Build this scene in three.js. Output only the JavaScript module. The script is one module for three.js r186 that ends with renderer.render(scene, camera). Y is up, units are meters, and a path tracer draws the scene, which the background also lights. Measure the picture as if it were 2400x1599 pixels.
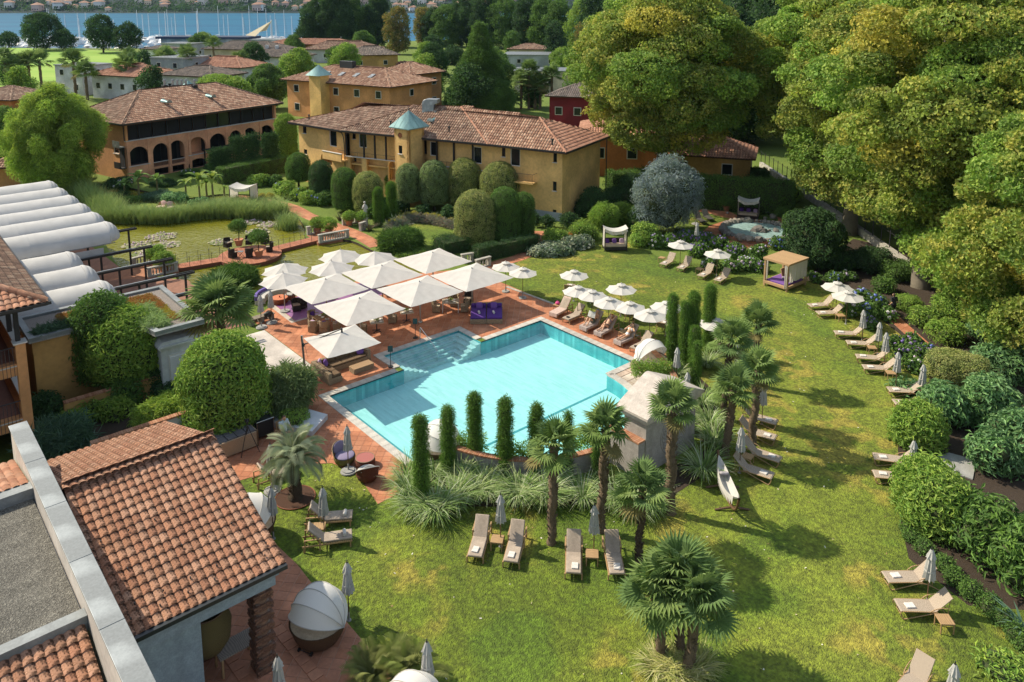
import*as THREE from 'three';
import{mergeGeometries,toCreasedNormals}from 'three/addons/utils/BufferGeometryUtils.js';
import{RoundedBoxGeometry}from 'three/addons/geometries/RoundedBoxGeometry.js';
import{MarchingCubes}from 'three/addons/objects/MarchingCubes.js';
// ---------- camera, sky, sun, exposure ----------
const scene=new THREE.Scene();
const EYE=22,FOCAL=1860,PITCH=0.16463,PRINCIPAL=304;
const camera=new THREE.PerspectiveCamera(2*Math.atan(1295 / FOCAL)*180 / Math.PI,2400 / 2590,0.5,9000);
camera.position.set(0,EYE,0);
camera.rotation.x=-PITCH;
camera.setViewOffset(2400,2590,0,991,2400,1599);
camera.updateProjectionMatrix();
const renderer=new THREE.WebGLRenderer({antialias:true});
renderer.toneMapping=THREE.LinearToneMapping;
renderer.toneMappingExposure=1.36;
renderer.shadowMap.enabled=true;
renderer.shadowMap.type=THREE.PCFSoftShadowMap;
const SUN=new THREE.Vector3(-0.683,0.682,-0.262).normalize();
{
const w=512,h=256,d=new Float32Array(w*h*4),v=new THREE.Vector3();
for (let j=0;j<h;j++) for (let i=0;i<w;i++){
const th=(j + 0.5) / h*Math.PI - Math.PI / 2,ph=(i + 0.5) / w*2*Math.PI - Math.PI,k=(j*w + i)*4;
v.set(Math.cos(th)*Math.cos(ph),Math.sin(th),Math.cos(th)*Math.sin(ph));
const up=Math.max(0,v.y),t=Math.pow(1 - up,3),c=Math.max(0,v.dot(SUN)),glow=0.5*Math.pow(c,6) + 1.4*Math.pow(c,60);
d[k]=0.25 + 0.38*t + glow;d[k + 1]=0.33 + 0.31*t + glow*0.92;d[k + 2]=0.45 + 0.18*t + glow*0.78;d[k + 3]=1;
}
const t=new THREE.DataTexture(d,w,h,THREE.RGBAFormat,THREE.FloatType);t.mapping=THREE.EquirectangularReflectionMapping;t.magFilter=t.minFilter=THREE.LinearFilter;t.needsUpdate=true;
scene.background=t;scene.environment=t;
}
const sun=new THREE.DirectionalLight(new THREE.Color(1,0.885,0.69),5);
sun.position.copy(SUN).multiplyScalar(150).add(new THREE.Vector3(0,0,-50));
sun.target.position.set(0,0,-50);scene.add(sun.target);
sun.castShadow=true;sun.shadow.mapSize.set(4096,4096);
Object.assign(sun.shadow.camera,{left:-110,right:110,top:110,bottom:-110,near:1,far:420});
scene.add(sun);
// ---------- helpers ----------
const{PI,sin,cos,sqrt,abs,min,max,floor,atan2,hypot}=Math;
let seed=7;
const rnd=()=>{seed=(seed + 0x6D2B79F5) | 0;let t=Math.imul(seed ^ seed>>>15,1 | seed);t=t + Math.imul(t ^ t>>>7,61 | t) ^ t;return ((t ^ t>>>14)>>>0) / 4294967296;};
const rr=(a,b)=>a + (b - a)*rnd();
const pick=(a)=>a[floor(rnd()*a.length)];
const V=(x,y,z)=>new THREE.Vector3(x,y,z);
const C=(r,g,b)=>new THREE.Color().setRGB(r,g,b);
const cP=cos(PITCH),sP=sin(PITCH);
function ray(px,py){const x=(px - 1200) / FOCAL,y=-(py - PRINCIPAL) / FOCAL;return V(x,y*cP - sP,-y*sP - cP);}
function at(px,py,h=0){const d=ray(px,py),s=(h - EYE) / d.y;return V(d.x*s,h,d.z*s);}
const tall=(g,py)=>{const d=ray(1200,py);return EYE + d.y*g.z / d.z;};
const wide=(g,px,h=0)=>px / FOCAL*(-g.z*cP + (EYE - h)*sP);
const AZ=atan2(0.65359,0.75685);
const pf=(u,v,h=0)=>V(-10.27 + 0.75685*u + 0.65359*v,h,-41.32 - 0.65359*u + 0.75685*v);
const frame=(p,ang)=>(x,z,h=0)=>V(p.x + cos(ang)*x + sin(ang)*z,h,p.z - sin(ang)*x + cos(ang)*z);
const names={};
function numbered(n){names[n]=(names[n]??-1) + 1;return names[n]?`${n}_${String(names[n]).padStart(3, '0')}`:n;}
function tag(o,label,category,group){o.userData.label=label;o.userData.category=category;if (group) o.userData.group=group;return o;}
function thing(name,label,category,p=V(0,0,0),turn=0,group){
const o=new THREE.Group();o.name=numbered(name);o.position.copy(p);o.rotation.y=turn;scene.add(o);
return tag(o,label,category,group);
}
function plain(g){
const h=g.index?g.toNonIndexed():g;
for (const k of Object.keys(h.attributes)) if (!['position','normal','uv'].includes(k)) h.deleteAttribute(k);
if (!h.attributes.normal) h.computeVertexNormals();
if (!h.attributes.uv) h.setAttribute('uv',new THREE.BufferAttribute(new Float32Array(h.attributes.position.count*2),2));
h.morphAttributes={};
return h;
}
function metreUV(g){
const p=g.attributes.position,u=g.attributes.uv,a=V(),b=V(),c=V(),n=V();
for (let i=0;i<p.count;i +=3){
a.fromBufferAttribute(p,i);b.fromBufferAttribute(p,i + 1);c.fromBufferAttribute(p,i + 2);
n.copy(b).sub(a).cross(c.clone().sub(a));
const x=abs(n.x),y=abs(n.y),z=abs(n.z);
[a,b,c].forEach((q,k)=>y>=x&&y>=z?u.setXY(i + k,q.x,q.z):x>z?u.setXY(i + k,q.z,q.y):u.setXY(i + k,q.x,q.y));
}
return g;
}
const geo=(list,keepUV)=>{list=(Array.isArray(list)?list.flat(3):[list]).map(plain);const g=list.length>1?mergeGeometries(list):list[0];return keepUV?g:metreUV(g);};
function mesh(name,list,m,parent,opt={}){
const g=list.isBufferGeometry&&opt.asis?list:geo(list,opt.uv);
const o=new THREE.Mesh(g,m);o.name=name;o.castShadow=o.receiveShadow=true;
if (opt.at) o.position.copy(opt.at);if (opt.turn) o.rotation.y=opt.turn;
if (opt.label) o.userData.label=opt.label;if (opt.kind) o.userData.kind=opt.kind;
parent.add(o);return o;
}
const share=(name,g,m,parent,x=0,y=0,z=0,ry=0,s)=>{const o=new THREE.Mesh(g,m);o.name=name;o.castShadow=o.receiveShadow=true;o.position.set(x,y,z);o.rotation.y=ry;if (s) o.scale.setScalar(s);parent.add(o);return o;};
const struct=(name,list,m,opt={})=>{const o=mesh(numbered(name),list,m,scene,opt);o.userData.kind='structure';return o;};
function copy(o,p,turn,label,group){const c=o.clone();c.name=numbered(o.name.replace(/_\d{3}$/,''));c.userData={...o.userData};if (label) c.userData.label=label;if (group) c.userData.group=group;c.position.copy(p);c.rotation.set(0,turn,0);scene.add(c);return c;}
const move=(g,x,y,z,ry=0,rx=0,rz=0)=>{if (rx) g.rotateX(rx);if (rz) g.rotateZ(rz);if (ry) g.rotateY(ry);return g.translate(x,y,z);};
const box=(w,h,d,x=0,y=0,z=0,ry=0,rx=0,rz=0)=>move(new THREE.BoxGeometry(w,h,d),x,y,z,ry,rx,rz);
const bax=(x0,x1,y0,y1,z0,z1)=>box(x1 - x0,y1 - y0,z1 - z0,(x0 + x1) / 2,(y0 + y1) / 2,(z0 + z1) / 2);
const rbox=(w,h,d,x=0,y=0,z=0,r=0.03,ry=0,rx=0,rz=0,seg=2)=>move(new RoundedBoxGeometry(w,h,d,seg,min(r,w / 2.01,h / 2.01,d / 2.01)),x,y,z,ry,rx,rz);
const cyl=(r0,r1,h,x=0,y=0,z=0,seg=12,open=false)=>move(new THREE.CylinderGeometry(r1,r0,h,seg,1,open),x,y + h / 2,z);
const ball=(r,x=0,y=0,z=0,a=10,b=8)=>move(new THREE.SphereGeometry(r,a,b),x,y,z);
const lathe=(pts,seg=16,x=0,y=0,z=0)=>move(new THREE.LatheGeometry(pts.map(([a,b])=>new THREE.Vector2(a,b)),seg),x,y,z);
const v3=(p)=>p.isVector3?p:V(...p);
const bar=(a,b,r,seg=6)=>{a=v3(a);b=v3(b);const g=new THREE.CylinderGeometry(r,r,a.distanceTo(b),seg);g.applyQuaternion(new THREE.Quaternion().setFromUnitVectors(V(0,1,0),b.clone().sub(a).normalize()));const c=a.clone().add(b).multiplyScalar(0.5);return g.translate(c.x,c.y,c.z);};
const beam=(a,b,w,h)=>{
a=v3(a);b=v3(b);const d=b.clone().sub(a),g=new THREE.BoxGeometry(w,h,d.length());
const m=new THREE.Matrix4(),z=d.clone().normalize(),x=V(0,1,0).cross(z);if (x.length()<1e-4) x.set(1,0,0);x.normalize();
m.makeBasis(x,z.clone().cross(x),z);g.applyMatrix4(m);const c=a.clone().add(b).multiplyScalar(0.5);return g.translate(c.x,c.y,c.z);
};
const pipe=(pts,r,n=20,seg=6,closed=false)=>new THREE.TubeGeometry(new THREE.CatmullRomCurve3(pts.map(v3),closed),n,r,seg,closed);
function taper(pts,radii,seg=8,rough=0){
const pos=[],idx=[],P=pts.map(v3),a=rr(0,6);
P.forEach((p,i)=>{
const d=(P[i + 1]??p).clone().sub(P[i - 1]??p).normalize(),s=V(d.y,-d.x,0.3).cross(d).normalize(),t=d.clone().cross(s);
for (let k=0;k<=seg;k++){const w=a + (k % seg) / seg*2*PI,r=radii[i]*(1 + rough*sin(w*5 + i*2.4));pos.push(p.x + (s.x*cos(w) + t.x*sin(w))*r,p.y + (s.y*cos(w) + t.y*sin(w))*r,p.z + (s.z*cos(w) + t.z*sin(w))*r);}
});
for (let i=0;i<P.length - 1;i++) for (let k=0;k<seg;k++){const q=i*(seg + 1) + k,w=q + seg + 1;idx.push(q,q + 1,w,q + 1,w + 1,w);}
const g=new THREE.BufferGeometry();g.setAttribute('position',new THREE.Float32BufferAttribute(pos,3));g.setIndex(idx);g.computeVertexNormals();return g;
}
const shapeOf=(pts)=>new THREE.Shape(pts.map(([x,y])=>new THREE.Vector2(x,y)));
const holeOf=(pts)=>new THREE.Path(pts.map(([x,y])=>new THREE.Vector2(x,y)));
const extrude=(s,depth,bevel=0,curve=10)=>new THREE.ExtrudeGeometry(s,{depth,bevelEnabled:bevel>0,bevelSize:bevel,bevelThickness:bevel,bevelSegments:1,curveSegments:curve});
const slab=(pts,y0,y1,holes=[])=>{const s=shapeOf(pts.map(([x,z])=>[x,-z]));for (const h of holes) s.holes.push(holeOf(h.map(([x,z])=>[x,-z])));return move(extrude(s,y1 - y0).rotateX(-PI / 2),0,y0,0);};
const sheet=(pts,y,holes=[])=>{const s=shapeOf(pts.map(([x,z])=>[x,-z]));for (const h of holes) s.holes.push(holeOf(h.map(([x,z])=>[x,-z])));return move(new THREE.ShapeGeometry(s).rotateX(-PI / 2),0,y,0);};
const xz=(v)=>[v.x,v.z];
function smooth(pts,n=40,closed=true){return new THREE.CatmullRomCurve3(pts.map(([x,z])=>V(x,0,z)),closed,'catmullrom',0.5).getPoints(n).slice(0,closed?-1:undefined).map(xz);}
const inside=(pts,x,z)=>{let c=false;for (let i=0,j=pts.length - 1;i<pts.length;j=i++){const [a,b]=pts[i],[d,e]=pts[j];if ((b>z)!==(e>z)&&x<(d - a)*(z - b) / (e - b) + a) c=!c;}return c;};
const ringWall=(pts,y0,y1)=>{const g=[];pts.forEach(([x,z],i)=>{const [a,b]=pts[(i + 1) % pts.length];const q=new THREE.BufferGeometry();q.setAttribute('position',new THREE.Float32BufferAttribute([x,y0,z,a,y0,b,a,y1,b,x,y0,z,a,y1,b,x,y1,z],3));q.computeVertexNormals();g.push(q);});return g;};
const ordinal=['first','second','third','fourth','fifth','sixth','seventh','eighth','ninth','tenth','eleventh','twelfth','thirteenth','fourteenth','fifteenth','sixteenth','seventeenth','eighteenth','nineteenth','twentieth'];
// ---------- textures: periodic noise ----------
const hash=(x,y,s)=>{let h=Math.imul(x,374761393) + Math.imul(y,668265263) + Math.imul(s,1274126177);h=Math.imul(h ^ h>>>13,1274126177);return ((h ^ h>>>16)>>>0) / 4294967296;};
function noise(u,v,per,s){const x=u*per,y=v*per,i=floor(x),j=floor(y),f=x - i,g=y - j,a=f*f*(3 - 2*f),b=g*g*(3 - 2*g),m=(k)=>((k % per) + per) % per;const h=(p,q)=>hash(m(p),m(q),s);return (h(i,j)*(1 - a) + h(i + 1,j)*a)*(1 - b) + (h(i,j + 1)*(1 - a) + h(i + 1,j + 1)*a)*b;}
function fbm(u,v,per,oct,s=1,gain=0.5){let t=0,w=1,n=0;for (let k=0;k<oct;k++){t +=w*noise(u,v,per<<k,s + k);n +=w;w*=gain;}return t / n;}
function texture(w,h,fn,srgb=true,rx=1,ry=1){
const d=new Uint8Array(w*h*4);
for (let j=0;j<h;j++) for (let i=0;i<w;i++){const c=fn(i / w,j / h),k=(j*w + i)*4;const q=typeof c==='number'?[c,c,c]:c;for (let e=0;e<3;e++) d[k + e]=max(0,min(255,q[e]*255));d[k + 3]=255;}
const t=new THREE.DataTexture(d,w,h);t.wrapS=t.wrapT=THREE.RepeatWrapping;t.magFilter=THREE.LinearFilter;t.minFilter=THREE.LinearMipmapLinearFilter;t.generateMipmaps=true;
if (srgb) t.colorSpace=THREE.SRGBColorSpace;t.repeat.set(rx,ry);t.needsUpdate=true;return t;
}
const scaled=(t,rx,ry=rx)=>{const c=t.clone();c.repeat.set(rx,ry);c.needsUpdate=true;return c;};
const mixc=(a,b,t)=>[0,1,2].map((i)=>a[i] + (b[i] - a[i])*t);
const sstep=(a,b,x)=>{const t=max(0,min(1,(x - a) / (b - a)));return t*t*(3 - 2*t);};
const mottle=texture(512,512,(u,v)=>0.72 + 0.28*(0.6*fbm(u,v,4,5,3) + 0.4*fbm(u,v,32,3,9))*1.35);
const stain=texture(512,512,(u,v)=>{const a=fbm(u,v,3,6,21),b=fbm(u,v,40,2,5);return 0.80 + 0.17*sstep(0.2,0.75,a) + 0.10*(b - 0.5);});
const grit=texture(512,512,(u,v)=>{const a=noise(u,v,128,4),b=noise(u,v,64,8);return 0.35 + 0.65*(0.6*a + 0.4*b);},false);
const gritC=texture(512,512,(u,v)=>0.55 + 0.45*(0.6*noise(u,v,128,4) + 0.4*noise(u,v,64,8)));
const woodC=texture(256,512,(u,v)=>{const g=fbm(u,v,1,2,2)*6 + u*14,l=abs((g % 1) - 0.5)*2;return 0.68 + 0.2*l + 0.16*fbm(u*6 % 1,v,8,3,6);});
const weave=texture(128,128,(u,v)=>{const a=floor(u*16),b=floor(v*16);return (a + b) % 2?0.95:0.62;});
const M={};
const std=(r,g,b,o={})=>new THREE.MeshStandardMaterial({color:C(r,g,b),roughness:0.85,metalness:0,side:THREE.DoubleSide,...o});
const leafy=(r,g,b,t=0.35)=>new THREE.MeshPhysicalMaterial({color:C(r,g,b),roughness:0.92,transmission:t,thickness:0,side:THREE.DoubleSide,specularIntensity:0.4});
// ---------- the ground, lawn, water ----------
const grassTex=texture(1024,1024,(u,v)=>{const a=fbm(u,v,6,5,11),b=noise(u,v,256,3)*0.6 + noise(u,v,512,5)*0.4,t=0.55*a + 0.45*b;return mixc([0.30,0.39,0.13],[0.46,0.52,0.20],t*1.3 - 0.15);});
const lawnTex=texture(2048,2048,(u,v)=>{
const big=fbm(u,v,7,5,31),patch=fbm(u,v,18,4,77),fine=0.5*noise(u,v,512,3) + 0.5*noise(u,v,1024,5),mid=fbm(u,v,90,2,8);
let c=mixc([0.36,0.43,0.11],[0.475,0.525,0.17],sstep(0.3,0.7,big));
c=mixc(c,[0.60,0.54,0.24],0.75*sstep(0.54,0.72,patch)*sstep(0.35,0.6,mid));
c=mixc(c,[0.30,0.42,0.11],0.5*sstep(0.52,0.7,1 - patch));
const k=0.62 + 0.62*fine + 0.16*(mid - 0.5);return c.map((x)=>x*k);
});
lawnTex.repeat.set(1 / 62,1 / 62);
const grassBump=texture(512,512,(u,v)=>0.5*noise(u,v,128,13) + 0.5*noise(u,v,256,15),false,1 / 5,1 / 5);
grassTex.repeat.set(1 / 26,1 / 26);
M.grass=std(1,1,1,{map:grassTex,roughness:1,bumpMap:grassBump,bumpScale:0.05});
M.lawn=std(1,1,1,{map:lawnTex,roughness:1,bumpMap:grassBump,bumpScale:0.06});
const fieldTex=texture(512,512,(u,v)=>{const a=fbm(u,v,4,6,19),s=noise(u*0.2,v,64,4);return mixc([0.44,0.60,0.20],[0.60,0.68,0.33],a*0.9 + s*0.35 - 0.15);},true,1 / 130,1 / 60);
M.field=std(1,1,1,{map:fieldTex,roughness:1});
M.soil=std(0.10,0.068,0.045,{map:gritC,bumpMap:grit,bumpScale:0.05,roughness:1});
const arcPts=[];for (let k=0;k<=26;k++){const a=0.03 + (PI - 0.06)*k / 26;arcPts.push([7.75 + 5.9*cos(a),8.3 + 5.9*sin(a)]);}
const poolUV=[[0,0],[5,0],[5,-2.4],[10.9,-2.4],[10.9,0],[16.2,0],[16.2,8.3],...arcPts,[1.4,8.3],[0,8.3]];
const poolPlan=poolUV.map(([u,v])=>xz(pf(u,v)));
const pondPlan=smooth([at(232,430),at(420,463),at(520,455),at(640,462),at(690,500),at(715,535),at(722,560),at(815,562),at(880,590),at(950,612),at(1000,640),pf(12.5,-15),pf(9.5,-15.4),pf(6.5,-15.6),pf(4.2,-16.5),pf(1.5,-18.5),at(520,700),at(420,690),at(405,640),at(300,640),at(250,580),at(215,500)].map(xz),90);
const shore=[[-900,-346],[-420,-348],[-250,-352],[-150,-352],[-95,-365],[-40,-425],[60,-470],[160,-640],[420,-900],[900,-1100]];
struct('ground',sheet([[-900,90],...shore,[900,90]],0,[poolPlan,pondPlan]),M.grass);
const lakeTex=texture(512,512,(u,v)=>0.5*fbm(u,v*3 % 1,24,4,61) + 0.5*fbm(u,v,6,3,3),false,1 / 300,1 / 90);
M.lake=std(0.006,0.15,0.27,{roughness:0.4,bumpMap:lakeTex,bumpScale:0.5,map:texture(512,512,(u,v)=>{const t=fbm(u*0.3,v,20,4,12);return mixc([0.80,0.82,0.9],[1,1,1],sstep(0.35,0.65,t));},true,1 / 900,1 / 200)});
struct('lake',sheet([[-1600,-320],[900,-320],[1900,-1500],[-1900,-1500]],-1.5),M.lake);
struct('lakebed_bank',ringWall([...shore],-3,-0.002).slice(0,-1),M.soil);
struct('meadow',sheet(smooth([at(-60,116),at(150,115),at(330,124),at(372,130),at(348,160),at(300,176),at(120,190),at(-80,200)].map(xz),60),0.006),M.field);
const LAWN=[pf(18.9,-7.6),pf(18.9,9.5),pf(17.6,11),pf(14,12.5),pf(12,14.5),pf(8,16.5),pf(3,12.5),pf(0.9,9.3),pf(-1.74,10.05),pf(-2.95,10.1),pf(-2.5,7.5),pf(-2.97,5.98),pf(-4.4,4.9),pf(-6.15,4.58),pf(-7.6,4.3),pf(-9,6)].map(xz);
const lawnPlan=[...LAWN,[-9.67,-29.18],[-8.41,-27.93],[-7.69,-27.04],[-5.99,-25.16],[-4.69,-23.66],[-3.4,-22.2],[-2.5,-19],[24,-19],[24,-25],...[at(2270,1420),at(2130,1310),at(2105,1190),at(2105,1000),at(2180,890),at(2130,800),at(1990,690),at(1880,655),at(1700,625),at(1560,610),at(1480,570),at(1400,560),at(1330,580),at(1215,612)].map(xz)];
struct('lawn',sheet(lawnPlan,0.012),M.lawn,{uv:false});
{
const n=420,g=geo([box(0.09,0.004,0.05)]),o=new THREE.InstancedMesh(g,std(1,1,1),n),m=new THREE.Matrix4(),q=new THREE.Quaternion(),e=new THREE.Euler();
for (let i=0;i<n;){const x=rr(-12,26),z=rr(-66,-20);if (!inside(lawnPlan,x,z)) continue;e.set(rr(-0.4,0.4),rr(0,6),rr(-0.4,0.4));m.compose(V(x,0.03,z),q.setFromEuler(e),V(rr(0.4,1),1,rr(0.4,1.2)));o.setMatrixAt(i,m);o.setColorAt(i,pick([C(0.55,0.47,0.3),C(0.35,0.24,0.1),C(0.62,0.6,0.5),C(0.3,0.3,0.08)]));i++;}
o.name='leaf_litter';o.userData.kind='stuff';tag(o,'small dry leaves scattered over the lawn','leaf litter');scene.add(o);
}
// ---------- paving: every tile is cut to the outline of its floor ----------
function clip(poly,tri){
let out=poly;
for (let i=0;i<3&&out.length;i++){
const [a,b]=tri[i],[c,d]=tri[(i + 1) % 3],side=([x,y])=>(c - a)*(y - b) - (d - b)*(x - a),inp=out;out=[];
inp.forEach((p,k)=>{const q=inp[(k + 1) % inp.length],s=side(p),t=side(q);if (s>=0) out.push(p);if ((s>0&&t<0)||(s<0&&t>0)){const f=s / (s - t);out.push([p[0] + (q[0] - p[0])*f,p[1] + (q[1] - p[1])*f]);}});
}
return out;
}
function tileGeo(poly,y0,y1){
const pos=[],c=poly.length;
for (let i=1;i<c - 1;i++) for (const k of [0,i,i + 1]) pos.push(poly[k][0],y1,poly[k][1]);
poly.forEach(([x,z],i)=>{const [a,b]=poly[(i + 1) % c];pos.push(x,y0,z,a,y0,b,a,y1,b,x,y0,z,a,y1,b,x,y1,z);});
const g=new THREE.BufferGeometry();g.setAttribute('position',new THREE.Float32BufferAttribute(pos,3));g.computeVertexNormals();return g;
}
function paving(parent,plan,holes,{w,d,turn,gap,y0,y1,mats,name='tile',limit=300,bond=0,origin=[0,0]}){
const ctr=plan.map(([x,z])=>new THREE.Vector2(x,z)),hl=holes.map((h)=>h.map(([x,z])=>new THREE.Vector2(x,z)));
if (THREE.ShapeUtils.isClockWise(ctr)) ctr.reverse();
hl.forEach((h)=>{if (!THREE.ShapeUtils.isClockWise(h)) h.reverse();});
const all=[...ctr,...hl.flat()],tris=THREE.ShapeUtils.triangulateShape(ctr,hl).map((t)=>t.map((i)=>[all[i].x,all[i].y])).map((t)=>((t[1][0] - t[0][0])*(t[2][1] - t[0][1]) - (t[1][1] - t[0][1])*(t[2][0] - t[0][0])<0?t.reverse():t));
const ca=cos(turn),sa=sin(turn),loc=([x,z])=>[(x - origin[0])*ca - (z - origin[1])*sa,(x - origin[0])*sa + (z - origin[1])*ca],wor=([a,b])=>[origin[0] + a*ca + b*sa,origin[1] - a*sa + b*ca];
const L=plan.map(loc),x0=min(...L.map((p)=>p[0])),x1=max(...L.map((p)=>p[0])),z0=min(...L.map((p)=>p[1])),z1=max(...L.map((p)=>p[1]));
const tiles=[];
for (let j=floor(z0 / d);j*d<z1;j++) for (let i=floor(x0 / w) - 1;i*w<x1;i++){
const a=i*w + (bond&&j % 2?bond*w:0),b=j*d,g=gap / 2,quad=[[a + g,b + g],[a + w - g,b + g],[a + w - g,b + d - g],[a + g,b + d - g]].map(wor);
const area=quad.reduce((s,p,k)=>s + p[0]*quad[(k + 1) % 4][1] - quad[(k + 1) % 4][0]*p[1],0);if (area<0) quad.reverse();
const cx=quad.reduce((s,p)=>s + p[0],0) / 4,cz=quad.reduce((s,p)=>s + p[1],0) / 4,r=hypot(w,d);
const whole=quad.every((p)=>inside(plan,...p))&&inside(plan,cx,cz)&&!holes.some((h)=>quad.some((p)=>inside(h,...p))||h.some((p)=>hypot(p[0] - cx,p[1] - cz)<r*0.5));
if (whole) tiles.push({list:[quad],cx,cz});
else{const list=tris.filter((t)=>min(t[0][0],t[1][0],t[2][0])<cx + r&&max(t[0][0],t[1][0],t[2][0])>cx - r&&min(t[0][1],t[1][1],t[2][1])<cz + r&&max(t[0][1],t[1][1],t[2][1])>cz - r).map((t)=>clip(quad,t)).filter((p)=>p.length>2);if (list.length) tiles.push({list,cx,cz});}
}
tiles.sort((p,q)=>hypot(p.cx,p.cz) - hypot(q.cx,q.cz));
const rest=mats.map(()=>[]);
tiles.forEach((t,k)=>{const c=floor(rnd()*mats.length),g=t.list.map((p)=>tileGeo(p,y0,y1));if (k<limit) mesh(name,g,mats[c],parent);else rest[c].push(...g);});
const left=rest.map((g,c)=>[g,c]).filter(([g])=>g.length);
for (const [g,c] of left) mesh(`far_${name}s`,g,mats[c],parent,{kind:'stuff'});
}
const terra=(r,g,b)=>std(r,g,b,{map:stain,roughness:0.8});
stain.repeat.set(1 / 3,1 / 3);
M.tiles=[terra(0.56,0.215,0.105),terra(0.60,0.245,0.125),terra(0.52,0.195,0.095),terra(0.63,0.27,0.145),terra(0.57,0.225,0.115)];
M.grout=std(0.58,0.40,0.30,{map:mottle});
M.clayBase=std(0.40,0.17,0.09,{map:mottle});
const TERR=[pf(18.9,9.2),pf(18.9,-7.6),pf(18.2,-12),pf(14,-14),pf(12.5,-14.8),pf(9.5,-15.2),pf(6.5,-15.4),pf(3.6,-15),pf(1.1,-13),pf(1.1,-4),pf(-0.2,-4),pf(-3.2,-2.6),pf(-6,0),pf(-8.2,2.2),pf(-7.6,4.3),pf(-6.15,4.58),pf(-4.4,4.9),pf(-2.97,5.98),pf(-2.5,7.5),pf(-2.95,10.1),pf(-1.74,10.05),pf(0.3,9.4),pf(1.5,10.2),pf(-0.42,8.4),pf(-0.42,-0.45),pf(4.55,-0.45),pf(4.55,-2.85),pf(11.35,-2.85),pf(11.35,-0.45),pf(16.65,-0.45),pf(16.65,8.6),pf(17.2,10.6)].map(xz);
const terrace=struct('terrace',slab(TERR,-0.2,0.018),M.grout);
paving(terrace,TERR,[],{w:0.42,d:0.42,turn:AZ - PI / 4,gap:0.016,y0:0.018,y1:0.03,mats:M.tiles});
const PATIO=[[-15,-34],[-9.67,-29.18],[-8.41,-27.93],[-7.69,-27.04],[-5.99,-25.16],[-4.69,-23.66],[-3.4,-22.2],[-2.5,-19],[-15,-19]];
const patio=struct('lower_patio',slab(PATIO,-0.2,0.018),M.grout);
M.patioTiles=[terra(0.60,0.26,0.15),terra(0.64,0.29,0.17),terra(0.56,0.235,0.13),terra(0.62,0.275,0.165)];
paving(patio,PATIO,[],{w:0.45,d:0.45,turn:-0.13,gap:0.018,y0:0.018,y1:0.03,mats:M.patioTiles});
{// a course of square edging tiles crosses the patio
const a=V(-11.2,0,-27.9),b=V(-4.9,0,-21.1),d=b.clone().sub(a),n=22;
for (const off of [0,-1.75]) for (let k=0;k<n;k++){const p=a.clone().addScaledVector(d,(k + 0.5) / n);mesh('edging_tile',rbox(0.4,0.03,0.4,0,0,0,0.008,0,0,0,1),pick(M.patioTiles),patio,{at:V(p.x + off*0.73,0.042,p.z - off*0.68),turn:atan2(-d.z,d.x)});}
}
// ---------- swimming pool ----------
const poolFloorTex=texture(1024,1024,(u,v)=>{const i=floor(u*64),s=hash(i,3,9),j=floor((v + s)*9),t=hash(i,j % 9,4),e=fbm(u,v,8,4,3);return mixc([0.80,0.89,0.885],[0.93,0.965,0.96],0.55*t + 0.45*e).map((c)=>c*(0.97 + 0.03*hash(i,j,2)));},true,1 / 8,1 / 8);
const wallTileTex=texture(512,512,(u,v)=>{const i=floor(u*26),t=hash(i,floor(v*3),7),e=fbm(u,v,6,4,13);return mixc([0.30,0.62,0.65],[0.62,0.86,0.86],0.6*t*e*2 + 0.25*e);},true,1 / 5,1 / 3);
M.poolFloor=std(0.80,0.93,0.92,{map:poolFloorTex,roughness:0.6});
M.poolWall=std(0.62,0.95,0.97,{map:wallTileTex,roughness:0.5});
M.poolStep=std(0.60,0.74,0.76,{map:mottle,roughness:0.6});
M.poolDark=std(0.012,0.02,0.03,{roughness:0.4});
M.lane=std(0.10,0.42,0.46,{map:mottle});
M.coping=[std(0.50,0.47,0.43,{map:mottle,bumpMap:grit,bumpScale:0.004}),std(0.55,0.52,0.48,{map:mottle}),std(0.46,0.44,0.41,{map:mottle}),std(0.58,0.55,0.50,{map:mottle})];
M.water=new THREE.MeshPhysicalMaterial({color:C(0.68,0.90,0.925),roughness:0.03,transmission:1,thickness:0,ior:1.33,side:THREE.DoubleSide,bumpMap:texture(512,512,(u,v)=>0.6*fbm(u,v,10,3,5) + 0.4*fbm(u,v,22,2,8),false,1 / 6,1 / 6),bumpScale:0.02});
const pool=new THREE.Group();pool.name='swimming_pool';pool.userData={kind:'structure',label:'turquoise swimming pool with grey stone coping and corner steps'};pool.position.copy(pf(0,0));pool.rotation.y=AZ;scene.add(pool);
const FLOOR=-0.92;
mesh('pool_floor',sheet(poolUV.map(([u,v])=>[u,v]),FLOOR),M.poolFloor,pool);
mesh('pool_wall',ringWall(poolUV,FLOOR,0.0),M.poolWall,pool);
mesh('lane_line',box(13.4,0.006,0.16,7.2,FLOOR + 0.006,8.42),M.lane,pool);
mesh('lane_line',box(0.16,0.006,8.2,0.9,FLOOR + 0.006,4.2),M.lane,pool);
for (const [a,b,c,d] of [[0,5,0.012,0.012],[10.9,16.2,0.012,0.012]]) mesh('overflow_slot',box(b - a,0.07,0.03,(a + b) / 2,-0.005,0.02),M.poolDark,pool);
mesh('overflow_slot',box(0.03,0.07,8.28,16.18,-0.005,4.14),M.poolDark,pool);
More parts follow.
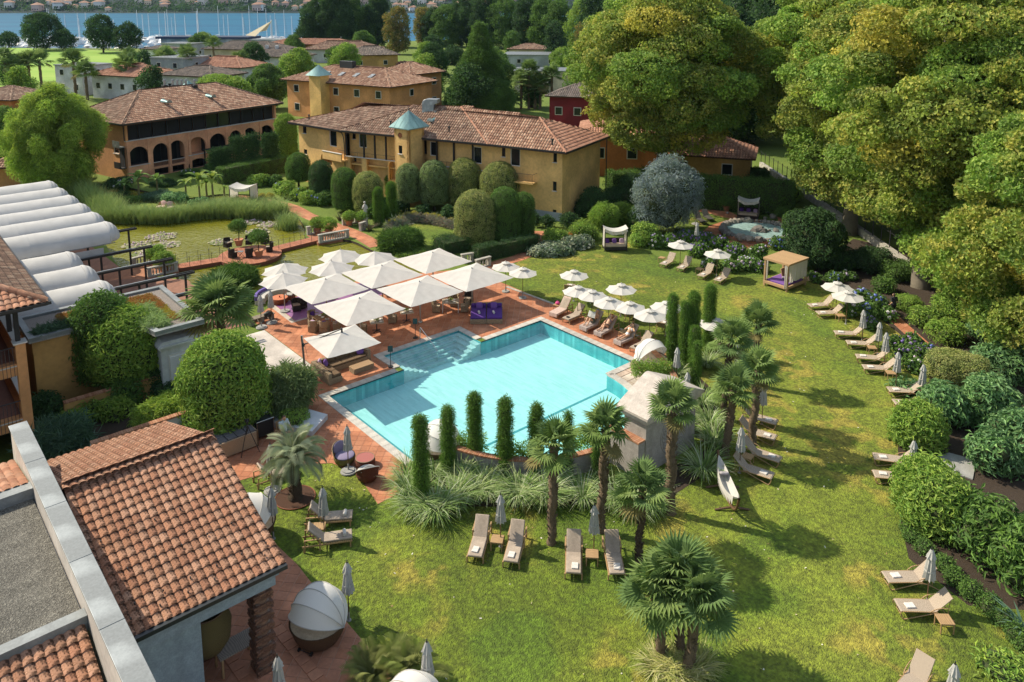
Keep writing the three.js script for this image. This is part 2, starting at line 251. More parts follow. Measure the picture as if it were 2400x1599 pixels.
for (let k=0;k<5;k++){
const w=0.36,y=-0.12 - 0.15*k,o=k*w,h=y - FLOOR;
mesh('pool_step',box(5.86 - 2*o,h,w,7.95,FLOOR + h / 2,-2.4 + o + w / 2 + 0.004),M.poolStep,pool);
for (const s of [-1,1]) mesh('pool_step',box(w,h,2.38 - o - w,7.95 + s*(2.94 - o - w / 2),FLOOR + h / 2,-2.4 + o + w + (2.38 - o - w) / 2 + 0.004),M.poolStep,pool);
if (k<4) mesh('step_nosing',box(5.86 - 2*o - 2*w,0.012,0.03,7.95,y + 0.006,-2.4 + o + w - 0.03),M.lane,pool);
}
function copingRun(x0,z0,x1,z1,out){
const L=hypot(x1 - x0,z1 - z0),n=max(1,Math.round(L / 1.05)),a=atan2(-(z1 - z0),x1 - x0);
for (let k=0;k<n;k++){const t=(k + 0.5) / n;mesh('coping_stone',rbox(L / n - 0.008,0.07,0.46,0,0,0,0.012,0,0,0,1),pick(M.coping),pool,{at:V(x0 + (x1 - x0)*t + out[0]*0.2,0.025,z0 + (z1 - z0)*t + out[1]*0.2),turn:a});}
}
copingRun(-0.43,0,4.57,0,[0,-1]);copingRun(5,-0.45,5,-2.4,[-1,0]);copingRun(4.57,-2.4,11.33,-2.4,[0,-1]);copingRun(10.9,-2.4,10.9,-0.45,[1,0]);
copingRun(11.33,0,16.63,0,[0,-1]);copingRun(16.2,0.05,16.2,8.3,[1,0]);copingRun(0,0.05,0,8.5,[-1,0]);copingRun(16.63,8.3,13.75,8.3,[0,1]);
for (let k=0;k<26;k++){
const [a,b]=arcPts[k],[c,d]=arcPts[k + 1],o=(x,z,r)=>[7.75 + (x - 7.75)*r,8.3 + (z - 8.3)*r];
mesh('coping_stone',tileGeo([[a,b],[c,d],o(c,d,1.075),o(a,b,1.075)].map(([x,z])=>[x,z]),-0.01,0.06),pick(M.coping),pool);
}
const water=struct('pool_water',sheet(poolPlan,-0.045),M.water);
M.deckStone=[std(0.60,0.50,0.41,{map:stain}),std(0.64,0.55,0.46,{map:stain}),std(0.55,0.43,0.34,{map:stain})];
const deckPlan=[pf(16.6,8.75),pf(14.05,8.75),pf(13.9,9.8),pf(13.4,11.3),pf(12.6,12.6),pf(11.5,14),pf(12.4,14.6),pf(14.3,13),pf(15.6,11.8),pf(17,9.6)].map(xz);
const deck=struct('stone_deck',slab(deckPlan,-0.15,0.012),std(0.5,0.34,0.25,{map:gritC}));
paving(deck,deckPlan,[],{w:0.9,d:0.6,turn:AZ,gap:0.05,y0:0.012,y1:0.03,mats:M.deckStone});
M.ramp=std(0.66,0.60,0.55,{map:stain,roughness:0.7});
struct('concrete_path',slab([pf(1.05,-10.9),pf(1.05,-3.6),pf(-0.25,-3.6),pf(-1.6,-3.4),pf(-1.6,-10.9)].map(xz),-0.1,0.032),M.ramp);
M.steel=std(0.62,0.62,0.62,{metalness:1,roughness:0.25});
M.black=std(0.015,0.016,0.018,{roughness:0.5});
M.iron=std(0.03,0.03,0.035,{roughness:0.5});
{
const h=thing('pool_handrail','bent stainless steel handrail going down into the pool steps','handrail',pf(8.05,-2.75),AZ);
mesh('rail',pipe([[0,0.86,0],[0,0.93,0.05],[0,0.88,0.15],[0,0.1,1.7],[0,-0.02,1.85],[0,-0.15,1.88]],0.026,40,8),M.steel,h);
mesh('post',[cyl(0.024,0.024,0.86,0,0.03,0,8),cyl(0.06,0.06,0.02,0,0.03,0,12)],M.steel,h);
mesh('post',cyl(0.024,0.024,0.75,0,-0.9,1.88,8),M.steel,h);
}
M.slate=std(0.012,0.06,0.06,{roughness:0.4});
[[4.57,-0.78,'beside the sofa corner of the pool steps'],[8.02,-3.25,'behind the pool handrail']].forEach(([u,v,w])=>{
const s=thing('notice_stand',`small dark green notice on a black stand ${w}`,'notice stand',pf(u,v,0.03),0.1,'notice stands by the pool steps');
mesh('base',cyl(0.17,0.16,0.04,0,0,0,20),M.black,s);mesh('pole',cyl(0.018,0.018,0.98,0,0.04,0,8),M.black,s);
mesh('plate',rbox(0.3,0.36,0.025,0,1.15,0,0.008,0,-0.18),M.slate,s);
});
// ---------- the gate pavilion and low walls at the round bay ----------
M.render=std(0.40,0.37,0.34,{map:mottle,roughness:0.9});
M.capStone=std(0.58,0.52,0.47,{map:mottle});
M.bricks=[std(0.50,0.24,0.13,{map:mottle}),std(0.56,0.29,0.17,{map:mottle}),std(0.44,0.19,0.10,{map:mottle})];
const brickGeo=geo([rbox(0.1,0.09,0.34,0,0,0,0.01,0,0,0,1)]);
function brickCap(parent,pts,y,w=0.34){
const c=new THREE.CatmullRomCurve3(pts.map(([x,z])=>V(x,0,z)),false,'catmullrom',0.3),n=max(2,floor(c.getLength() / 0.11)),P=c.getSpacedPoints(n);
for (let k=0;k<n;k++){const a=P[k],b=P[k + 1];const o=share('brick',brickGeo,pick(M.bricks),parent,(a.x + b.x) / 2,y + 0.045 + rr(-0.003,0.003),(a.z + b.z) / 2,atan2(-(b.z - a.z),b.x - a.x));o.scale.z=w / 0.34;}
}
const wallRun=(pts,h,t)=>{const g=[];const c=new THREE.CatmullRomCurve3(pts.map(([x,z])=>V(x,0,z)),false,'catmullrom',0.3),P=c.getSpacedPoints(pts.length>2?22:1),o=[],q=[];P.forEach((p,i)=>{const d=(P[i + 1]??p).clone().sub(P[i - 1]??p).normalize();o.push([p.x - d.z*t / 2,p.z + d.x*t / 2]);q.unshift([p.x + d.z*t / 2,p.z - d.x*t / 2]);});return slab([...o,...q],0,h);};
const poolOrigin=pf(0,0);
{
const w=thing('curved_wall','low grey curved wall with brick coping behind the cypress row','wall',poolOrigin,AZ);
const path=[];for (let k=0;k<=12;k++){const a=2.95 - (2.95 - 1.72)*k / 12;path.push([7.75 + 6.55*cos(a),8.3 + 6.3*sin(a)]);}
mesh('wall_body',wallRun(path,0.9,0.26),M.render,w);brickCap(w,path,0.9);
const w2=thing('curved_wall','low wall with brick coping behind the white shell daybed','wall',poolOrigin,AZ);
const p2=[[16.9,9.3],[16.3,10.5],[15.2,12.2],[13.6,13.8],[11.6,15.2]];
mesh('wall_body',wallRun(p2,0.8,0.26),M.render,w2);brickCap(w2,p2,0.8);
const g=thing('gate_pavilion','grey rendered garden gate with a pitched stone cap and round relief','gate',poolOrigin,AZ);
mesh('wall_body',[bax(7.62,11.38,0,2.55,15.05,16.38)],M.render,g);
mesh('buttress',[bax(7.16,7.615,0,1.7,14.35,16.33)],M.render,g);brickCap(g,[[7.39,14.35],[7.39,16.35]],1.7,0.5);
const prof=[[0,2.552],[0.08,2.56],[0.08,2.66],[0.14,2.7],[0.2,2.82],[0.2,2.9]];
mesh('cornice',prof.slice(0,-1).map(([o,y],i)=>{const p=prof[i + 1][0];return bax(7.62 - p,11.38 + p,y,prof[i + 1][1] - 0.001,15.05 - p,16.38 + p);}),M.capStone,g);
mesh('cap_roof',move(extrude(shapeOf([[-2.16,0],[2.16,0],[2.16,0.1],[0.1,1.05],[-0.1,1.05],[-2.16,0.1]]),1.9,0.015),9.5,2.905,14.77),M.capStone,g);
const rel=[new THREE.TorusGeometry(1.02,0.035,6,40)];
for (let k=0;k<12;k++){const a=k / 12*2*PI;rel.push(move(new THREE.TorusGeometry(0.17,0.035,5,14),0.74*cos(a),0.74*sin(a),0));rel.push(ball(0.07,0.74*cos(a),0.74*sin(a),0,8,6));}
for (let k=0;k<8;k++){const a=k / 8*2*PI;rel.push(move(new THREE.SphereGeometry(0.16,8,6).scale(0.5,1.5,0.4),0.3*cos(a),0.3*sin(a),0,0,0,a - PI / 2));}
rel.push(new THREE.TorusGeometry(0.5,0.03,6,30),ball(0.12));
mesh('relief_medallion',rel.map((q)=>q.scale(0.95,1,0.6).translate(9.7,1.35,16.385)),M.render,g);
}
// ---------- plant library ----------
M.leaf=leafy(1,1,1,0.45);M.leafDull=leafy(1,1,1,0.34);
M.bark=std(0.10,0.075,0.055,{map:stain,bumpMap:grit,bumpScale:0.05,roughness:1});
M.barkPale=std(0.24,0.21,0.16,{map:stain,roughness:1});
M.twigs=std(0.045,0.06,0.022,{roughness:1});
function leafGeo(list){const pos=[];for (const t of list) pos.push(...t);const g=new THREE.BufferGeometry();g.setAttribute('position',new THREE.Float32BufferAttribute(pos,3));g.computeVertexNormals();return g;}
function addLeaf(out,c,dir,nor,len,w,fold=0.25){
const s=dir.clone().cross(nor).normalize(),b=c.clone(),m=c.clone().addScaledVector(dir,len*0.45),t=c.clone().addScaledVector(dir,len).addScaledVector(nor,-len*0.18);
const l=m.clone().addScaledVector(s,w / 2).addScaledVector(nor,w*fold),r=m.clone().addScaledVector(s,-w / 2).addScaledVector(nor,w*fold);
out.push([b.x,b.y,b.z,t.x,t.y,t.z,l.x,l.y,l.z],[b.x,b.y,b.z,r.x,r.y,r.z,t.x,t.y,t.z]);
}
const dirRnd=()=>{const z=rr(-1,1),a=rr(0,2*PI),q=sqrt(1 - z*z);return V(q*cos(a),z,q*sin(a));};
function clump(n,R,len,w,flat=0.5){
const o=[];
for (let k=0;k<n;k++){const a=k*2.39996,q=R*sqrt((k + 0.5) / n),c=V(q*cos(a),rr(-0.4,0.4)*R,q*sin(a)),nor=V(0,1,0).addScaledVector(dirRnd(),flat + 0.25).normalize(),d=V(cos(a + rr(-1.4,1.4)),rr(-0.5,0.5),sin(a + rr(-1.4,1.4))).normalize();d.addScaledVector(nor,-d.dot(nor)).normalize();addLeaf(o,c,d,nor,len*rr(0.7,1.25),w*rr(0.75,1.2));}
return leafGeo(o);
}
const K={
plane:clump(11,0.42,0.30,0.27,0.7),planeNear:clump(12,0.36,0.25,0.23,0.8),far:clump(12,0.95,0.62,0.5,0.8),mid:clump(12,0.55,0.36,0.28,0.8),fine:clump(12,0.15,0.10,0.06,0.6),box:clump(11,0.13,0.085,0.05,0.6),
needle:clump(16,0.14,0.13,0.02,0.9),laurel:clump(9,0.22,0.2,0.08,0.7),rhodo:clump(10,0.3,0.30,0.10,0.55),hyd:clump(8,0.24,0.2,0.15,0.5),bamboo:clump(16,0.35,0.30,0.045,1),conifer:clump(18,0.6,0.5,0.09,0.6),spray:clump(16,0.35,0.4,0.04,0.5),hosta:clump(9,0.3,0.3,0.2,0.35),
};
function scatter(name,parent,g,m,items){
const o=new THREE.InstancedMesh(g,m,items.length),mt=new THREE.Matrix4(),q=new THREE.Quaternion(),q2=new THREE.Quaternion(),up=V(0,1,0),s=V();
items.forEach((t,i)=>{q.setFromUnitVectors(up,t.n);q2.setFromAxisAngle(up,rr(0,6.28));q.multiply(q2);mt.compose(t.p,q,s.setScalar(t.s));o.setMatrixAt(i,mt);o.setColorAt(i,t.c);});
o.name=name;o.castShadow=o.receiveShadow=true;o.userData.kind='stuff';parent.add(o);return o;
}
const shades=(list,vary=0.22)=>()=>{const c=pick(list),k=1 + rr(-vary,vary);return C(c[0]*k,c[1]*k,c[2]*k*rr(0.8,1.2));};
const G={
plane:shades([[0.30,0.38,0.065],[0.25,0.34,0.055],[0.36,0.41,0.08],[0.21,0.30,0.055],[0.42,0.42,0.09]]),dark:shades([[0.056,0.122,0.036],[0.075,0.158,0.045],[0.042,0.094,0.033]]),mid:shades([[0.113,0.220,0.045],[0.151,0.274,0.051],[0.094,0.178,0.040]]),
light:shades([[0.246,0.389,0.064],[0.189,0.326,0.054],[0.320,0.441,0.081]]),olive:shades([[0.283,0.343,0.101],[0.378,0.420,0.136],[0.213,0.275,0.080],[0.471,0.473,0.181]]),rust:shades([[0.358,0.262,0.073],[0.264,0.252,0.064],[0.133,0.178,0.045]]),blue:shades([[0.26,0.33,0.31],[0.19,0.26,0.23],[0.34,0.41,0.40]],0.25),
cypress:shades([[0.15,0.29,0.04],[0.11,0.22,0.035],[0.19,0.33,0.05]]),bamboo:shades([[0.358,0.505,0.081],[0.226,0.357,0.064],[0.452,0.568,0.109]]),purple:shades([[0.085,0.042,0.040],[0.113,0.062,0.054]]),glossy:shades([[0.106,0.222,0.080],[0.166,0.315,0.112],[0.236,0.394,0.160]]),grey:shades([[0.236,0.328,0.125],[0.330,0.420,0.181],[0.189,0.263,0.101]]),yellow:shades([[0.50,0.45,0.08],[0.40,0.40,0.07]]),teal:shades([[0.094,0.178,0.100],[0.133,0.232,0.136]]),
};
function lobed(lobes,density,{shell=0.3,size=1,tint,lean=0.35,inner=0.72}={}){
const out=[];
lobes.forEach((L,li)=>{
const [a,b,c]=L.r,area=4*PI*Math.pow((Math.pow(a*b,1.6) + Math.pow(a*c,1.6) + Math.pow(b*c,1.6)) / 3,1 / 1.6),n=max(4,floor(area*density)),lt=L.tint??1,lc=L.col??tint;
for (let k=0;k<n;k++){
const d=dirRnd();if (d.y<-0.55&&rnd()<0.6) d.y*=-1;
const t=1 - shell*rnd()*rnd() + rr(-0.08,0.16),p=V(L.c.x + d.x*a*t,L.c.y + d.y*b*t,L.c.z + d.z*c*t);
if (p.y<0.05||lobes.some((o,j)=>j!==li&&((p.x - o.c.x) / o.r[0])**2 + ((p.y - o.c.y) / o.r[1])**2 + ((p.z - o.c.z) / o.r[2])**2<inner*inner)) continue;
out.push({p,n:V(d.x / a,d.y / b,d.z / c).normalize().addScaledVector(V(0,1,0),lean).addScaledVector(dirRnd(),0.35).normalize(),s:size*rr(0.75,1.25),c:lc().multiplyScalar(lt)});
}
});
return out;
}
function crownLobes(R,y0,y1,n,lr,form='round'){
const L=[];
for (let k=0;k<n;k++){
const t=(k + rr(0.2,0.8)) / n,y=y0 + (y1 - y0)*t,w=form==='cone'?1 - 0.85*t:form==='column'?Math.pow(sin(PI*(0.12 + 0.84*t)),0.5):Math.pow(max(0.02,sin(PI*(0.1 + 0.87*t))),0.75),a=k*2.39996 + rr(-0.4,0.4),q=max(0,R*w - lr*0.6)*(k % 4===3?rr(0.1,0.55):rr(0.78,1.02)),r=lr*rr(0.72,1.25)*(form==='cone'?0.45 + 0.7*w:1);
L.push({c:V(q*cos(a),y,q*sin(a)),r:[r*rr(0.85,1.2),r*rr(0.7,0.95),r*rr(0.85,1.2)],tint:rr(0.82,1.18)});
}
return L;
}
function trunkOf(parent,h,r,m=M.bark,lobes=[],lean=0){
const g=[taper([V(0,-0.1,0),V(0.02,h*0.15,0),V(lean*0.4,h*0.5,0.1),V(lean,h*0.85,0),V(lean,h,0)],[r*1.45,r*1.05,r*0.85,r*0.5,r*0.2],9,0.05)];
mesh('trunk',g,m,parent);
const limbs=lobes.map((L)=>{const y=min(L.c.y - 0.2,h*rr(0.35,0.75)),m1=L.c.clone().multiplyScalar(0.5);m1.y=(y + L.c.y) / 2 - 0.2;return taper([V(lean*0.5,y,0),m1,L.c],[r*0.38,r*0.22,r*0.07],5);});
if (limbs.length) mesh('branches',limbs,m,parent);
}
function tree(name,label,cat,p,{h,R,y0=0.25,n=26,lr,leaf=K.mid,mat=M.leaf,col=G.mid,dens=1.6,form='round',r=0.28,bark=M.bark,size=1,group,tweak,inner,shell}){
const t=thing(name,label,cat,p,rr(0,6),group);
const L=crownLobes(R,h*y0,h - (lr??R*0.4)*0.55,n,lr??R*0.4,form);if (tweak) tweak(L);
trunkOf(t,h*0.85,r,bark,L.filter((_,k)=>k % 4===0));
scatter('crown',t,leaf,mat,lobed(L,dens,{tint:col,size,inner,shell}));return t;
}
function profileItems(prof,dens,col,size=1,rough=0.05,sx=1,sz=1){
const out=[],seg=prof.slice(0,-1).map(([r,y],i)=>{const [q,w]=prof[i + 1];return{r,y,q,w,a:PI*(r + q)*hypot(q - r,w - y)};}),total=seg.reduce((s,e)=>s + e.a,0);
for (const e of seg){const n=max(1,Math.round(e.a*dens)),L=hypot(e.q - e.r,e.w - e.y)||1;for (let k=0;k<n;k++){const t=rnd(),a=rr(0,2*PI),b=1 + rough*(sin(a*3 + e.y*2) + sin(a*5 - e.y*3))*0.5,r=(e.r + (e.q - e.r)*t)*b + rr(-rough,rough)*0.6;out.push({p:V(r*cos(a)*sx,e.y + (e.w - e.y)*t,r*sin(a)*sz),n:V(cos(a)*(e.w - e.y) / L,-(e.q - e.r) / L,sin(a)*(e.w - e.y) / L).addScaledVector(dirRnd(),0.5).normalize(),s:size*rr(0.7,1.25),c:col()});}}
return out;
}
function dome(name,label,cat,p,{h,R,foot=0,leaf=K.fine,col=G.mid,dens=38,size=1.1,point=0.5,group,sx=1,sz=1,trunk=0.16,rough=0.05}){
const t=thing(name,label,cat,p,rr(0,6),group),prof=[],c=h - R*(1 + point*0.4)*0.95,top=h - c;
prof.push([R*0.55,foot],[R*0.88,foot + 0.12*R],[R*0.97,foot + 0.35*R]);if (c>foot + 0.6*R) prof.push([R,(c + foot) / 2],[R,c]);
for (let k=1;k<=7;k++){const a=k / 7*PI / 2;prof.push([max(0.01,R*cos(a)),max(c,foot + 0.36*R) + top*sin(a)*(h - max(c,foot + 0.36*R)) / top]);}
mesh('branches',lathe(prof.map(([r,y])=>[max(0,r - 0.16*min(1,R)),y - (y>foot + 0.5*R?0.13*min(1,R):0)]),14).scale(sx,1,sz),M.twigs,t);
if (foot>0.1) mesh('trunk',taper([V(0,-0.05,0),V(0.03,foot*0.6,0),V(0,foot + 0.4*R,0)],[trunk,trunk*0.8,trunk*0.7],7),M.bark,t);
scatter('foliage',t,leaf,M.leafDull,profileItems(prof,dens,col,size,rough,sx,sz));return t;
}
function hedge(name,label,p,ang,L,W,H,{leaf=K.fine,col=G.dark,dens=24,size=1,cat='hedge',wob=0.05,group}={}){
const t=thing(name,label,cat,p,ang,group),out=[],faces=[[L,W,(a,b)=>[V(a,H,b),V(0,1,0)]],[L,H,(a,b)=>[V(a,b + H / 2,W / 2),V(0,0,1)]],[L,H,(a,b)=>[V(a,b + H / 2,-W / 2),V(0,0,-1)]],[W,H,(a,b)=>[V(L / 2,b + H / 2,a),V(1,0,0)]],[W,H,(a,b)=>[V(-L / 2,b + H / 2,a),V(-1,0,0)]]];
mesh('branches',box(L - 0.24,H - 0.12,max(0.05,W - 0.24),L / 2,H / 2 - 0.06,0),M.twigs,t);
for (const [a,b,f] of faces){const n=a*b*dens;for (let k=0;k<n;k++){const [q,m]=f(rr(-a / 2,a / 2),rr(-b / 2,b / 2)),w=wob*sin(q.x*1.9 + q.z*1.1) + rr(-wob,wob);q.addScaledVector(m,w);q.x +=L / 2;out.push({p:q,n:m.clone().addScaledVector(dirRnd(),0.5).normalize(),s:size*rr(0.7,1.3),c:col()});}}
scatter('foliage',t,leaf,M.leafDull,out);return t;
}
function shrub(name,label,cat,p,{R,h,leaf=K.laurel,col=G.mid,dens=14,n=7,size=1,sx=1,sz=1,turn=0,group,flowers,mat=M.leafDull}){
const t=thing(name,label,cat,p,turn,group),L=[{c:V(0,h*0.45,0),r:[R*0.72*sx,h*0.5,R*0.72*sz]}];
for (let k=0;k<n;k++){const a=k*2.4 + rr(-0.3,0.3),q=R*rr(0.4,0.68),r=R*rr(0.32,0.48);L.push({c:V(q*cos(a)*sx,rr(0.25,0.68)*h,q*sin(a)*sz),r:[r*(sx + 1) / 2,min(r,h*0.42),r*(sz + 1) / 2],tint:rr(0.85,1.15)});}
mesh('branches',L.map((o)=>move(new THREE.SphereGeometry(1,8,6).scale(o.r[0]*0.78,o.r[1]*0.78,o.r[2]*0.78),o.c.x,o.c.y,o.c.z)),M.twigs,t);
const it=lobed(L,dens,{tint:col,size,shell:0.12,inner:0.85});scatter('foliage',t,leaf,mat,it);
if (flowers){const pickd=it.filter((q)=>q.n.y>0.05&&rnd()<flowers.share).map((q)=>({p:q.p.clone().addScaledVector(q.n,0.08),n:q.n,s:rr(0.8,1.25),c:flowers.col()}));scatter('blossoms',t,flowers.g,M.petal,pickd);}
return t;
}
M.petal=std(1,1,1,{roughness:0.8});
const blossomGeo=leafGeo((()=>{const o=[];for (let k=0;k<34;k++){const y=1 - 1.5*(k + 0.5) / 34,a=k*2.39996,q=sqrt(max(0,1 - y*y)),d=V(q*cos(a),y,q*sin(a));addLeaf(o,d.clone().multiplyScalar(0.085),V(-sin(a),0.3,cos(a)).normalize(),d,0.075,0.07,0);}return o;})());
function fanFrond(n,stem,rad,spread,droop){
const o=[];
for (let k=0;k<n;k++){
const a=(k / (n - 1) - 0.5)*spread,L=rad*(0.8 + 0.2*cos(a*0.6))*rr(0.92,1.05),b=V(stem,0.05,0),d=V(cos(a),0,sin(a)),s=V(-sin(a),0,cos(a)),w=rad*0.075,m=b.clone().addScaledVector(d,L*0.55).add(V(0,0.04 + rr(-0.02,0.02),0)),t=b.clone().addScaledVector(d,L).add(V(0,-droop*rr(0.6,1.4),0)),l=m.clone().addScaledVector(s,w).add(V(0,0.025,0)),r=m.clone().addScaledVector(s,-w).add(V(0,0.025,0));
const A=(p,q,u)=>o.push([p.x,p.y,p.z,q.x,q.y,q.z,u.x,u.y,u.z]);A(b,m,l);A(b,r,m);A(m,t,l);A(m,r,t);
}
const g=leafGeo(o),st=taper([V(0,0,0),V(stem*0.5,0.07,0),V(stem,0.05,0)],[0.03,0.022,0.016],4);
return geo([g,st]);
}
const fans=[fanFrond(22,0.66,0.72,4.7,0.06),fanFrond(20,0.74,0.66,4.3,0.1),fanFrond(18,0.56,0.7,4.5,0.16)];
M.palm=[leafy(0.16,0.25,0.06,0.35),leafy(0.21,0.30,0.085,0.35),leafy(0.12,0.20,0.06,0.3)];
M.palmDry=leafy(0.22,0.19,0.07,0.3);
M.fibre=std(0.34,0.25,0.16,{map:gritC,bumpMap:grit,bumpScale:0.06,roughness:1});
M.fibreDark=std(0.17,0.12,0.08,{map:gritC,bumpMap:grit,bumpScale:0.06,roughness:1});
function palmTrunk(parent,h,r,m){
const n=max(8,floor(h / 0.13)),pts=[],rad=[];for (let k=0;k<=n;k++){pts.push(V(0.05*sin(k*0.5),h*k / n - 0.05,0.04*cos(k*0.4)));rad.push(r*(k % 2?1.06:0.9)*rr(0.94,1.06)*(k<2?1.2:1));}
mesh('trunk',taper(pts,rad,11,0.08),m,parent);
const b=[];for (let k=0;k<n*5;k++){const a=rr(0,6.28),y=rr(0.1,h - 0.1),q=r*0.98;b.push(move(new THREE.ConeGeometry(0.045,0.17,3).translate(0,0.05,0),q*cos(a),y,q*sin(a),0,sin(a)*0.7,-cos(a)*0.7));}
mesh('leaf_bases',b,m,parent);
}
function fanPalm(label,p,h,{r=0.17,size=1,n=21,group='fan palms',bark=M.fibre,cat='palm tree'}={}){
const t=thing('fan_palm',label,cat,p,rr(0,6),group);palmTrunk(t,h,r,bark);
for (let k=0;k<n;k++){const u=k / n,o=share('frond',pick(fans),u>0.93?M.palmDry:pick(M.palm),t,0,h - 0.02 - 0.28*u,0);o.rotation.set(0,k*2.39996 + rr(-0.2,0.2),1.3 - 1.75*u + rr(-0.12,0.12),'YXZ');o.rotateX(rr(-0.5,0.5));o.scale.setScalar(size*rr(0.85,1.1));}
return t;
}
function plume(len,n,arch,leaf){
const o=[],P=(t)=>V(len*t*(1 - 0.25*t*t*arch),len*(0.28*t - arch*0.62*t*t*t),0);
for (let k=2;k<n;k++) for (const s of [-1,1]){const t=k / n,c=P(t),d=P(min(1,t + 0.02)).sub(c).normalize().multiplyScalar(0.55).add(V(0,0.24,s*0.8)).normalize(),l=leaf*(0.55 + 0.6*sin(PI*min(1,t*0.9 + 0.1)));addLeaf(o,c,d,V(0,1,0).addScaledVector(d,-d.y).normalize(),l,0.035,0.1);}
const st=[];for (let k=0;k<=8;k++) st.push(P(k / 8));
return geo([leafGeo(o),taper(st,st.map((_,k)=>0.028*(1 - k / 9.5)),4)]);
}
function stripBlade(out,b,a,len,w,lift,fall,col,cols){
const d=V(cos(a),0,sin(a)),s=V(-sin(a),0,cos(a));let prev;
for (let k=0;k<=4;k++){const t=k / 4,c=b.clone().addScaledVector(d,len*(0.25*t + 0.62*t*t)).add(V(0,len*(lift*t - fall*t*t),0)),q=w*(1 - t)**0.7 / 2 + 0.001,l=c.clone().addScaledVector(s,q),r=c.clone().addScaledVector(s,-q);if (prev){out.push([prev[0].x,prev[0].y,prev[0].z,prev[1].x,prev[1].y,prev[1].z,l.x,l.y,l.z],[prev[1].x,prev[1].y,prev[1].z,r.x,r.y,r.z,l.x,l.y,l.z]);for (let e=0;e<6;e++) cols?.push(col.r,col.g,col.b);}prev=[l,r];}
}
function tuftGeo(n,R,len,w,lift,fall,col){
const o=[],c=[];for (let k=0;k<n;k++){const a=rr(0,6.28),q=R*sqrt(rnd());stripBlade(o,V(q*cos(a),0,q*sin(a)),a + rr(-0.5,0.5),len*rr(0.6,1.1),w,lift*rr(0.8,1.2),fall*rr(0.7,1.2),col(),c);}
const g=leafGeo(o);g.setAttribute('color',new THREE.Float32BufferAttribute(c,3));return g;
}
M.blade=new THREE.MeshPhysicalMaterial({color:C(1,1,1),vertexColors:true,roughness:0.92,transmission:0.3,thickness:0,side:THREE.DoubleSide,specularIntensity:0.4});
function columnCypress(label,p,h,r,group,cat='cypress'){
const t=thing('cypress',label,cat,p,rr(0,6),group),prof=[[r*0.75,0.05],[r*0.95,h*0.12],[r,h*0.4],[r*1.02,h*0.7],[r*0.97,h - r*1.1],[r*0.75,h - r*0.45],[r*0.4,h - r*0.1],[0.01,h]];
mesh('branches',lathe(prof.map(([a,y])=>[max(0,a - 0.06),y*0.985]),10),M.twigs,t);
const it=profileItems(prof,95,G.cypress,0.95,0.03);it.forEach((q)=>{q.n.y +=0.5;q.n.normalize();});scatter('foliage',t,K.needle,M.leafDull,it);return t;
}
// ---------- furniture library ----------
const cloth=(r,g,b,t=0.12,o={})=>new THREE.MeshPhysicalMaterial({color:C(r,g,b),roughness:0.95,transmission:t,thickness:0,side:THREE.DoubleSide,specularIntensity:0.2,...o});
const soft=texture(256,256,(u,v)=>0.93 + 0.09*fbm(u,v,6,4,51));
M.canvas=cloth(0.66,0.645,0.62,0.25,{map:scaled(soft,0.5)});M.canvasGrey=cloth(0.46,0.46,0.45,0.1,{map:scaled(soft,1)});M.voile=cloth(0.76,0.73,0.67,0.4);M.awning=cloth(0.62,0.62,0.62,0.22,{map:scaled(soft,0.3)});
M.teak=std(0.50,0.32,0.16,{map:woodC,roughness:0.6});M.teakDark=std(0.16,0.09,0.045,{map:woodC,roughness:0.6});M.sling=std(0.56,0.46,0.36,{map:scaled(weave,8),roughness:0.9});M.cushion=std(0.45,0.37,0.30,{map:mottle,roughness:1});
M.towel=std(0.76,0.72,0.68,{map:scaled(mottle,4),roughness:1});M.alu=std(0.42,0.41,0.40,{metalness:0.7,roughness:0.4});M.concrete=std(0.36,0.36,0.35,{map:mottle});
M.wicker=std(0.52,0.39,0.25,{map:scaled(weave,6),bumpMap:scaled(weave,6),bumpScale:0.01});M.wickerBrown=std(0.20,0.105,0.05,{map:scaled(weave,5),bumpMap:scaled(weave,5),bumpScale:0.012});M.wickerRed=std(0.22,0.055,0.025,{map:scaled(weave,6),bumpMap:scaled(weave,6),bumpScale:0.012});M.wickerOlive=std(0.20,0.17,0.05,{map:scaled(weave,6)});M.wickerDark=std(0.035,0.028,0.026,{map:scaled(weave,6),roughness:0.7});
M.purple=std(0.075,0.025,0.20,{roughness:0.95});M.violet=std(0.16,0.075,0.30,{roughness:0.95});M.lilac=std(0.50,0.36,0.52,{roughness:0.95});M.brownPad=std(0.16,0.105,0.06,{roughness:0.95,map:mottle});M.beigePad=std(0.52,0.42,0.31,{roughness:0.95,map:mottle});
function panelGeo(n,R,drop,sag,scallop,rough=0){
const a=PI / n,A=V(R*cos(a),0,-R*sin(a)),B=V(R*cos(a),0,R*sin(a)),pos=[],N=8,P=(i,j)=>{const t=max(0.02,j / N),s=i / N*2 - 1,q=A.clone().lerp(B,i / N).multiplyScalar(t*(1 - scallop*(1 - s*s)*t*t));q.y=-drop*t - sag*(1 - s*s)*t + sag*0.4*sin(PI*t)*-1 + rough*sin(i*2.3 + j*1.7)*t;return q;};
const put=(...v)=>v.forEach((q)=>pos.push(q.x,q.y,q.z));
for (let j=0;j<N;j++) for (let i=0;i<N;i++) put(P(i,j),P(i,j + 1),P(i + 1,j + 1),P(i,j),P(i + 1,j + 1),P(i + 1,j));
const g=new THREE.BufferGeometry();g.setAttribute('position',new THREE.Float32BufferAttribute(pos,3));g.computeVertexNormals();return metreUV(plain(toCreasedNormals(g,0.6)));
}
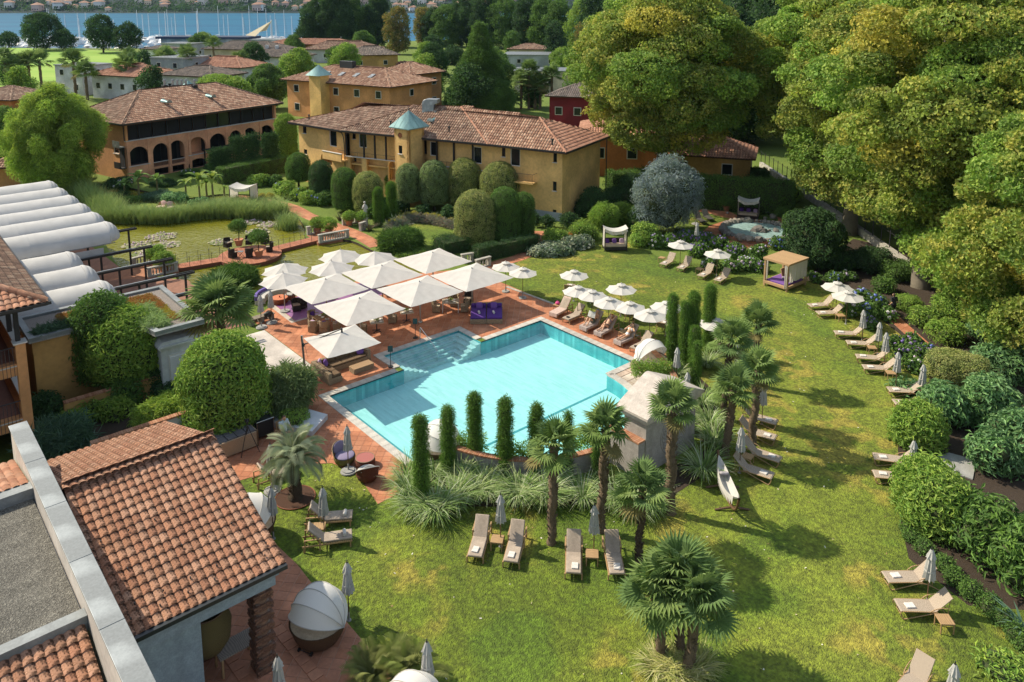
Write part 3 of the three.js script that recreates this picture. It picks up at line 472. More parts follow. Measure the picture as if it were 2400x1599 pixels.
const panels={small:panelGeo(8,1.1,0.36,0.03,0.02),vent:panelGeo(8,0.34,0.1,0.01,0.02),square:panelGeo(4,3.02,0.62,0.05,0.012,0.012),octagon:panelGeo(8,1.72,0.62,0.03,0.07),cant:panelGeo(4,2.35,0.52,0.05,0.012,0.01)};
const ribsOf=(n,R,y,drop)=>Array.from({length:n},(_,k)=>{const a=(k + 0.5) / n*2*PI;return bar([0.05*cos(a),y - 0.05,0.05*sin(a)],[R*0.98*cos(a),y - drop - 0.035,R*0.98*sin(a)],0.011,4);});
function canopy(t,g,n,y,m=M.canvas){for (let k=0;k<n;k++) share('canopy_panel',g,m,t,0,y,0,k / n*2*PI);}
const proto={};
function place(kind,build,p,turn,name,label,cat,group){
if (!proto[kind]){const t=thing(name,label,cat,p,turn,group);build(t);proto[kind]=t;return t;}
return copy(proto[kind],p,turn,label,group);
}
const smallUmbrella=(p,label,onTiles)=>place(onTiles?'umbrellaTiles':'umbrella',(t)=>{
canopy(t,panels.small,8,2.3);for (let k=0;k<8;k++) share('vent_panel',panels.vent,M.canvas,t,0,2.4,0,k / 8*2*PI);
mesh('ribs',ribsOf(8,1.05,2.3,0.36),M.alu,t);mesh('finial',ball(0.04,0,2.42,0,8,6),M.alu,t);mesh('pole',cyl(0.022,0.022,2.36,0,0,0,8),M.teakDark,t);
mesh('base',onTiles?[cyl(0.3,0.28,0.06,0,0.02,0,24),cyl(0.05,0.05,0.3,0,0.08,0,10)]:[cyl(0.035,0.035,0.35,0,0,0,10),cyl(0.09,0.08,0.03,0,0,0,12)],M.concrete,t);
},p,rr(0,0.7),'round_parasol',label,'parasol','open white round parasols');
function pleats(y0,y1,r0,r1,n,deep,h=7,flare=0){
const pos=[],P=(i,j)=>{const t=j / h,a=i / (2*n)*2*PI + t*0.25,r=(r1 + (r0 - r1)*Math.pow(t,0.8) + flare*t*t)*(i % 2?1 - deep*(0.3 + 0.7*t):1)*(1 + 0.05*sin(i*1.7 + j));return V(r*cos(a),y1 + (y0 - y1)*t + (j===h?0.02*(i % 2):0),r*sin(a));};
for (let j=0;j<h;j++) for (let i=0;i<2*n;i++) for (const q of [P(i,j),P(i + 1,j + 1),P(i,j + 1),P(i,j),P(i + 1,j),P(i + 1,j + 1)]) pos.push(q.x,q.y,q.z);
const g=new THREE.BufferGeometry();g.setAttribute('position',new THREE.Float32BufferAttribute(pos,3));g.computeVertexNormals();return g;
}
const closedParasol=(p,label,onTiles)=>place(onTiles?'closedTiles':'closed',(t)=>{
mesh('folded_canopy',pleats(1.12,2.24,0.235,0.07,9,0.38),M.canvasGrey,t);mesh('vent_flap',pleats(1.95,2.3,0.165,0.045,8,0.3,4,0.03),M.canvasGrey,t);mesh('tie_strap',cyl(0.185,0.175,0.05,0,1.45,0,12,true),M.canvasGrey,t);
mesh('finial',[cyl(0.02,0.012,0.1,0,2.28,0,8),ball(0.025,0,2.38,0,8,6)],M.black,t);mesh('pole',cyl(0.022,0.022,2.28,0,0,0,8),M.teakDark,t);
mesh('base',onTiles?[cyl(0.38,0.36,0.05,0,0.02,0,28),cyl(0.29,0.28,0.05,0,0.07,0,24),cyl(0.04,0.04,0.28,0,0.12,0,10)]:[cyl(0.035,0.035,0.32,0,0,0,10),cyl(0.09,0.08,0.03,0,0,0,12)],M.concrete,t);
},p,rr(0,6),'closed_parasol',label,'parasol','closed grey parasols');
const squareUmbrella=(p,label)=>place('square',(t)=>{
canopy(t,panels.square,4,2.93);mesh('ribs',ribsOf(4,2.95,2.93,0.62),M.alu,t);mesh('pole',cyl(0.045,0.045,2.9,0,0.02,0,12),M.alu,t);mesh('base',[cyl(0.16,0.15,0.04,0,0.02,0,20)],M.alu,t);mesh('finial',cyl(0.06,0.03,0.1,0,2.9,0,10),M.alu,t);
},p,AZ,'square_parasol',label,'parasol','large square white parasols');
const octUmbrella=(p,label)=>place('oct',(t)=>{
canopy(t,panels.octagon,8,2.88);mesh('ribs',ribsOf(8,1.66,2.88,0.62),M.alu,t);mesh('pole',cyl(0.04,0.04,2.85,0,0.02,0,12),M.alu,t);mesh('base',cyl(0.35,0.33,0.07,0,0.02,0,24),M.concrete,t);mesh('finial',cyl(0.03,0.015,0.18,0,2.86,0,8),M.alu,t);
},p,rr(0,0.7),'octagonal_parasol',label,'parasol','white octagonal parasols by the pond');
const slingLounger=(p,turn,label,dark)=>place(dark?'slingDark':'sling',(t)=>{
const m=dark?std(0.10,0.095,0.09,{map:scaled(weave,8)}):M.sling,rod=dark?M.black:M.teak;
mesh('seat',[rbox(1.22,0.028,0.6,0.4,0.335,0,0.012),box(0.05,0.024,0.6,1.02,0.32,0,0,0,-0.5)],m,t);
mesh('backrest',rbox(0.8,0.03,0.6,-0.46,0.6,0,0.012,0,0,-0.8),m,t);
for (const s of [-1,1]){
mesh('side_rail',pipe([[-0.25,0.33,s*0.31],[0.4,0.33,s*0.31],[1,0.325,s*0.31]],0.02,8,6),rod,t);
mesh('leg',pipe([[1.02,0.32,s*0.31],[1.05,0.27,s*0.31],[0.93,0.02,s*0.31],[0.86,0.03,s*0.31],[0.3,0.19,s*0.33],[-0.15,0.30,s*0.34],[-0.45,0.24,s*0.34],[-0.86,0.02,s*0.34]],0.018,40,6),rod,t);
mesh('armrest',pipe([[0.02,0.35,s*0.33],[-0.15,0.47,s*0.345],[-0.45,0.53,s*0.345],[-0.62,0.5,s*0.34]],0.017,16,6),rod,t);
mesh('back_stay',bar([-0.68,0.76,s*0.25],[-0.62,0.12,s*0.27],0.013),rod,t);
}
for (const [x,y] of [[-0.62,0.13],[0.93,0.03],[-0.75,0.87]]) mesh('crossbar',bar([x,y,-0.3],[x,y,0.3],0.014),rod,t);
},p,turn,'sling_lounger',label,'sun lounger',dark?'dark loungers on the small lawn':'beige sling loungers on the lawn');
const padLounger=(p,turn,label)=>place('pad',(t)=>{
for (const s of [-1,1]){
mesh('side_rail',rbox(1.98,0.07,0.035,0.02,0.25,s*0.315,0.008),M.teak,t);
for (const x of [0.93,-0.28,-0.9]) mesh('leg',rbox(0.06,x<0?(x<-0.5?0.26:0.52):0.26,0.05,x,x<0?(x<-0.5?0.13:0.26):0.13,s*0.325,0.008),M.teak,t);
mesh('armrest',rbox(0.66,0.035,0.06,-0.56,0.53,s*0.33,0.01),M.teak,t);mesh('arm_post',rbox(0.05,0.5,0.045,-0.86,0.28,s*0.33,0.008),M.teak,t);
}
for (let k=0;k<12;k++) mesh('slat',box(0.06,0.018,0.6,-0.12 + 0.097*k,0.275,0),M.teak,t);
mesh('back_frame',[rbox(0.84,0.03,0.04,-0.5,0.555,-0.26,0.01,0,0,-0.82),rbox(0.84,0.03,0.04,-0.5,0.555,0.26,0.01,0,0,-0.82),...[0,1,2,3,4].map((k)=>box(0.05,0.02,0.52,-0.3 - 0.11*k,0.35 + 0.118*k,0,0,0,-0.82))],M.teak,t);
mesh('seat_cushion',rbox(1.18,0.085,0.58,0.42,0.33,0,0.035),M.cushion,t);mesh('back_cushion',rbox(0.86,0.085,0.58,-0.42,0.64,0,0.035,0,0,-0.82),M.cushion,t);
},p,turn,'cushioned_lounger',label,'sun lounger','teak loungers with taupe cushions');
const foldedTowel=(p,turn,label)=>place('towel',(t)=>{mesh('towel_fold',[rbox(0.34,0.03,0.26,0,0.015,0,0.013),rbox(0.33,0.026,0.25,0.004,0.041,0,0.012)],M.towel,t);},p,turn,'folded_towel',label,'towel','folded white towels on the loungers');
const rolledTowel=(p,turn,label)=>place('towelRoll',(t)=>{mesh('towel_roll',[move(new THREE.CylinderGeometry(0.075,0.075,0.32,16),0,0.075,0,0,PI / 2)],M.towel,t);mesh('roll_end',[move(new THREE.TorusGeometry(0.04,0.014,5,14),0,0.075,0.162),move(new THREE.TorusGeometry(0.04,0.014,5,14),0,0.075,-0.162)],M.towel,t,{kind:'stuff'});},p,turn,'rolled_towel',label,'towel','rolled white towels');
const sideTable=(p,turn,label)=>place('sideTable',(t)=>{
mesh('tabletop',rbox(0.5,0.03,0.5,0,0.4,0,0.008),M.teak,t);mesh('apron',[box(0.44,0.05,0.025,0,0.36,0.21),box(0.44,0.05,0.025,0,0.36,-0.21),box(0.025,0.05,0.395,0.21,0.36,0),box(0.025,0.05,0.395,-0.21,0.36,0)],M.teak,t);
for (const x of [-1,1]) for (const z of [-1,1]) mesh('leg',rbox(0.04,0.385,0.04,x*0.22,0.192,z*0.22,0.006),M.teak,t);
},p,turn,'side_table',label,'side table','low teak side tables');
function loungerAt(make,fx,fy,kx,ky,label,opt={}){
const a=at(fx,fy,0.34),b=at(kx,ky,0.34),turn=atan2(-(a.z - b.z),a.x - b.x),F=frame(V(b.x,0,b.z),turn),base=opt.y??0.012;
const o=make(F(0.22,0,base),turn,label);o.userData.turn=undefined;delete o.userData.turn;
return{F:(x,z,h=0)=>F(x + 0.22,z,h),turn,o,base};
}
// ---------- loungers, parasols and tables, set out where the survey of the photograph finds them ----------
const BLK={c1:[0,0],c2:[600,0],c3:[1200,0],c4:[1700,0],c5:[0,380],c6:[600,380],c7:[1200,380],c8:[1700,380],d1:[0,760],d2:[600,760],d3:[1200,760],d4:[1700,760],d5:[0,1133],d6:[600,1133],d7:[1200,1133],e:[1270,620]};
const at3=(k,x,y,h=0)=>at(BLK[k][0] + x / 3.363,BLK[k][1] + y / 3.363,h);
const px3=(k,x,y)=>[BLK[k][0] + x / 3.363,BLK[k][1] + y / 3.363];
const lounge3=(make,k,fx,fy,hx,hy,label,opt)=>loungerAt(make,...px3(k,fx,fy),...px3(k,hx,hy),label,opt);
const towelOn=(L,label,make=foldedTowel,x=0.62,top=0.35)=>make(L.F(x,rr(-0.06,0.06),top + L.base),L.turn + rr(-0.15,0.15),label);
const tableBy=(L,label,z=0.75,x=-0.3)=>sideTable(L.F(x,z,L.base),L.turn,label);
const border=[
['d8',2099.7,1418.2,2186.6,1420.8,'nearest of the border, beside the row of clipped box balls'],['d8',2067.4,1352.6,2151.8,1351.6,'second of the border, beside the closed parasol at the box balls'],
['d4',1190,1180,1400,1200,'half hidden by the clipped laurel hedge'],['d4',1182,1040,1395,1070,'with a closed parasol at its head by the laurel hedge'],
['d4',1325,612,1520,622,'mostly hidden under drooping rhododendron leaves'],['d4',1265,512,1470,522,'with its foot covered by a rhododendron branch'],
['d4',1088,335,1262,345,'fifth from the wooden pavilion, by blue hydrangeas'],['d4',1024,250,1205,265,'fourth from the two grouped white parasols'],
['c8',967,1420,1122,1430,'third after the two grouped white parasols'],['c8',868,1343,1020,1350,'second after the two grouped white parasols'],
['c8',716,1188,862,1183,'under the nearer of two grouped white parasols'],['c8',646,1130,790,1120,'next to the wooden pavilion, under the farther parasol']];
border.forEach(([k,a,b,c,d,w],i)=>{
const text=`beige sling lounger ${w}`,L=k==='d8'?loungerAt(slingLounger,a,b,c,d,text):lounge3(slingLounger,k,a,b,c,d,text);
towelOn(L,`folded towel on the lounger ${w}`.split(' ').slice(0,16).join(' '));
if (i % 2===0) tableBy(L,`low teak table behind the lounger ${w}`.replace('nearest of the border, ',''),-0.7);
});
const west=[[1185,808,1245,775,'first from the swing daybed, under the first parasol by the hydrangeas'],[1318,842,1375,805,'second from the swing daybed, by the hydrangeas'],[1478,902,1545,865,'third from the swing daybed, by the hydrangeas'],[1608,938,1675,900,'fourth from the swing daybed, nearest the wooden pavilion']];
west.forEach(([a,b,c,d,w],i)=>{const L=lounge3(slingLounger,'c7',a,b,c,d,`beige sling lounger ${w}`);towelOn(L,`folded towel on the lounger ${w}`.split(' ').slice(0,16).join(' '));if (i % 2===0) tableBy(L,`low teak table between the ${i ? 'third and fourth' : 'first and second'} loungers from the swing daybed`,0.78);});
[[2095,775,1895,722,'farthest of four beside the two palms, in shade'],[2070,893,1880,838,'second of four beside the leaning palm trunk'],[2100,1063,1910,1000,'third of four beside the closed parasol and palm'],[2045,1193,1842,1128,'nearest the hammock, lying in full shade']].forEach(([a,b,c,d,w],i)=>{
const L=lounge3(slingLounger,'d3',a,b,c,d,`taupe sling lounger ${w}`);towelOn(L,`folded towel on the lounger ${w}`.split(' ').slice(0,16).join(' '));if (i % 2===0) tableBy(L,i?'low teak table between the two loungers nearest the hammock':'low teak table behind the palm trunk between two loungers',0.72);
});
[[1345,655,1333,679,'with its back to the pool, farthest of the back row'],[1390,668,1370,690,'half hidden under the second parasol of the back row'],[1470,695,1447,722,'behind the third parasol pole of the poolside row'],[1497,712,1478,742,'behind the fourth parasol of the poolside row'],[1573,737,1552,768,'with its back to the sunbathers, before the cypresses'],[1618,750,1600,782,'between the first two clipped cypresses'],[1690,790,1672,812,'behind the fan palm by the half-hidden parasol']].forEach(([a,b,c,d,w])=>{const L=loungerAt(slingLounger,a,b,c,d,`beige sling lounger ${w}`);towelOn(L,`folded towel on the lounger ${w}`);});
{const L=loungerAt(slingLounger,1745,800,1708,820,'beige sling lounger in the shade behind two palms');towelOn(L,'folded towel on the lounger in shade behind two palms');}
const poolside=[['c7',330,1195,405,1155,'first of the poolside row, draped with a pink towel'],['c7',430,1235,515,1200,'second of the poolside row, empty with a small black tray'],['c7',575,1300,655,1265,'third of the poolside row, under the reading guest'],['c7',685,1345,765,1305,'fourth of the poolside row, under the guest lying down'],['c7',850,1410,930,1375,'fifth of the poolside row, under the guest in white'],['c7',970,1465,1050,1425,'last of the poolside row, next to the white shell daybed']];
const row=poolside.map(([k,a,b,c,d,w])=>lounge3(padLounger,k,a,b,c,d,`teak lounger with taupe cushions, ${w}`,{y:0.03}));
for (const i of [0,2,3,4]){
const L=row[i],pink=i===0,m=pink?std(0.62,0.46,0.40,{map:scaled(mottle,3),roughness:1}):std(0.46,0.38,0.35,{map:scaled(mottle,3),roughness:1});
const t=thing('spread_towel',`${pink ? 'pale pink' : 'mauve'} towel spread over the ${['first', '', 'third', 'fourth', 'fifth'][i]} poolside lounger`,'towel',L.F(0,0,L.base),L.turn,'towels spread on the poolside loungers');
mesh('towel_cloth',[rbox(1.24,0.018,0.66,0.42,0.386,0,0.008),rbox(0.014,0.26,0.64,1.045,0.26,0,0.006),rbox(0.95,0.018,0.64,-0.44,0.692,0,0.008,0,0,-0.82),...[-1,1].map((s)=>rbox(1.1,0.13,0.014,0.45,0.33,s*0.335,0.006))],m,t);
}
tableBy(row[2],'low teak table with a magazine between the reading and lying guests',0.62,-0.35);tableBy(row[4],'low teak table between the last two poolside loungers',0.62,-0.35);tableBy(row[0],'low teak table with a pink bag between the first poolside loungers',0.62,-0.4);
{const b=thing('beach_bag','crumpled pink bag on the table between the first poolside loungers','bag',row[0].F(-0.4,0.62,row[0].base + 0.42));mesh('bag_body',move(new THREE.SphereGeometry(0.17,10,8).scale(1,0.7,0.8),0,0.1,0),std(0.62,0.08,0.26),b);mesh('bag_handle',move(new THREE.TorusGeometry(0.09,0.012,5,14,PI),0,0.18,0),std(0.62,0.08,0.26),b);}
for (const [i,w] of [[1,'second'],[5,'last']]){const t=thing('ash_tray',`small black tray lying on the ${w} poolside lounger`,'tray',row[i].F(0.75,0,row[i].base + 0.373),0.4,'small black trays');mesh('tray_dish',lathe([[0,0],[0.11,0],[0.13,0.04],[0.11,0.04],[0.1,0.012],[0,0.012]],14),M.black,t);}
[['d6',1720,590,1770,415,'farthest left of the four facing the camera'],['d6',2005,630,2050,455,'second of the four, beside the leaning palm trunk'],['d7',485,705,487,535,'third of the four, left of the low table'],['d7',830,715,795,540,'fourth of the four, beside the dark palm trunk']].forEach(([k,a,b,c,d,w],i)=>{
const L=lounge3(padLounger,k,a,b,c,d,`taupe cushioned teak lounger ${w}`);towelOn(L,`folded towel on the lounger ${w}`,foldedTowel,0.68,0.373);if (i % 2===0) tableBy(L,`low teak table between the ${i ? 'third and fourth' : 'first and second'} loungers facing the camera`,-0.72,-0.05);
});
[['d6',742,245,528,262,'beside the bark bed, farther of the pair'],['d6',740,400,515,432,'nearer of the pair by the round bark bed'],['d2',278,1125,110,1185,'half hidden under the feather palm']].forEach(([k,a,b,c,d,w],i)=>{
const L=lounge3(padLounger,k,a,b,c,d,`taupe cushioned teak lounger ${w}`);towelOn(L,`rolled white towel on the lounger ${w}`,rolledTowel,0.7,0.373);if (i===0) tableBy(L,'low teak table between the two loungers by the bark bed',0.72,-0.3);
});
{const L=loungerAt(slingLounger,2105,1640,2150,1588,'beige sling lounger cut by the bottom edge of the picture');towelOn(L,'folded towel on the lounger cut by the bottom edge');}
[['d6',715,608,0,'on the lawn beside the round covered daybed'],['d6',1345,1230,0,'in the near lawn by the bottom edge'],['d6',115,20,0,'by the bark bed, in front of the half-hidden daybed'],['d6',522,20,0,'between the two loungers by the bark bed'],['d6',165,1352,1,'on the lower patio beside the brick columns'],['d6',1927,75,0,'behind the first two loungers facing the camera'],['d7',652,157,0,'in front of the palm trunk, behind two facing loungers'],['d2',715,795,1,'on the terrace point beside the olive egg chair'],['d2',108,935,1,'among the feather palm leaves'],
['d3',1988,452,0,'right of the two tall palms'],['d3',1812,800,0,'between the loungers by the hammock'],['d3',1387,368,0,'behind the stone cap of the garden gate'],['d3',1306,172,0,'between the clipped cypresses'],['d3',1783,205,0,'behind the crown of a fan palm'],['d4',1492,905,0,'beside the lounger by the laurel hedge'],['d4',1567,305,0,'in front of the bronze shrub at the border'],['d4',1368,207,0,'at the end of the border loungers by hydrangeas'],['d4',1275,55,0,'right of the border loungers, third from the white parasols'],['c8',1222,1252,0,'right of the border loungers, second from the white parasols'],['c8',1095,1155,0,'right of the border loungers, first from the white parasols'],['c5',2047,1042,1,'over the stone bench by the purple floor, left one'],['c5',2128,1008,1,'over the stone bench by the purple floor, right one'],['c7',1462,468,0,'behind the blue cedar, lower one'],['c7',1453,305,1,'behind the blue cedar, upper one']].forEach(([k,x,y,f,w])=>{const p=at3(k,x,y,2.4);p.y=f?0.03:0.012;closedParasol(p,`closed grey parasol ${w}`,f);});
for (const [x,y,w] of [[2185,1283,'beside the clipped box balls'],[2240,1551,'at the bottom right of the lawn']]){const p=at(x,y,2.4);p.y=0.012;closedParasol(p,`closed grey parasol ${w}`);}
[['c6',1968,784,1,'farther of two on the terrace corner'],['c6',2103,830,1,'nearer of two on the terrace corner'],['c7',490,848,0,'first of the back row on the lawn'],['c7',520,972,0,'first of the poolside row'],['c7',632,1005,0,'second of the poolside row'],['c7',765,1062,0,'third of the poolside row'],['c7',930,1097,0,'fourth of the poolside row'],['c7',1088,1157,0,'fifth of the poolside row, nearest the cypresses'],['c7',862,955,0,'second of the back row on the lawn'],['c7',1220,1094,0,'third of the back row, above the first cypress'],['c7',1610,1228,0,'half hidden behind the tallest clipped cypress'],['c7',1331,614,0,'over the first loungers by the hydrangeas'],['c7',1622,684,0,'over the third and fourth loungers by the hydrangeas'],['c8',887,940,0,'farther of two grouped by the blue hydrangeas'],['c8',970,1012,0,'nearer of two grouped by the blue hydrangeas']].forEach(([k,x,y,f,w])=>{const p=at3(k,x,y,2.42);p.y=f?0.03:0.012;smallUmbrella(p,`open white round parasol, ${w}`,f);});
[[5.08,-9.75,'left of the back row, over the purple floor'],[9.5,-9.65,'middle of the back row'],[14,-9.7,'far right of the back row, by the hedge'],[5.06,-5.15,'left of the front row, nearest the camera'],[9.7,-5.15,'middle of the front row, before the notice stand'],[14.05,-4.95,'right of the front row, over the purple daybed']].forEach(([u,v,w])=>squareUmbrella(pf(u,v,0.03),`large square white parasol, ${w}`));
[['c6',665,678,'farthest, over the pond edge'],['c6',935,693,'beside the weeping bush'],['c6',225,783,'farther left over the pond edge'],['c6',593,768,'behind the square parasols in the middle'],['c6',212,860,'over the orange lounge seats']].forEach(([k,x,y,w])=>{const p=at3(k,x,y,3.02);p.y=0.03;octUmbrella(p,`white octagonal parasol, ${w}`);});
{// cantilever parasol over the sofa
const c=thing('cantilever_parasol','white square cantilever parasol with a side mast over the wicker sofa','parasol',pf(1.7,-1.35,0.03),AZ - 0.06);
canopy(c,panels.cant,4,2.86);mesh('ribs',ribsOf(4,2.3,2.86,0.52),M.alu,c);mesh('mast',[beam([-1.75,0.05,-1.35],[-1.85,2.62,-1.45],0.08,0.1)],M.alu,c);mesh('arm',[bar([-1.8,2.05,-1.42],[0,3.05,0],0.035,8),bar([-1.85,2.6,-1.45],[-0.75,2.64,-0.6],0.015)],M.iron,c);mesh('hub',cyl(0.06,0.05,0.3,0,2.8,0,10),M.iron,c);mesh('crank_box',rbox(0.14,0.22,0.16,-1.8,2.05,-1.42,0.03),M.iron,c);mesh('strap',bar([-1.7,2.05,-1.38],[-1.62,1.3,-1.3],0.008,4),M.black,c);mesh('base',rbox(1,0.1,1,-1.75,0.05,-1.3,0.02),M.teakDark,c);
}
// ---------- terrace furniture ----------
const cushionAt=(parent,name,m,w,x,y,z,ry,rx=0)=>{const g=new THREE.SphereGeometry(1,12,8);const p=g.attributes.position;for (let i=0;i<p.count;i++){const s=(v)=>Math.sign(v)*Math.pow(abs(v),0.45);p.setXYZ(i,s(p.getX(i))*w / 2,s(p.getY(i))*w / 2,p.getZ(i)*0.08);}g.computeVertexNormals();return mesh(name,move(g,0,0,0,0,rx),m,parent,{at:V(x,y,z),turn:ry});};
function pillow(label,m,w,p,ry,rx=-0.35,group='loose cushions'){const t=thing('throw_pillow',label,'cushion',p,ry,group);cushionAt(t,'pillow_cover',m,w,0,w / 2 - 0.02,0,0,rx);return t;}
{
const s=thing('corner_sofa','tan wicker corner sofa with brown cushions under the cantilever parasol','sofa',pf(0.62,-3.2,0.03),AZ);
mesh('frame',[rbox(0.86,0.3,2.15,0.43,0.16,1.08,0.02),rbox(2.45,0.3,0.86,2.09,0.16,0.43,0.02)],M.wicker,s);
mesh('backrest',[rbox(0.2,0.7,2.2,0.08,0.36,1.08,0.02),rbox(3.1,0.7,0.2,1.75,0.36,0.08,0.02)],M.wicker,s);mesh('armrest',rbox(0.2,0.7,0.86,3.4,0.36,0.45,0.02),M.wicker,s);
for (const z of [0.98,1.68]) mesh('seat_cushion',rbox(0.68,0.13,0.68,0.53,0.37,z,0.04),M.brownPad,s);for (const x of [1.25,2.05,2.85]) mesh('seat_cushion',rbox(0.78,0.13,0.66,x,0.37,0.53,0.04),M.brownPad,s);
for (const x of [0.9,1.85,2.8]) mesh('back_cushion',rbox(0.92,0.34,0.14,x,0.58,0.25,0.05),M.brownPad,s);for (const z of [0.8,1.6]) mesh('back_cushion',rbox(0.14,0.34,0.78,0.25,0.58,z,0.05),M.brownPad,s);
pillow('purple cushion in the corner of the wicker sofa',M.violet,0.42,pf(1.25,-2.62,0.47),AZ + 0.8);pillow('lilac cushion behind the purple one on the wicker sofa',M.lilac,0.42,pf(1.02,-2.9,0.47),AZ + 0.9);pillow('purple cushion at the far end of the wicker sofa',M.violet,0.45,pf(3.62,-2.75,0.47),AZ - 0.2);pillow('lilac cushion at the far end of the wicker sofa',M.lilac,0.4,pf(3.8,-2.95,0.47),AZ - 0.5);
const t=thing('coffee_table','low tan wicker coffee table before the corner sofa','coffee table',pf(3.05,-1.6,0.03),AZ);mesh('table_body',rbox(1.35,0.3,0.62,0,0.15,0,0.02),M.wicker,t);mesh('table_top',rbox(1.37,0.025,0.64,0,0.315,0,0.008),std(0.42,0.27,0.15,{map:woodC}),t);
}
{// double daybed
const b=thing('double_daybed','double wicker daybed with deep purple mattresses by the pool corner','daybed',pf(13.6,-2.75,0.03),0.02);
mesh('frame',[rbox(1.1,0.32,2.1,-0.56,0.17,0,0.02),rbox(1.1,0.32,2.1,0.56,0.17,0,0.02),rbox(2.24,0.72,0.14,0,0.36,-1.06,0.02)],M.wicker,b);
for (const x of [-0.56,0.56]){mesh('mattress',rbox(1.06,0.14,1.9,x,0.41,0.06,0.05),M.purple,b);mesh('headrest',rbox(1.04,0.3,0.24,x,0.6,-0.86,0.1),M.purple,b);}
const F=frame(pf(13.6,-2.75),0.02);for (const [x,w] of [[-0.5,'left'],[0.5,'right']]){pillow(`purple patterned cushion on the ${w} half of the double daybed`,M.violet,0.46,F(x,-0.62,0.5),0.02,-0.35);rolledTowel(F(x,0.3,0.51),0.2,`rolled white towel on the ${w} half of the purple daybed`);}
}
const armchair=(p,turn,label,kind='tan')=>place('arm_' + kind,(t)=>{
const m=kind==='tan'?M.wicker:M.wickerDark,g=[];
mesh('seat',[rbox(0.56,0.1,0.54,0,0.4,0,0.03)],m,t);mesh('seat_cushion',rbox(0.5,0.06,0.5,0,0.475,0.02,0.025),kind==='tan'?M.beigePad:M.cushion,t);
const sh=new THREE.Shape();sh.absarc(0,0,0.33,PI*0.02,PI*0.98);sh.absarc(0,0,0.285,PI*0.98,PI*0.02,true);
mesh('backrest',[move(extrude(sh,0.42,0.01).rotateX(-PI / 2),0,0.42,-0.02)],m,t);mesh('skirt',[box(0.56,0.3,0.03,0,0.2,0.255),box(0.03,0.3,0.48,0.265,0.2,0),box(0.03,0.3,0.48,-0.265,0.2,0),box(0.5,0.3,0.03,0,0.2,-0.255)],m,t);
for (const s of [-1,1]){mesh('armrest',rbox(0.07,0.05,0.34,s*0.305,0.64,0.12,0.02),m,t);for (const z of [-0.23,0.25]) mesh('leg',cyl(0.022,0.026,0.4,s*0.25,0,z,6),m,t);}
},p,turn,kind==='tan'?'wicker_armchair':'dark_armchair',label,'armchair',kind==='tan'?'tan wicker armchairs under the parasols':'dark woven armchairs');
const setTex=texture(128,128,(u,v)=>(floor(v*10) % 2?[0.86,0.82,0.76]:[0.35,0.27,0.24]));
M.striped=std(0.8,0.78,0.74,{map:scaled(setTex,1.6)});
function diningTable(p,turn,label,{w=0.9,d=0.9,top=M.striped,iron=true}={}){
const t=thing('dining_table',label,'table',p,turn,'dining tables under the parasols');mesh('tabletop',rbox(w,0.035,d,0,0.73,0,0.01),top,t);
if (iron){mesh('column',cyl(0.04,0.04,0.7,0,0.02,0,8),M.iron,t);for (let k=0;k<4;k++){const a=k*PI / 2 + 0.78;mesh('foot',bar([0,0.1,0],[0.36*cos(a),0.02,0.36*sin(a)],0.025),M.iron,t);}}
else for (const x of [-1,1]) for (const z of [-1,1]) mesh('leg',rbox(0.06,0.715,0.06,x*(w / 2 - 0.05),0.357,z*(d / 2 - 0.05),0.01),M.canvas,t);
const s=thing('place_setting',`plates and green sprig on the ${label}`,'tableware',V(p.x,p.y + 0.748,p.z),turn,'table settings');mesh('plates',[[-0.25,-0.2],[0.25,-0.2],[-0.25,0.2],[0.25,0.2]].map(([x,z])=>lathe([[0,0],[0.08,0],[0.12,0.02],[0.08,0.008],[0,0.008]],14,x,0,z)),std(0.75,0.74,0.72,{roughness:0.3}),s,{kind:'stuff'});mesh('vase',cyl(0.03,0.04,0.1,0,0,0,10),M.canvas,s);scatter('sprig',s,K.fine,M.leafDull,Array.from({length:6},()=>({p:V(rr(-0.06,0.06),rr(0.1,0.18),rr(-0.06,0.06)),n:V(0,1,0),s:0.9,c:G.light()})));
}
const E3=(x,y,h)=>at(860 + x / 4.076,660 + y / 4.076,h);
[[95,480,'striped dining table nearest the cantilever parasol'],[380,385,'striped dining table under the front middle parasol']].forEach(([x,y,w],i)=>{const p=E3(x,y);p.y=0.03;diningTable(p,0.3,w);armchair(p.clone().add(V(-0.95,0,0.1)),1.57,`tan wicker armchair left of the ${w}`);});
{const p=E3(800,285);p.y=0.03;diningTable(p,0.05,'white-legged dining table laid beside the purple daybed',{w:1.2,iron:false});[[-1,0.1,1.57,'left'],[1,0.05,-1.57,'right'],[0.2,-0.95,0,'far side']].forEach(([x,z,a,w])=>armchair(p.clone().add(V(x,0,z)),a,`tan wicker armchair at the ${w} of the white-legged table`));armchair(p.clone().add(V(1.2,0,-1.3)),-0.4,'dark woven armchair behind the white-legged table','dark');}
const F2=(x,y,h)=>at(590 + x / 4.483,660 + y / 4.483,h);
{const p=F2(770,470);p.y=0.03;diningTable(p,AZ,'bare wooden dining table beside the purple floor',{w:1.5,d:0.8,top:std(0.30,0.17,0.075,{map:woodC}),iron:false});[[-0.95,-0.5,1.2,'far'],[0.95,0.55,-1.4,'near'],[0.2,1.0,3.0,'front'],[-0.55,0.9,2.8,'front left']].forEach(([x,z,a,w],i)=>{const q=p.clone().add(V(x,0,z));armchair(q,a,`tan wicker armchair at the ${w} side of the bare wooden table`);pillow(`${i % 2 ? 'lilac' : 'purple'} cushion in the armchair at the ${w} side of the wooden table`,i % 2?M.lilac:M.purple,0.36,V(q.x,0.5,q.z),a);});}
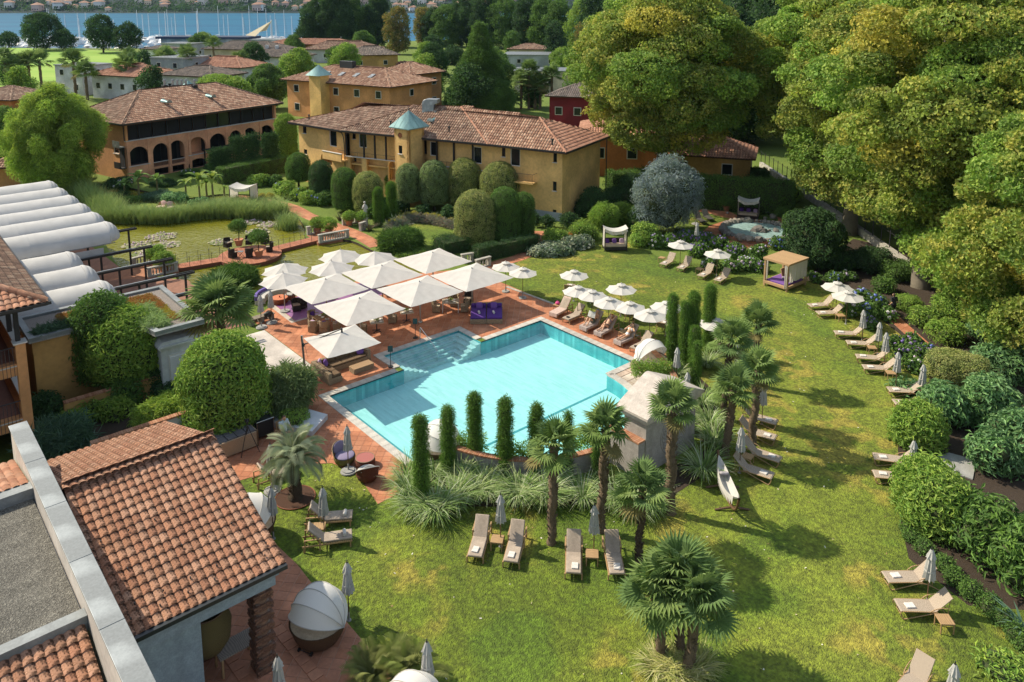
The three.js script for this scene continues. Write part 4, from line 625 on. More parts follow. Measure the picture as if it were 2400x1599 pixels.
struct('purple_floor',slab([pf(3.35,-11),pf(3.5,-14.6),pf(5.5,-15.1),pf(9.8,-14.9),pf(11.2,-14),pf(10.6,-11.3),pf(7.4,-11.2),pf(5.2,-11)].map(xz),0.005,0.036),std(0.33,0.15,0.36,{map:mottle,roughness:0.35}));
struct('floor_border',slab([pf(3.3,-11),pf(3.45,-14.6),pf(3.1,-14.6),pf(2.95,-10.8),pf(5.2,-10.8),pf(5.2,-10.99)].map(xz),0.005,0.04),std(0.55,0.5,0.45,{map:mottle}));
for (const [x,y,a,w] of [[470,310,0.4,'nearest on the purple floor'],[530,285,-2.4,'second on the purple floor']]){const p=F2(x,y);p.y=0.036;armchair(p,a,`dark woven armchair ${w}`,'dark');}
M.orangeWeave=std(0.38,0.10,0.035,{map:scaled(weave,6),bumpMap:scaled(weave,6),bumpScale:0.01});
{const p=F2(295,225);p.y=0.036;const t=thing('drum_table','round orange woven drum table on the purple floor','table',p);mesh('drum',lathe([[0.52,0],[0.62,0.1],[0.63,0.28],[0.56,0.38]],26),M.orangeWeave,t);mesh('top',cyl(0.57,0.57,0.03,0,0.375,0,26),std(0.5,0.17,0.09),t);mesh('candle',cyl(0.05,0.05,0.12,0,0.405,0,10),std(0.32,0.05,0.03),t);}
{const p=F2(395,190);p.y=0.036;const t=thing('pouf_chair','low orange woven pouf with a grey cushion beside the drum table','pouf',p);mesh('pouf_body',lathe([[0.36,0],[0.43,0.1],[0.42,0.28],[0.34,0.33],[0,0.33]],20),M.orangeWeave,t);mesh('cushion',rbox(0.56,0.1,0.56,0,0.38,0,0.05),M.canvasGrey,t);}
{const p=F2(215,170);p.y=0.036;const t=thing('curved_bench','curved lounge bench with a long violet back cushion by the pond','bench',p,AZ + 0.25);const arc=(r0,r1,y0,h)=>{const s=new THREE.Shape();s.absarc(0,0,r1,0.55,2.6);s.absarc(0,0,r0,2.6,0.55,true);return move(extrude(s,h,0.01,16).rotateX(-PI / 2),0,y0,1.3);};mesh('seat',arc(1.3,2.0,0,0.3),M.canvas,t);mesh('seat_cushion',arc(1.33,1.85,0.32,0.1),M.canvas,t);mesh('back_cushion',arc(1.84,2.02,0.32,0.32),std(0.13,0.09,0.34),t);}
{// stone bench with sacks at the left end of the terrace
const p=F2(95,430);p.y=0.03;const t=thing('stone_bench','weathered stone bench with a slatted seat at the terrace edge','bench',p,AZ + 0.1);const st=std(0.34,0.31,0.27,{map:stain,bumpMap:grit,bumpScale:0.02});
for (const x of [-0.75,0,0.75]) mesh('block',rbox(0.3,0.4,0.5,x,0.2,0,0.03),st,t);for (let k=0;k<4;k++) mesh('slat',rbox(1.9,0.05,0.12,0,0.43,-0.21 + k*0.14,0.01),std(0.33,0.28,0.22,{map:woodC}),t);for (let k=0;k<6;k++) mesh('stone',rbox(0.32,0.3,0.25,-0.8 + k*0.32,0.15 + rr(0,0.02),-0.5,0.05),st,t);
const b=thing('black_bag','black bag with straps lying on the stone bench','bag',F2(175,365,0.48),0.5);mesh('bag_body',move(new THREE.SphereGeometry(0.32,12,8).scale(1,0.6,0.7),0,0.17,0),M.black,b);mesh('strap',pipe([[-0.25,0.2,0.1],[-0.1,0.45,0.15],[0.15,0.42,0.12],[0.28,0.2,0.1]],0.02,14,5),M.black,b);
}
function eggChair(label,p,turn,m,pad,group){const t=thing('egg_chair',label,'chair',p,turn,group);const prof=[[0.3,0],[0.46,0.12],[0.52,0.3],[0.5,0.42]];mesh('shell',lathe(prof,24),m,t);const s=[],N=20;for (let k=0;k<N;k++){const a=PI*(0.02 + 0.96*k / N),b=PI*(0.02 + 0.96*(k + 1) / N),H=(x)=>0.42 + 0.48*Math.pow(sin(x),0.8);s.push(tileQuad([0.5*cos(a),0.42,-0.5*sin(a)],[0.5*cos(b),0.42,-0.5*sin(b)],[0.56*cos(b),H(b),-0.56*sin(b)],[0.56*cos(a),H(a),-0.56*sin(a)]));}mesh('back_shell',s,m,t);mesh('rim',pipe(Array.from({length:13},(_,k)=>{const a=PI*(0.02 + 0.96*k / 12);return [0.56*cos(a),0.42 + 0.48*Math.pow(sin(a),0.8),-0.56*sin(a)];}),0.025,30,6),pad===M.canvas?M.canvas:M.wicker,t);mesh('seat_cushion',move(new THREE.SphereGeometry(0.47,18,8).scale(1,0.2,1),0,0.42,0.02),pad,t);mesh('back_cushion',move(new THREE.SphereGeometry(0.4,14,8).scale(0.9,0.75,0.16),0,0.66,-0.4,0,-0.15),pad,t);return t;}
function tileQuad(a,b,c,d){const g=new THREE.BufferGeometry();g.setAttribute('position',new THREE.Float32BufferAttribute([...a,...b,...c,...a,...c,...d],3));g.computeVertexNormals();return g;}
eggChair('olive woven egg chair with a grey violet cushion',pf(-2.5,6.35,0.03),0.9,M.wickerOlive,std(0.22,0.19,0.30,{roughness:1}),'egg chairs on the terrace point');
eggChair('reddish brown woven egg chair with a white cushion, seen from behind',pf(-2.35,8.2,0.03),3.5,M.wickerRed,M.canvas,'egg chairs on the terrace point');
{const t=thing('drum_table','round reddish woven drum table between the egg chairs','table',pf(-1.85,7.15,0.03));mesh('drum',lathe([[0.38,0],[0.47,0.1],[0.48,0.26],[0.43,0.38]],26),M.wickerRed,t);mesh('top',cyl(0.43,0.43,0.03,0,0.37,0,26),std(0.36,0.12,0.10,{roughness:0.4}),t);mesh('rim',move(new THREE.TorusGeometry(0.44,0.022,6,30).rotateX(PI / 2),0,0.39,0),M.wicker,t);}
// ---------- building library ----------
const paint=(r,g,b,o={})=>std(r,g,b,{map:scaled(stain,0.14),roughness:0.95,...o});
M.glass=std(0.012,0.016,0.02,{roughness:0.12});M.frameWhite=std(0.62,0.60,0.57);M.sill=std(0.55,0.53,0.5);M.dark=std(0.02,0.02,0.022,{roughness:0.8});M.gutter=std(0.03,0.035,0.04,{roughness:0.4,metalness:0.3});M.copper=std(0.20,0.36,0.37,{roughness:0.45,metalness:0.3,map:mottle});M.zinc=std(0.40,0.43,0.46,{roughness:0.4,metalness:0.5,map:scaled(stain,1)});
M.yellow=paint(0.95,0.60,0.23);M.ochre=paint(0.64,0.38,0.13);M.peach=paint(0.88,0.44,0.25);M.orange=paint(0.74,0.36,0.15);M.deepOrange=paint(0.62,0.22,0.08);M.red=paint(0.24,0.02,0.03);M.whiteWall=paint(0.72,0.74,0.78);M.creamWall=paint(0.70,0.60,0.48);M.greyWall=paint(0.42,0.46,0.50);M.pergola=std(0.025,0.027,0.03,{roughness:0.5,metalness:0.4});
const clay={new:[[0.54,0.27,0.165],[0.58,0.31,0.20],[0.49,0.235,0.145],[0.60,0.34,0.23]],old:[[0.30,0.185,0.13],[0.36,0.22,0.155],[0.24,0.145,0.105],[0.42,0.29,0.21]],mix:[[0.40,0.225,0.15],[0.46,0.27,0.18],[0.33,0.18,0.12],[0.52,0.34,0.24]],rosy:[[0.50,0.25,0.165],[0.43,0.21,0.135],[0.56,0.30,0.20]],grey:[[0.20,0.165,0.145],[0.25,0.20,0.17],[0.16,0.135,0.12]]};
M.tileClay=std(1,1,1,{map:scaled(stain,1.2),roughness:0.95,bumpMap:scaled(grit,3),bumpScale:0.012});
function barrelTile(w,l,h){
const X=[0,0.16,0.34,0.5,0.66,0.84,1],Y=[0,0.55,0.93,1,0.93,0.55,0],pos=[],a=X.map((x,i)=>[x*w,Y[i]*h + 0.035,-0.02]),b=X.map((x,i)=>[x*w,Y[i]*h*0.85,l*1.1]);
for (let i=0;i<6;i++){pos.push(...a[i],...a[i + 1],...b[i + 1],...a[i],...b[i + 1],...b[i]);const c=[a[i][0],a[i][1] - 0.03,a[i][2]],d=[a[i + 1][0],a[i + 1][1] - 0.03,a[i + 1][2]];pos.push(...c,...d,...a[i + 1],...c,...a[i + 1],...a[i]);}
const g=new THREE.BufferGeometry();g.setAttribute('position',new THREE.Float32BufferAttribute(pos,3));g.computeVertexNormals();return metreUV(plain(toCreasedNormals(g,0.9)));
}
const tileCache={};
function roofFace(parent,pts,{w=0.27,l=0.4,h=0.075,cols=clay.mix,parts=0,name='roof_tile'}={}){
const P=pts.map(v3),e=P[1].clone().sub(P[0]).normalize(),n=e.clone().cross(P[P.length - 1].clone().sub(P[0])).normalize();if (n.y<0) n.negate();const s=n.clone().cross(e);if (s.y<0) s.negate();
const poly=P.map((p)=>{const d=p.clone().sub(P[0]);return [d.dot(e),d.dot(s)];}),flip=e.clone().cross(n).dot(s)<0;
mesh('roof_deck',(()=>{const sh=new THREE.ShapeGeometry(shapeOf(poly));const m=new THREE.Matrix4().makeBasis(e,s,n).setPosition(P[0].clone().addScaledVector(n,-0.02));return sh.applyMatrix4(m);})(),M.deckBrown,parent);
const key=[w,l,h].join();tileCache[key]??=barrelTile(w,l,h);
const cells=[],x0=min(...poly.map((p)=>p[0])),x1=max(...poly.map((p)=>p[0])),y1=max(...poly.map((p)=>p[1]));
for (let j=0;j*l<y1;j++) for (let i=0;x0 + i*w<x1 - w*0.3;i++){const u=x0 + i*w,v=j*l;if (inside(poly,u + w / 2,v + l*0.5)||inside(poly,u + w / 2,v + l*0.15)) cells.push([u,v]);}
const mats=cells.map(([u,v])=>{const o=P[0].clone().addScaledVector(e,u + (flip?w:0)).addScaledVector(s,v).addScaledVector(n,rr(-0.006,0.006));return new THREE.Matrix4().makeBasis(flip?e.clone().negate():e,n,s).setPosition(o).multiply(new THREE.Matrix4().makeRotationY(rr(-0.02,0.02)));});
const shade=()=>{const c=pick(cols),k=rr(0.8,1.2);return C(c[0]*k,c[1]*k,c[2]*k);};
if (parts){M[parts]??=cols.flatMap((c)=>[0.9,1,1.1].map((k)=>std(c[0]*k,c[1]*k,c[2]*k,{map:lichen,roughness:0.95,bumpMap:scaled(grit,3),bumpScale:0.015})));}
const near=parts?mats.splice(0,300):[];
for (const m of near){const o=new THREE.Mesh(tileCache[key],pick(M[parts]));o.name=name;o.castShadow=o.receiveShadow=true;o.applyMatrix4(m);parent.add(o);}
if (!mats.length) return;
const o=new THREE.InstancedMesh(tileCache[key],parts?M.tileLichen:M.tileClay,mats.length);mats.forEach((m,i)=>{o.setMatrixAt(i,m);o.setColorAt(i,shade());});o.name='far_roof_tiles';o.userData.kind='stuff';o.castShadow=o.receiveShadow=true;parent.add(o);
}
M.deckBrown=std(0.10,0.055,0.038,{roughness:1});
const lichen=texture(512,512,(u,v)=>{const a=fbm(u,v,20,4,41),b=fbm(u,v,70,2,17),g=0.72 + 0.36*a;let c=[g,g,g];c=mixc(c,[0.62,0.58,0.50],0.4*sstep(0.56,0.68,b)*sstep(0.4,0.6,a));return mixc(c,[0.30,0.27,0.22],0.7*sstep(0.58,0.72,1 - a));},true,0.45,0.45);
M.tileLichen=std(1,1,1,{map:lichen,roughness:0.95,bumpMap:scaled(grit,3),bumpScale:0.015});
const capGeo=(()=>{const g=new THREE.CylinderGeometry(0.13,0.16,0.46,9,1,true,PI / 2,PI).rotateZ(PI / 2).rotateY(0);return metreUV(plain(g));})();
function ridge(parent,a,b,cols=clay.mix,size=1,single){
a=v3(a);b=v3(b);const d=b.clone().sub(a),n=max(1,floor(d.length() / (0.4*size))),e=d.clone().normalize(),z=e.clone().cross(V(0,1,0)).normalize(),y=z.clone().cross(e),items=[];
for (let k=0;k<n;k++) items.push(new THREE.Matrix4().makeBasis(e,y,z).setPosition(a.clone().addScaledVector(d,(k + 0.5) / n).addScaledVector(y,0.03)).scale(V(size,size,size)));
if (single){for (const m of items){const o=new THREE.Mesh(capGeo,pick(single));o.name='ridge_tile';o.applyMatrix4(m);o.castShadow=o.receiveShadow=true;parent.add(o);}return;}
const o=new THREE.InstancedMesh(capGeo,M.tileClay,n);items.forEach((m,i)=>{o.setMatrixAt(i,m);const c=pick(cols),k=rr(0.9,1.35);o.setColorAt(i,C(c[0]*k,c[1]*k,c[2]*k));});o.name='ridge_tiles';o.userData.kind='stuff';o.castShadow=true;parent.add(o);
}
function facade(parent,a,b,h,m,openings,{t=0.3,name='wall',base=0}={}){
const dx=b.x - a.x,dz=b.z - a.z,L=hypot(dx,dz),ang=atan2(-dz,dx),nx=-dz / L,nz=dx / L;
const xy=(px,py)=>{const d=ray(px,py),s=((a.x)*nx + (a.z)*nz) / (d.x*nx + d.z*nz);return [((d.x*s - a.x)*dx + (d.z*s - a.z)*dz) / L,EYE + d.y*s];};
const off=V(a.x,0,a.z).sub(V(parent.position.x,0,parent.position.z)),sh=shapeOf([[0,base],[L,base],[L,h],[0,h]]),O=[];
for (const [kind,...r] of openings){
let x0,y0,x1,y1;if (typeof r[0]==='string'){const p=xy(...px3(r[0],r[1],r[4]??r[2])),q=xy(...px3(r[0],r[3],r[2]));x0=p[0];x1=q[0];const yb=xy(...px3(r[0],(r[1] + r[3]) / 2,r[4]))[1],yt=xy(...px3(r[0],(r[1] + r[3]) / 2,r[2]))[1];y0=yb;y1=yt;}else [x0,y0,x1,y1]=r;
x0=max(0.03,x0);x1=min(L - 0.03,x1);y0=max(base + 0.02,y0);y1=min(h - 0.04,y1);if (x1 - x0<0.1||y1 - y0<0.1) continue;
const p=new THREE.Path(),ar=kind[0]==='a'?min((x1 - x0) / 2,(y1 - y0)*0.7):0,cx=(x0 + x1) / 2;p.moveTo(x0,y0);p.lineTo(x1,y0);p.lineTo(x1,y1 - ar);if (ar) p.absellipse(cx,y1 - ar,(x1 - x0) / 2,ar,0,PI,false,0);p.lineTo(x0,y1 - ar);p.lineTo(x0,y0);sh.holes.push(p);O.push([kind,x0,y0,x1,y1]);
}
const put=(n,g,mm,par,at0=off)=>mesh(n,g,mm,par,{at:at0.clone(),turn:ang}),W=put(name,[extrude(sh,t).translate(0,0,-t)],m,parent);
for (const [kind,x0,y0,x1,y1] of O){
const w=x1 - x0,hh=y1 - y0,cx=(x0 + x1) / 2,cy=(y0 + y1) / 2,deep=kind[0]==='a'||kind[0]==='o'?1.1:0.14;
if (kind[0]==='w'||kind[0]==='d'){
const f=kind[0]==='d'?0.07:0.045,fr=put(kind[0]==='d'?'door_frame':'window',[box(f,hh,0.09,x0 + f / 2,cy,-0.1),box(f,hh,0.09,x1 - f / 2,cy,-0.1),box(w - 2*f,f,0.09,cx,y1 - f / 2,-0.1),box(w - 2*f,f,0.09,cx,y0 + f / 2,-0.1)],kind==='w2'?M.iron:M.frameWhite,parent);
mesh('pane',box(w - 2*f,hh - 2*f,0.02,cx,cy,-deep),M.glass,fr);if (kind[0]==='w') mesh('sill',box(w + 0.12,0.06,0.2,cx,y0 - 0.032,0.02),M.sill,fr);
}else{
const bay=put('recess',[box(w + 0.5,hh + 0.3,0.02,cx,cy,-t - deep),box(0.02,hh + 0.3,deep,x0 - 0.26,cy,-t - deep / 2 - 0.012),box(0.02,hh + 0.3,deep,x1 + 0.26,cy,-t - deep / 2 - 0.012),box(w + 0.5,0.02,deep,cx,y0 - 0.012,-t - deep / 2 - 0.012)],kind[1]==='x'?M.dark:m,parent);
if (kind[1]!=='n') mesh('pane',box(w*0.62,hh*0.86,0.03,cx + w*0.05,y0 + hh*0.43,-t - deep + 0.03),M.glass,bay);
if (kind[2]==='s') put('window_sill',box(w + 0.1,0.08,0.42,cx,y0 - 0.042,-0.1),M.sill,parent);
if (kind[2]==='b'){const n=max(3,floor(w / 0.16));for (let k=0;k<=n;k++) put('baluster',box(0.03,0.5,0.03,x0 + w*k / n,y0 + 0.28,-0.12),m,parent);put('handrail',box(w,0.06,0.07,cx,y0 + 0.55,-0.12),M.sill,parent);}
if (kind[2]==='r'){put('railing',[box(w,0.03,0.03,cx,y0 + 0.8,-0.06),...Array.from({length:max(2,floor(w / 0.25))},(_,k,n=max(2,floor(w / 0.25)))=>box(0.015,0.8,0.015,x0 + w*(k + 0.5) / n,y0 + 0.4,-0.06))],M.iron,parent);}
}
}
return{xy,L,ang,off,put,F:(x,y,out=0)=>V(a.x + dx / L*x + nx*out,y,a.z + dz / L*x + nz*out),wall:W};
}
const rel=(t,...pts)=>pts.map((p)=>v3(p).clone().sub(V(t.position.x,0,t.position.z)));
function eyeDormer(t,p,ang){const d=mesh('roof_vent',[move(new THREE.CylinderGeometry(0.42,0.12,1.5,12,1,true,-PI / 2,PI).rotateX(-PI / 2),0,0,0)],M.copper,t,{at:rel(t,p)[0],turn:ang});mesh('vent_face',[move(new THREE.CircleGeometry(0.4,12,0,PI),0,0,0.72)],M.zinc,d);}
const flue=(t,p,h=0.6,r=0.09)=>mesh('flue',[cyl(r,r,h,0,0,0,8),cyl(r*1.7,r*1.5,h*0.2,0,h*0.85,0,8)],M.gutter,t,{at:rel(t,p)[0]});
const pxyz=(k,x,y,h)=>at3(k,x,y,h);
function settle(t){
t.updateMatrixWorld(true);const b=new THREE.Box3().setFromObject(t),c=b.getCenter(V());c.y=max(0,min(b.min.y,50));const l=t.worldToLocal(c.clone());t.children.forEach((k)=>k.position.sub(l));t.position.copy(c);return t;
}
// ---------- the yellow guest house ----------
{
const t=thing('yellow_house','long yellow guest house with tiled roof and square stair tower','house',V(-10,0,-84));
const E=[pxyz('c2',250,965,7.2),pxyz('c2',650,1030,7.2),pxyz('c2',1830,1140,7.2),pxyz('c3',430,1205,7.2)];E.push(V(E[3].x + 5.4,7.2,E[3].z - 9.4));E.push(V(E[0].x + 5.4,7.2,E[0].z - 9.4));
const R=[pxyz('c2',860,800,10),pxyz('c2',1310,835,10),pxyz('c2',1620,855,10),pxyz('c3',220,912,10)];
const level=(a,b,c,p)=>{const n=b.clone().sub(a).cross(c.clone().sub(a));p.y=a.y - (n.x*(p.x - a.x) + n.z*(p.z - a.z)) / n.y;};
level(E[0],E[1],R[1],R[0]);level(E[1],E[2],R[1],R[2]);level(E[2],E[3],R[2],R[3]);
const q=(...p)=>rel(t,...p),roof=new THREE.Group();roof.name='roof';t.add(roof);
const face=(a,o)=>roofFace(roof,q(...a),{cols:clay.mix,w:0.3,l:0.42,h:0.085,...o});
face([E[0],E[1],R[1],R[0]],{cols:clay.old});face([E[1],E[2],R[2],R[1]],{cols:clay.old});face([E[2],E[3],R[3],R[2]]);face([E[3],E[4],R[3]],{cols:clay.rosy});face([E[4],E[5],R[0],R[3]]);face([E[5],E[0],R[0]]);
for (const [a,b] of [[R[0],R[1]],[R[1],R[2]],[R[2],R[3]],[E[0],R[0]],[E[1],R[1]],[E[3],R[3]],[E[2],R[2]]]) ridge(roof,...q(a,b),clay.rosy,0.9);
for (const [a,b] of [[E[0],E[1]],[E[1],E[2]],[E[2],E[3]],[E[3],E[4]]]) mesh('gutter',beam(...q(a,b),0.14,0.16),M.gutter,t);
mesh('soffit',[slab(E.map((p)=>xz(rel(t,p)[0])),7.02,7.1)],M.deckBrown,t);
const off=(p,qd,d)=>{const v=qd.clone().sub(p).setY(0).normalize();return V(p.x + v.z*d,0,p.z - v.x*d);},inset=(a,b)=>{const v=b.clone().sub(a).setY(0).normalize();return V(v.z,0,-v.x).multiplyScalar(0.85);};
const nA=inset(E[0],E[1]),nB=inset(E[1],E[2]),nC=inset(E[2],E[3]),w0=E[0].clone().add(nA).add(E[1].clone().sub(E[0]).setLength(0.9)),w1=E[1].clone().add(nA),w2=E[2].clone().add(nC),w3=E[3].clone().add(nC).sub(E[3].clone().sub(E[2]).setLength(0.85)),w4=w3.clone().add(V(4.6,0,-7.97));
for (const p of [w0,w1,w2,w3,w4]) p.y=0;
const A=facade(t,w0,w1,7.05,M.yellow,[['w2','c2',370,990,395,1050],['w2','c2',378,1178,402,1215],['d','c2',580,1015,632,1155],['an','c2',512,1198,595,1300]]);
const bal=A.put('balcony',[box(3.4,0.9,0.12,A.L - 1.2,4.1,0.95),box(3.4,0.16,1,A.L - 1.2,3.7,0.45)],M.yellow,t);A.put('balcony_coping',box(3.5,0.06,0.22,A.L - 1.2,4.58,0.95),M.sill,t);A.put('railing',[box(1.6,0.03,0.03,A.L + 0.6,5,0.95)],M.iron,t);
const b1=w1.clone().add(nB),b2=w2.clone();
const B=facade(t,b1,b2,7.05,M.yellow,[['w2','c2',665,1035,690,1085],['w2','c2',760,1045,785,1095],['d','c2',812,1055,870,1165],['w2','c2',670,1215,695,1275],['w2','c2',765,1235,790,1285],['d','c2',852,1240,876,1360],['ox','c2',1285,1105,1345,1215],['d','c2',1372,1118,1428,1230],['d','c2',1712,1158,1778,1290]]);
const c1=w1.clone().add(V(0,0,0.2)),T0=pxyz('c2',1110,1040,6.6),loggia=facade(t,c1,c1.clone().lerp(w2,0.98),4.15,M.yellow,[['on','c2',745,1230,832,1380],['on','c2',875,1245,1035,1420],['an','c2',1050,1268,1098,1420],['on','c2',1300,1310,1500,1480],['on','c2',1520,1330,1690,1500]],{t:0.22});
loggia.put('loggia_coping',box(loggia.L,0.07,0.34,loggia.L / 2,4.19,-0.11),M.sill,t);loggia.put('loggia_floor',box(loggia.L,0.16,1,loggia.L / 2,3.3,-0.75),M.yellow,t);
for (const x of [0.15,2.6,4.1,5.6,9.9,12.2,14.3,16.6]) loggia.put('post',box(0.16,2.85,0.16,x,5.65,-0.12),M.dark,t);
loggia.put('railing',[box(loggia.L,0.025,0.025,loggia.L / 2,4.7,-0.1),...Array.from({length:14},(_,k)=>box(0.02,0.5,0.02,0.4 + k*1.3,4.45,-0.1))],M.iron,t);
const Cc=facade(t,w2,w3,7.05,M.yellow,[['w2','c2',1820,1155,1848,1220],['w2','c2',1938,1165,1966,1235],['d','c2',2005,1170,2082,1310],['w2','c3',325,1208,355,1280],['w2','c3',322,1432,352,1505],['w2','c7',320,375,350,445]]);
Cc.put('plinth',box(Cc.L + 0.06,0.85,0.06,Cc.L / 2,0.425,0.03),M.greyWall,t);Cc.put('balcony',[box(2.2,0.14,0.9,4.1,3.65,0.45)],M.yellow,t);Cc.put('railing',[box(2.2,0.03,0.03,4.1,4.6,0.88),box(0.03,0.03,0.9,5.2,4.6,0.45),...Array.from({length:16},(_,k)=>box(0.018,0.9,0.018,3.05 + k*0.14,4.15,0.88))],M.iron,t);
const D=facade(t,w3,w4,7.05,M.yellow,[]);D.put('side_loggia',[box(1.6,7.0,0.3,D.L + 0.75,3.5,-0.9)],M.ochre,t);D.put('downpipe',cyl(0.06,0.06,7,D.L + 1.55,0,0.1,8),M.gutter,t);
const wb=w0.clone().add(V(4.6,0,-7.97));facade(t,w4,wb,7.05,M.yellow,[]);facade(t,wb,w0,7.05,M.yellow,[]);
loggia.put('downpipe',pipe([[-0.9,6.9,-0.1],[-0.3,6.85,0.1],[0.0,6.4,0.18],[0.05,0.2,0.18]],0.055,24,6),M.gutter,t);
const tc=pxyz('c2',1200,1020,8.5),l=pxyz('c2',1062,1000,8.5),r=pxyz('c2',1305,995,8.5),fd=tc.clone().sub(l).normalize(),tw=thing.length&&tc.distanceTo(l) - 0.5,a0=tc.clone().addScaledVector(fd,-0.3).add(V(fd.z,0,-fd.x).multiplyScalar(0.3)).setY(0),al=a0.clone().addScaledVector(fd,-tw),ad=V(fd.z,0,-fd.x),ar=a0.clone().addScaledVector(ad,2.3),abk=al.clone().addScaledVector(ad,2.3);
const TF=facade(t,al,a0,8.4,M.yellow,[['w2','c2',1125,1148,1152,1212]],{name:'tower_wall'});facade(t,a0,ar,8.4,M.yellow,[],{name:'tower_wall'});facade(t,ar,abk,8.4,M.yellow,[],{name:'tower_wall'});facade(t,abk,al,8.4,M.yellow,[],{name:'tower_wall'});
const o=TF.xy(...px3('c2',1136,1066));TF.put('round_window',[move(new THREE.TorusGeometry(0.25,0.04,6,18),o[0],o[1],0.02),move(new THREE.CircleGeometry(0.25,18),o[0],o[1],0.012)],std(0.30,0.11,0.05),t);
const mid=a0.clone().add(abk).multiplyScalar(0.5),ro=mesh('tower_roof',[move(new THREE.ConeGeometry(2.15,1.75,4,1).rotateY(PI / 4),0,9.38,0),box(3.05,0.1,3.05,0,8.46,0)],M.copper,t,{at:rel(t,mid)[0],turn:TF.ang});mesh('seam',[0.25,0.5,0.75].flatMap((k)=>[0,1,2,3].map((s)=>{const x=-1.5 + 3*k,m=1 - abs(x) / 1.52;return move(bar([x,8.52,1.52],[x,8.52 + 1.74*m,1.52*(1 - m)],0.025,4),0,0,0,s*PI / 2);})),M.copper,ro);mesh('finial',[cyl(0.05,0.02,0.5,0,10.2,0,8),ball(0.09,0,10.35,0,8,6)],M.gutter,ro);
for (const [k,x,y,a] of [['c2',835,878,0.5],['c2',1400,955,0.5],['c3',70,985,0.5]]) eyeDormer(roof,V(at3(k,x,y,8.7).x - t.position.x,8.75,at3(k,x,y,8.7).z - t.position.z),-0.5);
for (const [k,x,y] of [['c2',418,935],['c2',1062,985],['c2',1522,1030],['c2',2000,1005],['c2',1302,905],['c3',318,1135]]){const p=at3(k,x,y,8.3);flue(roof,V(p.x - t.position.x,8.2,p.z - t.position.z),0.55,0.08);}
const hood=at3('c2',1370,870,9.6),H=mesh('exhaust_hood',[move(extrude((()=>{const s=new THREE.Shape();s.moveTo(-0.7,0);s.lineTo(0.6,0);s.lineTo(0.6,0.9);s.quadraticCurveTo(0.6,1.25,1.05,1.3);s.lineTo(1.05,1.7);s.lineTo(-0.2,1.7);s.quadraticCurveTo(-0.7,1.65,-0.7,1.1);s.lineTo(-0.7,0);return s;})(),1.1,0.02),0,0,-0.5),cyl(0.16,0.16,1.1,0.9,-0.6,0.8,10)],M.zinc,roof,{at:rel(t,V(hood.x,9.2,hood.z))[0],turn:-0.2});
}
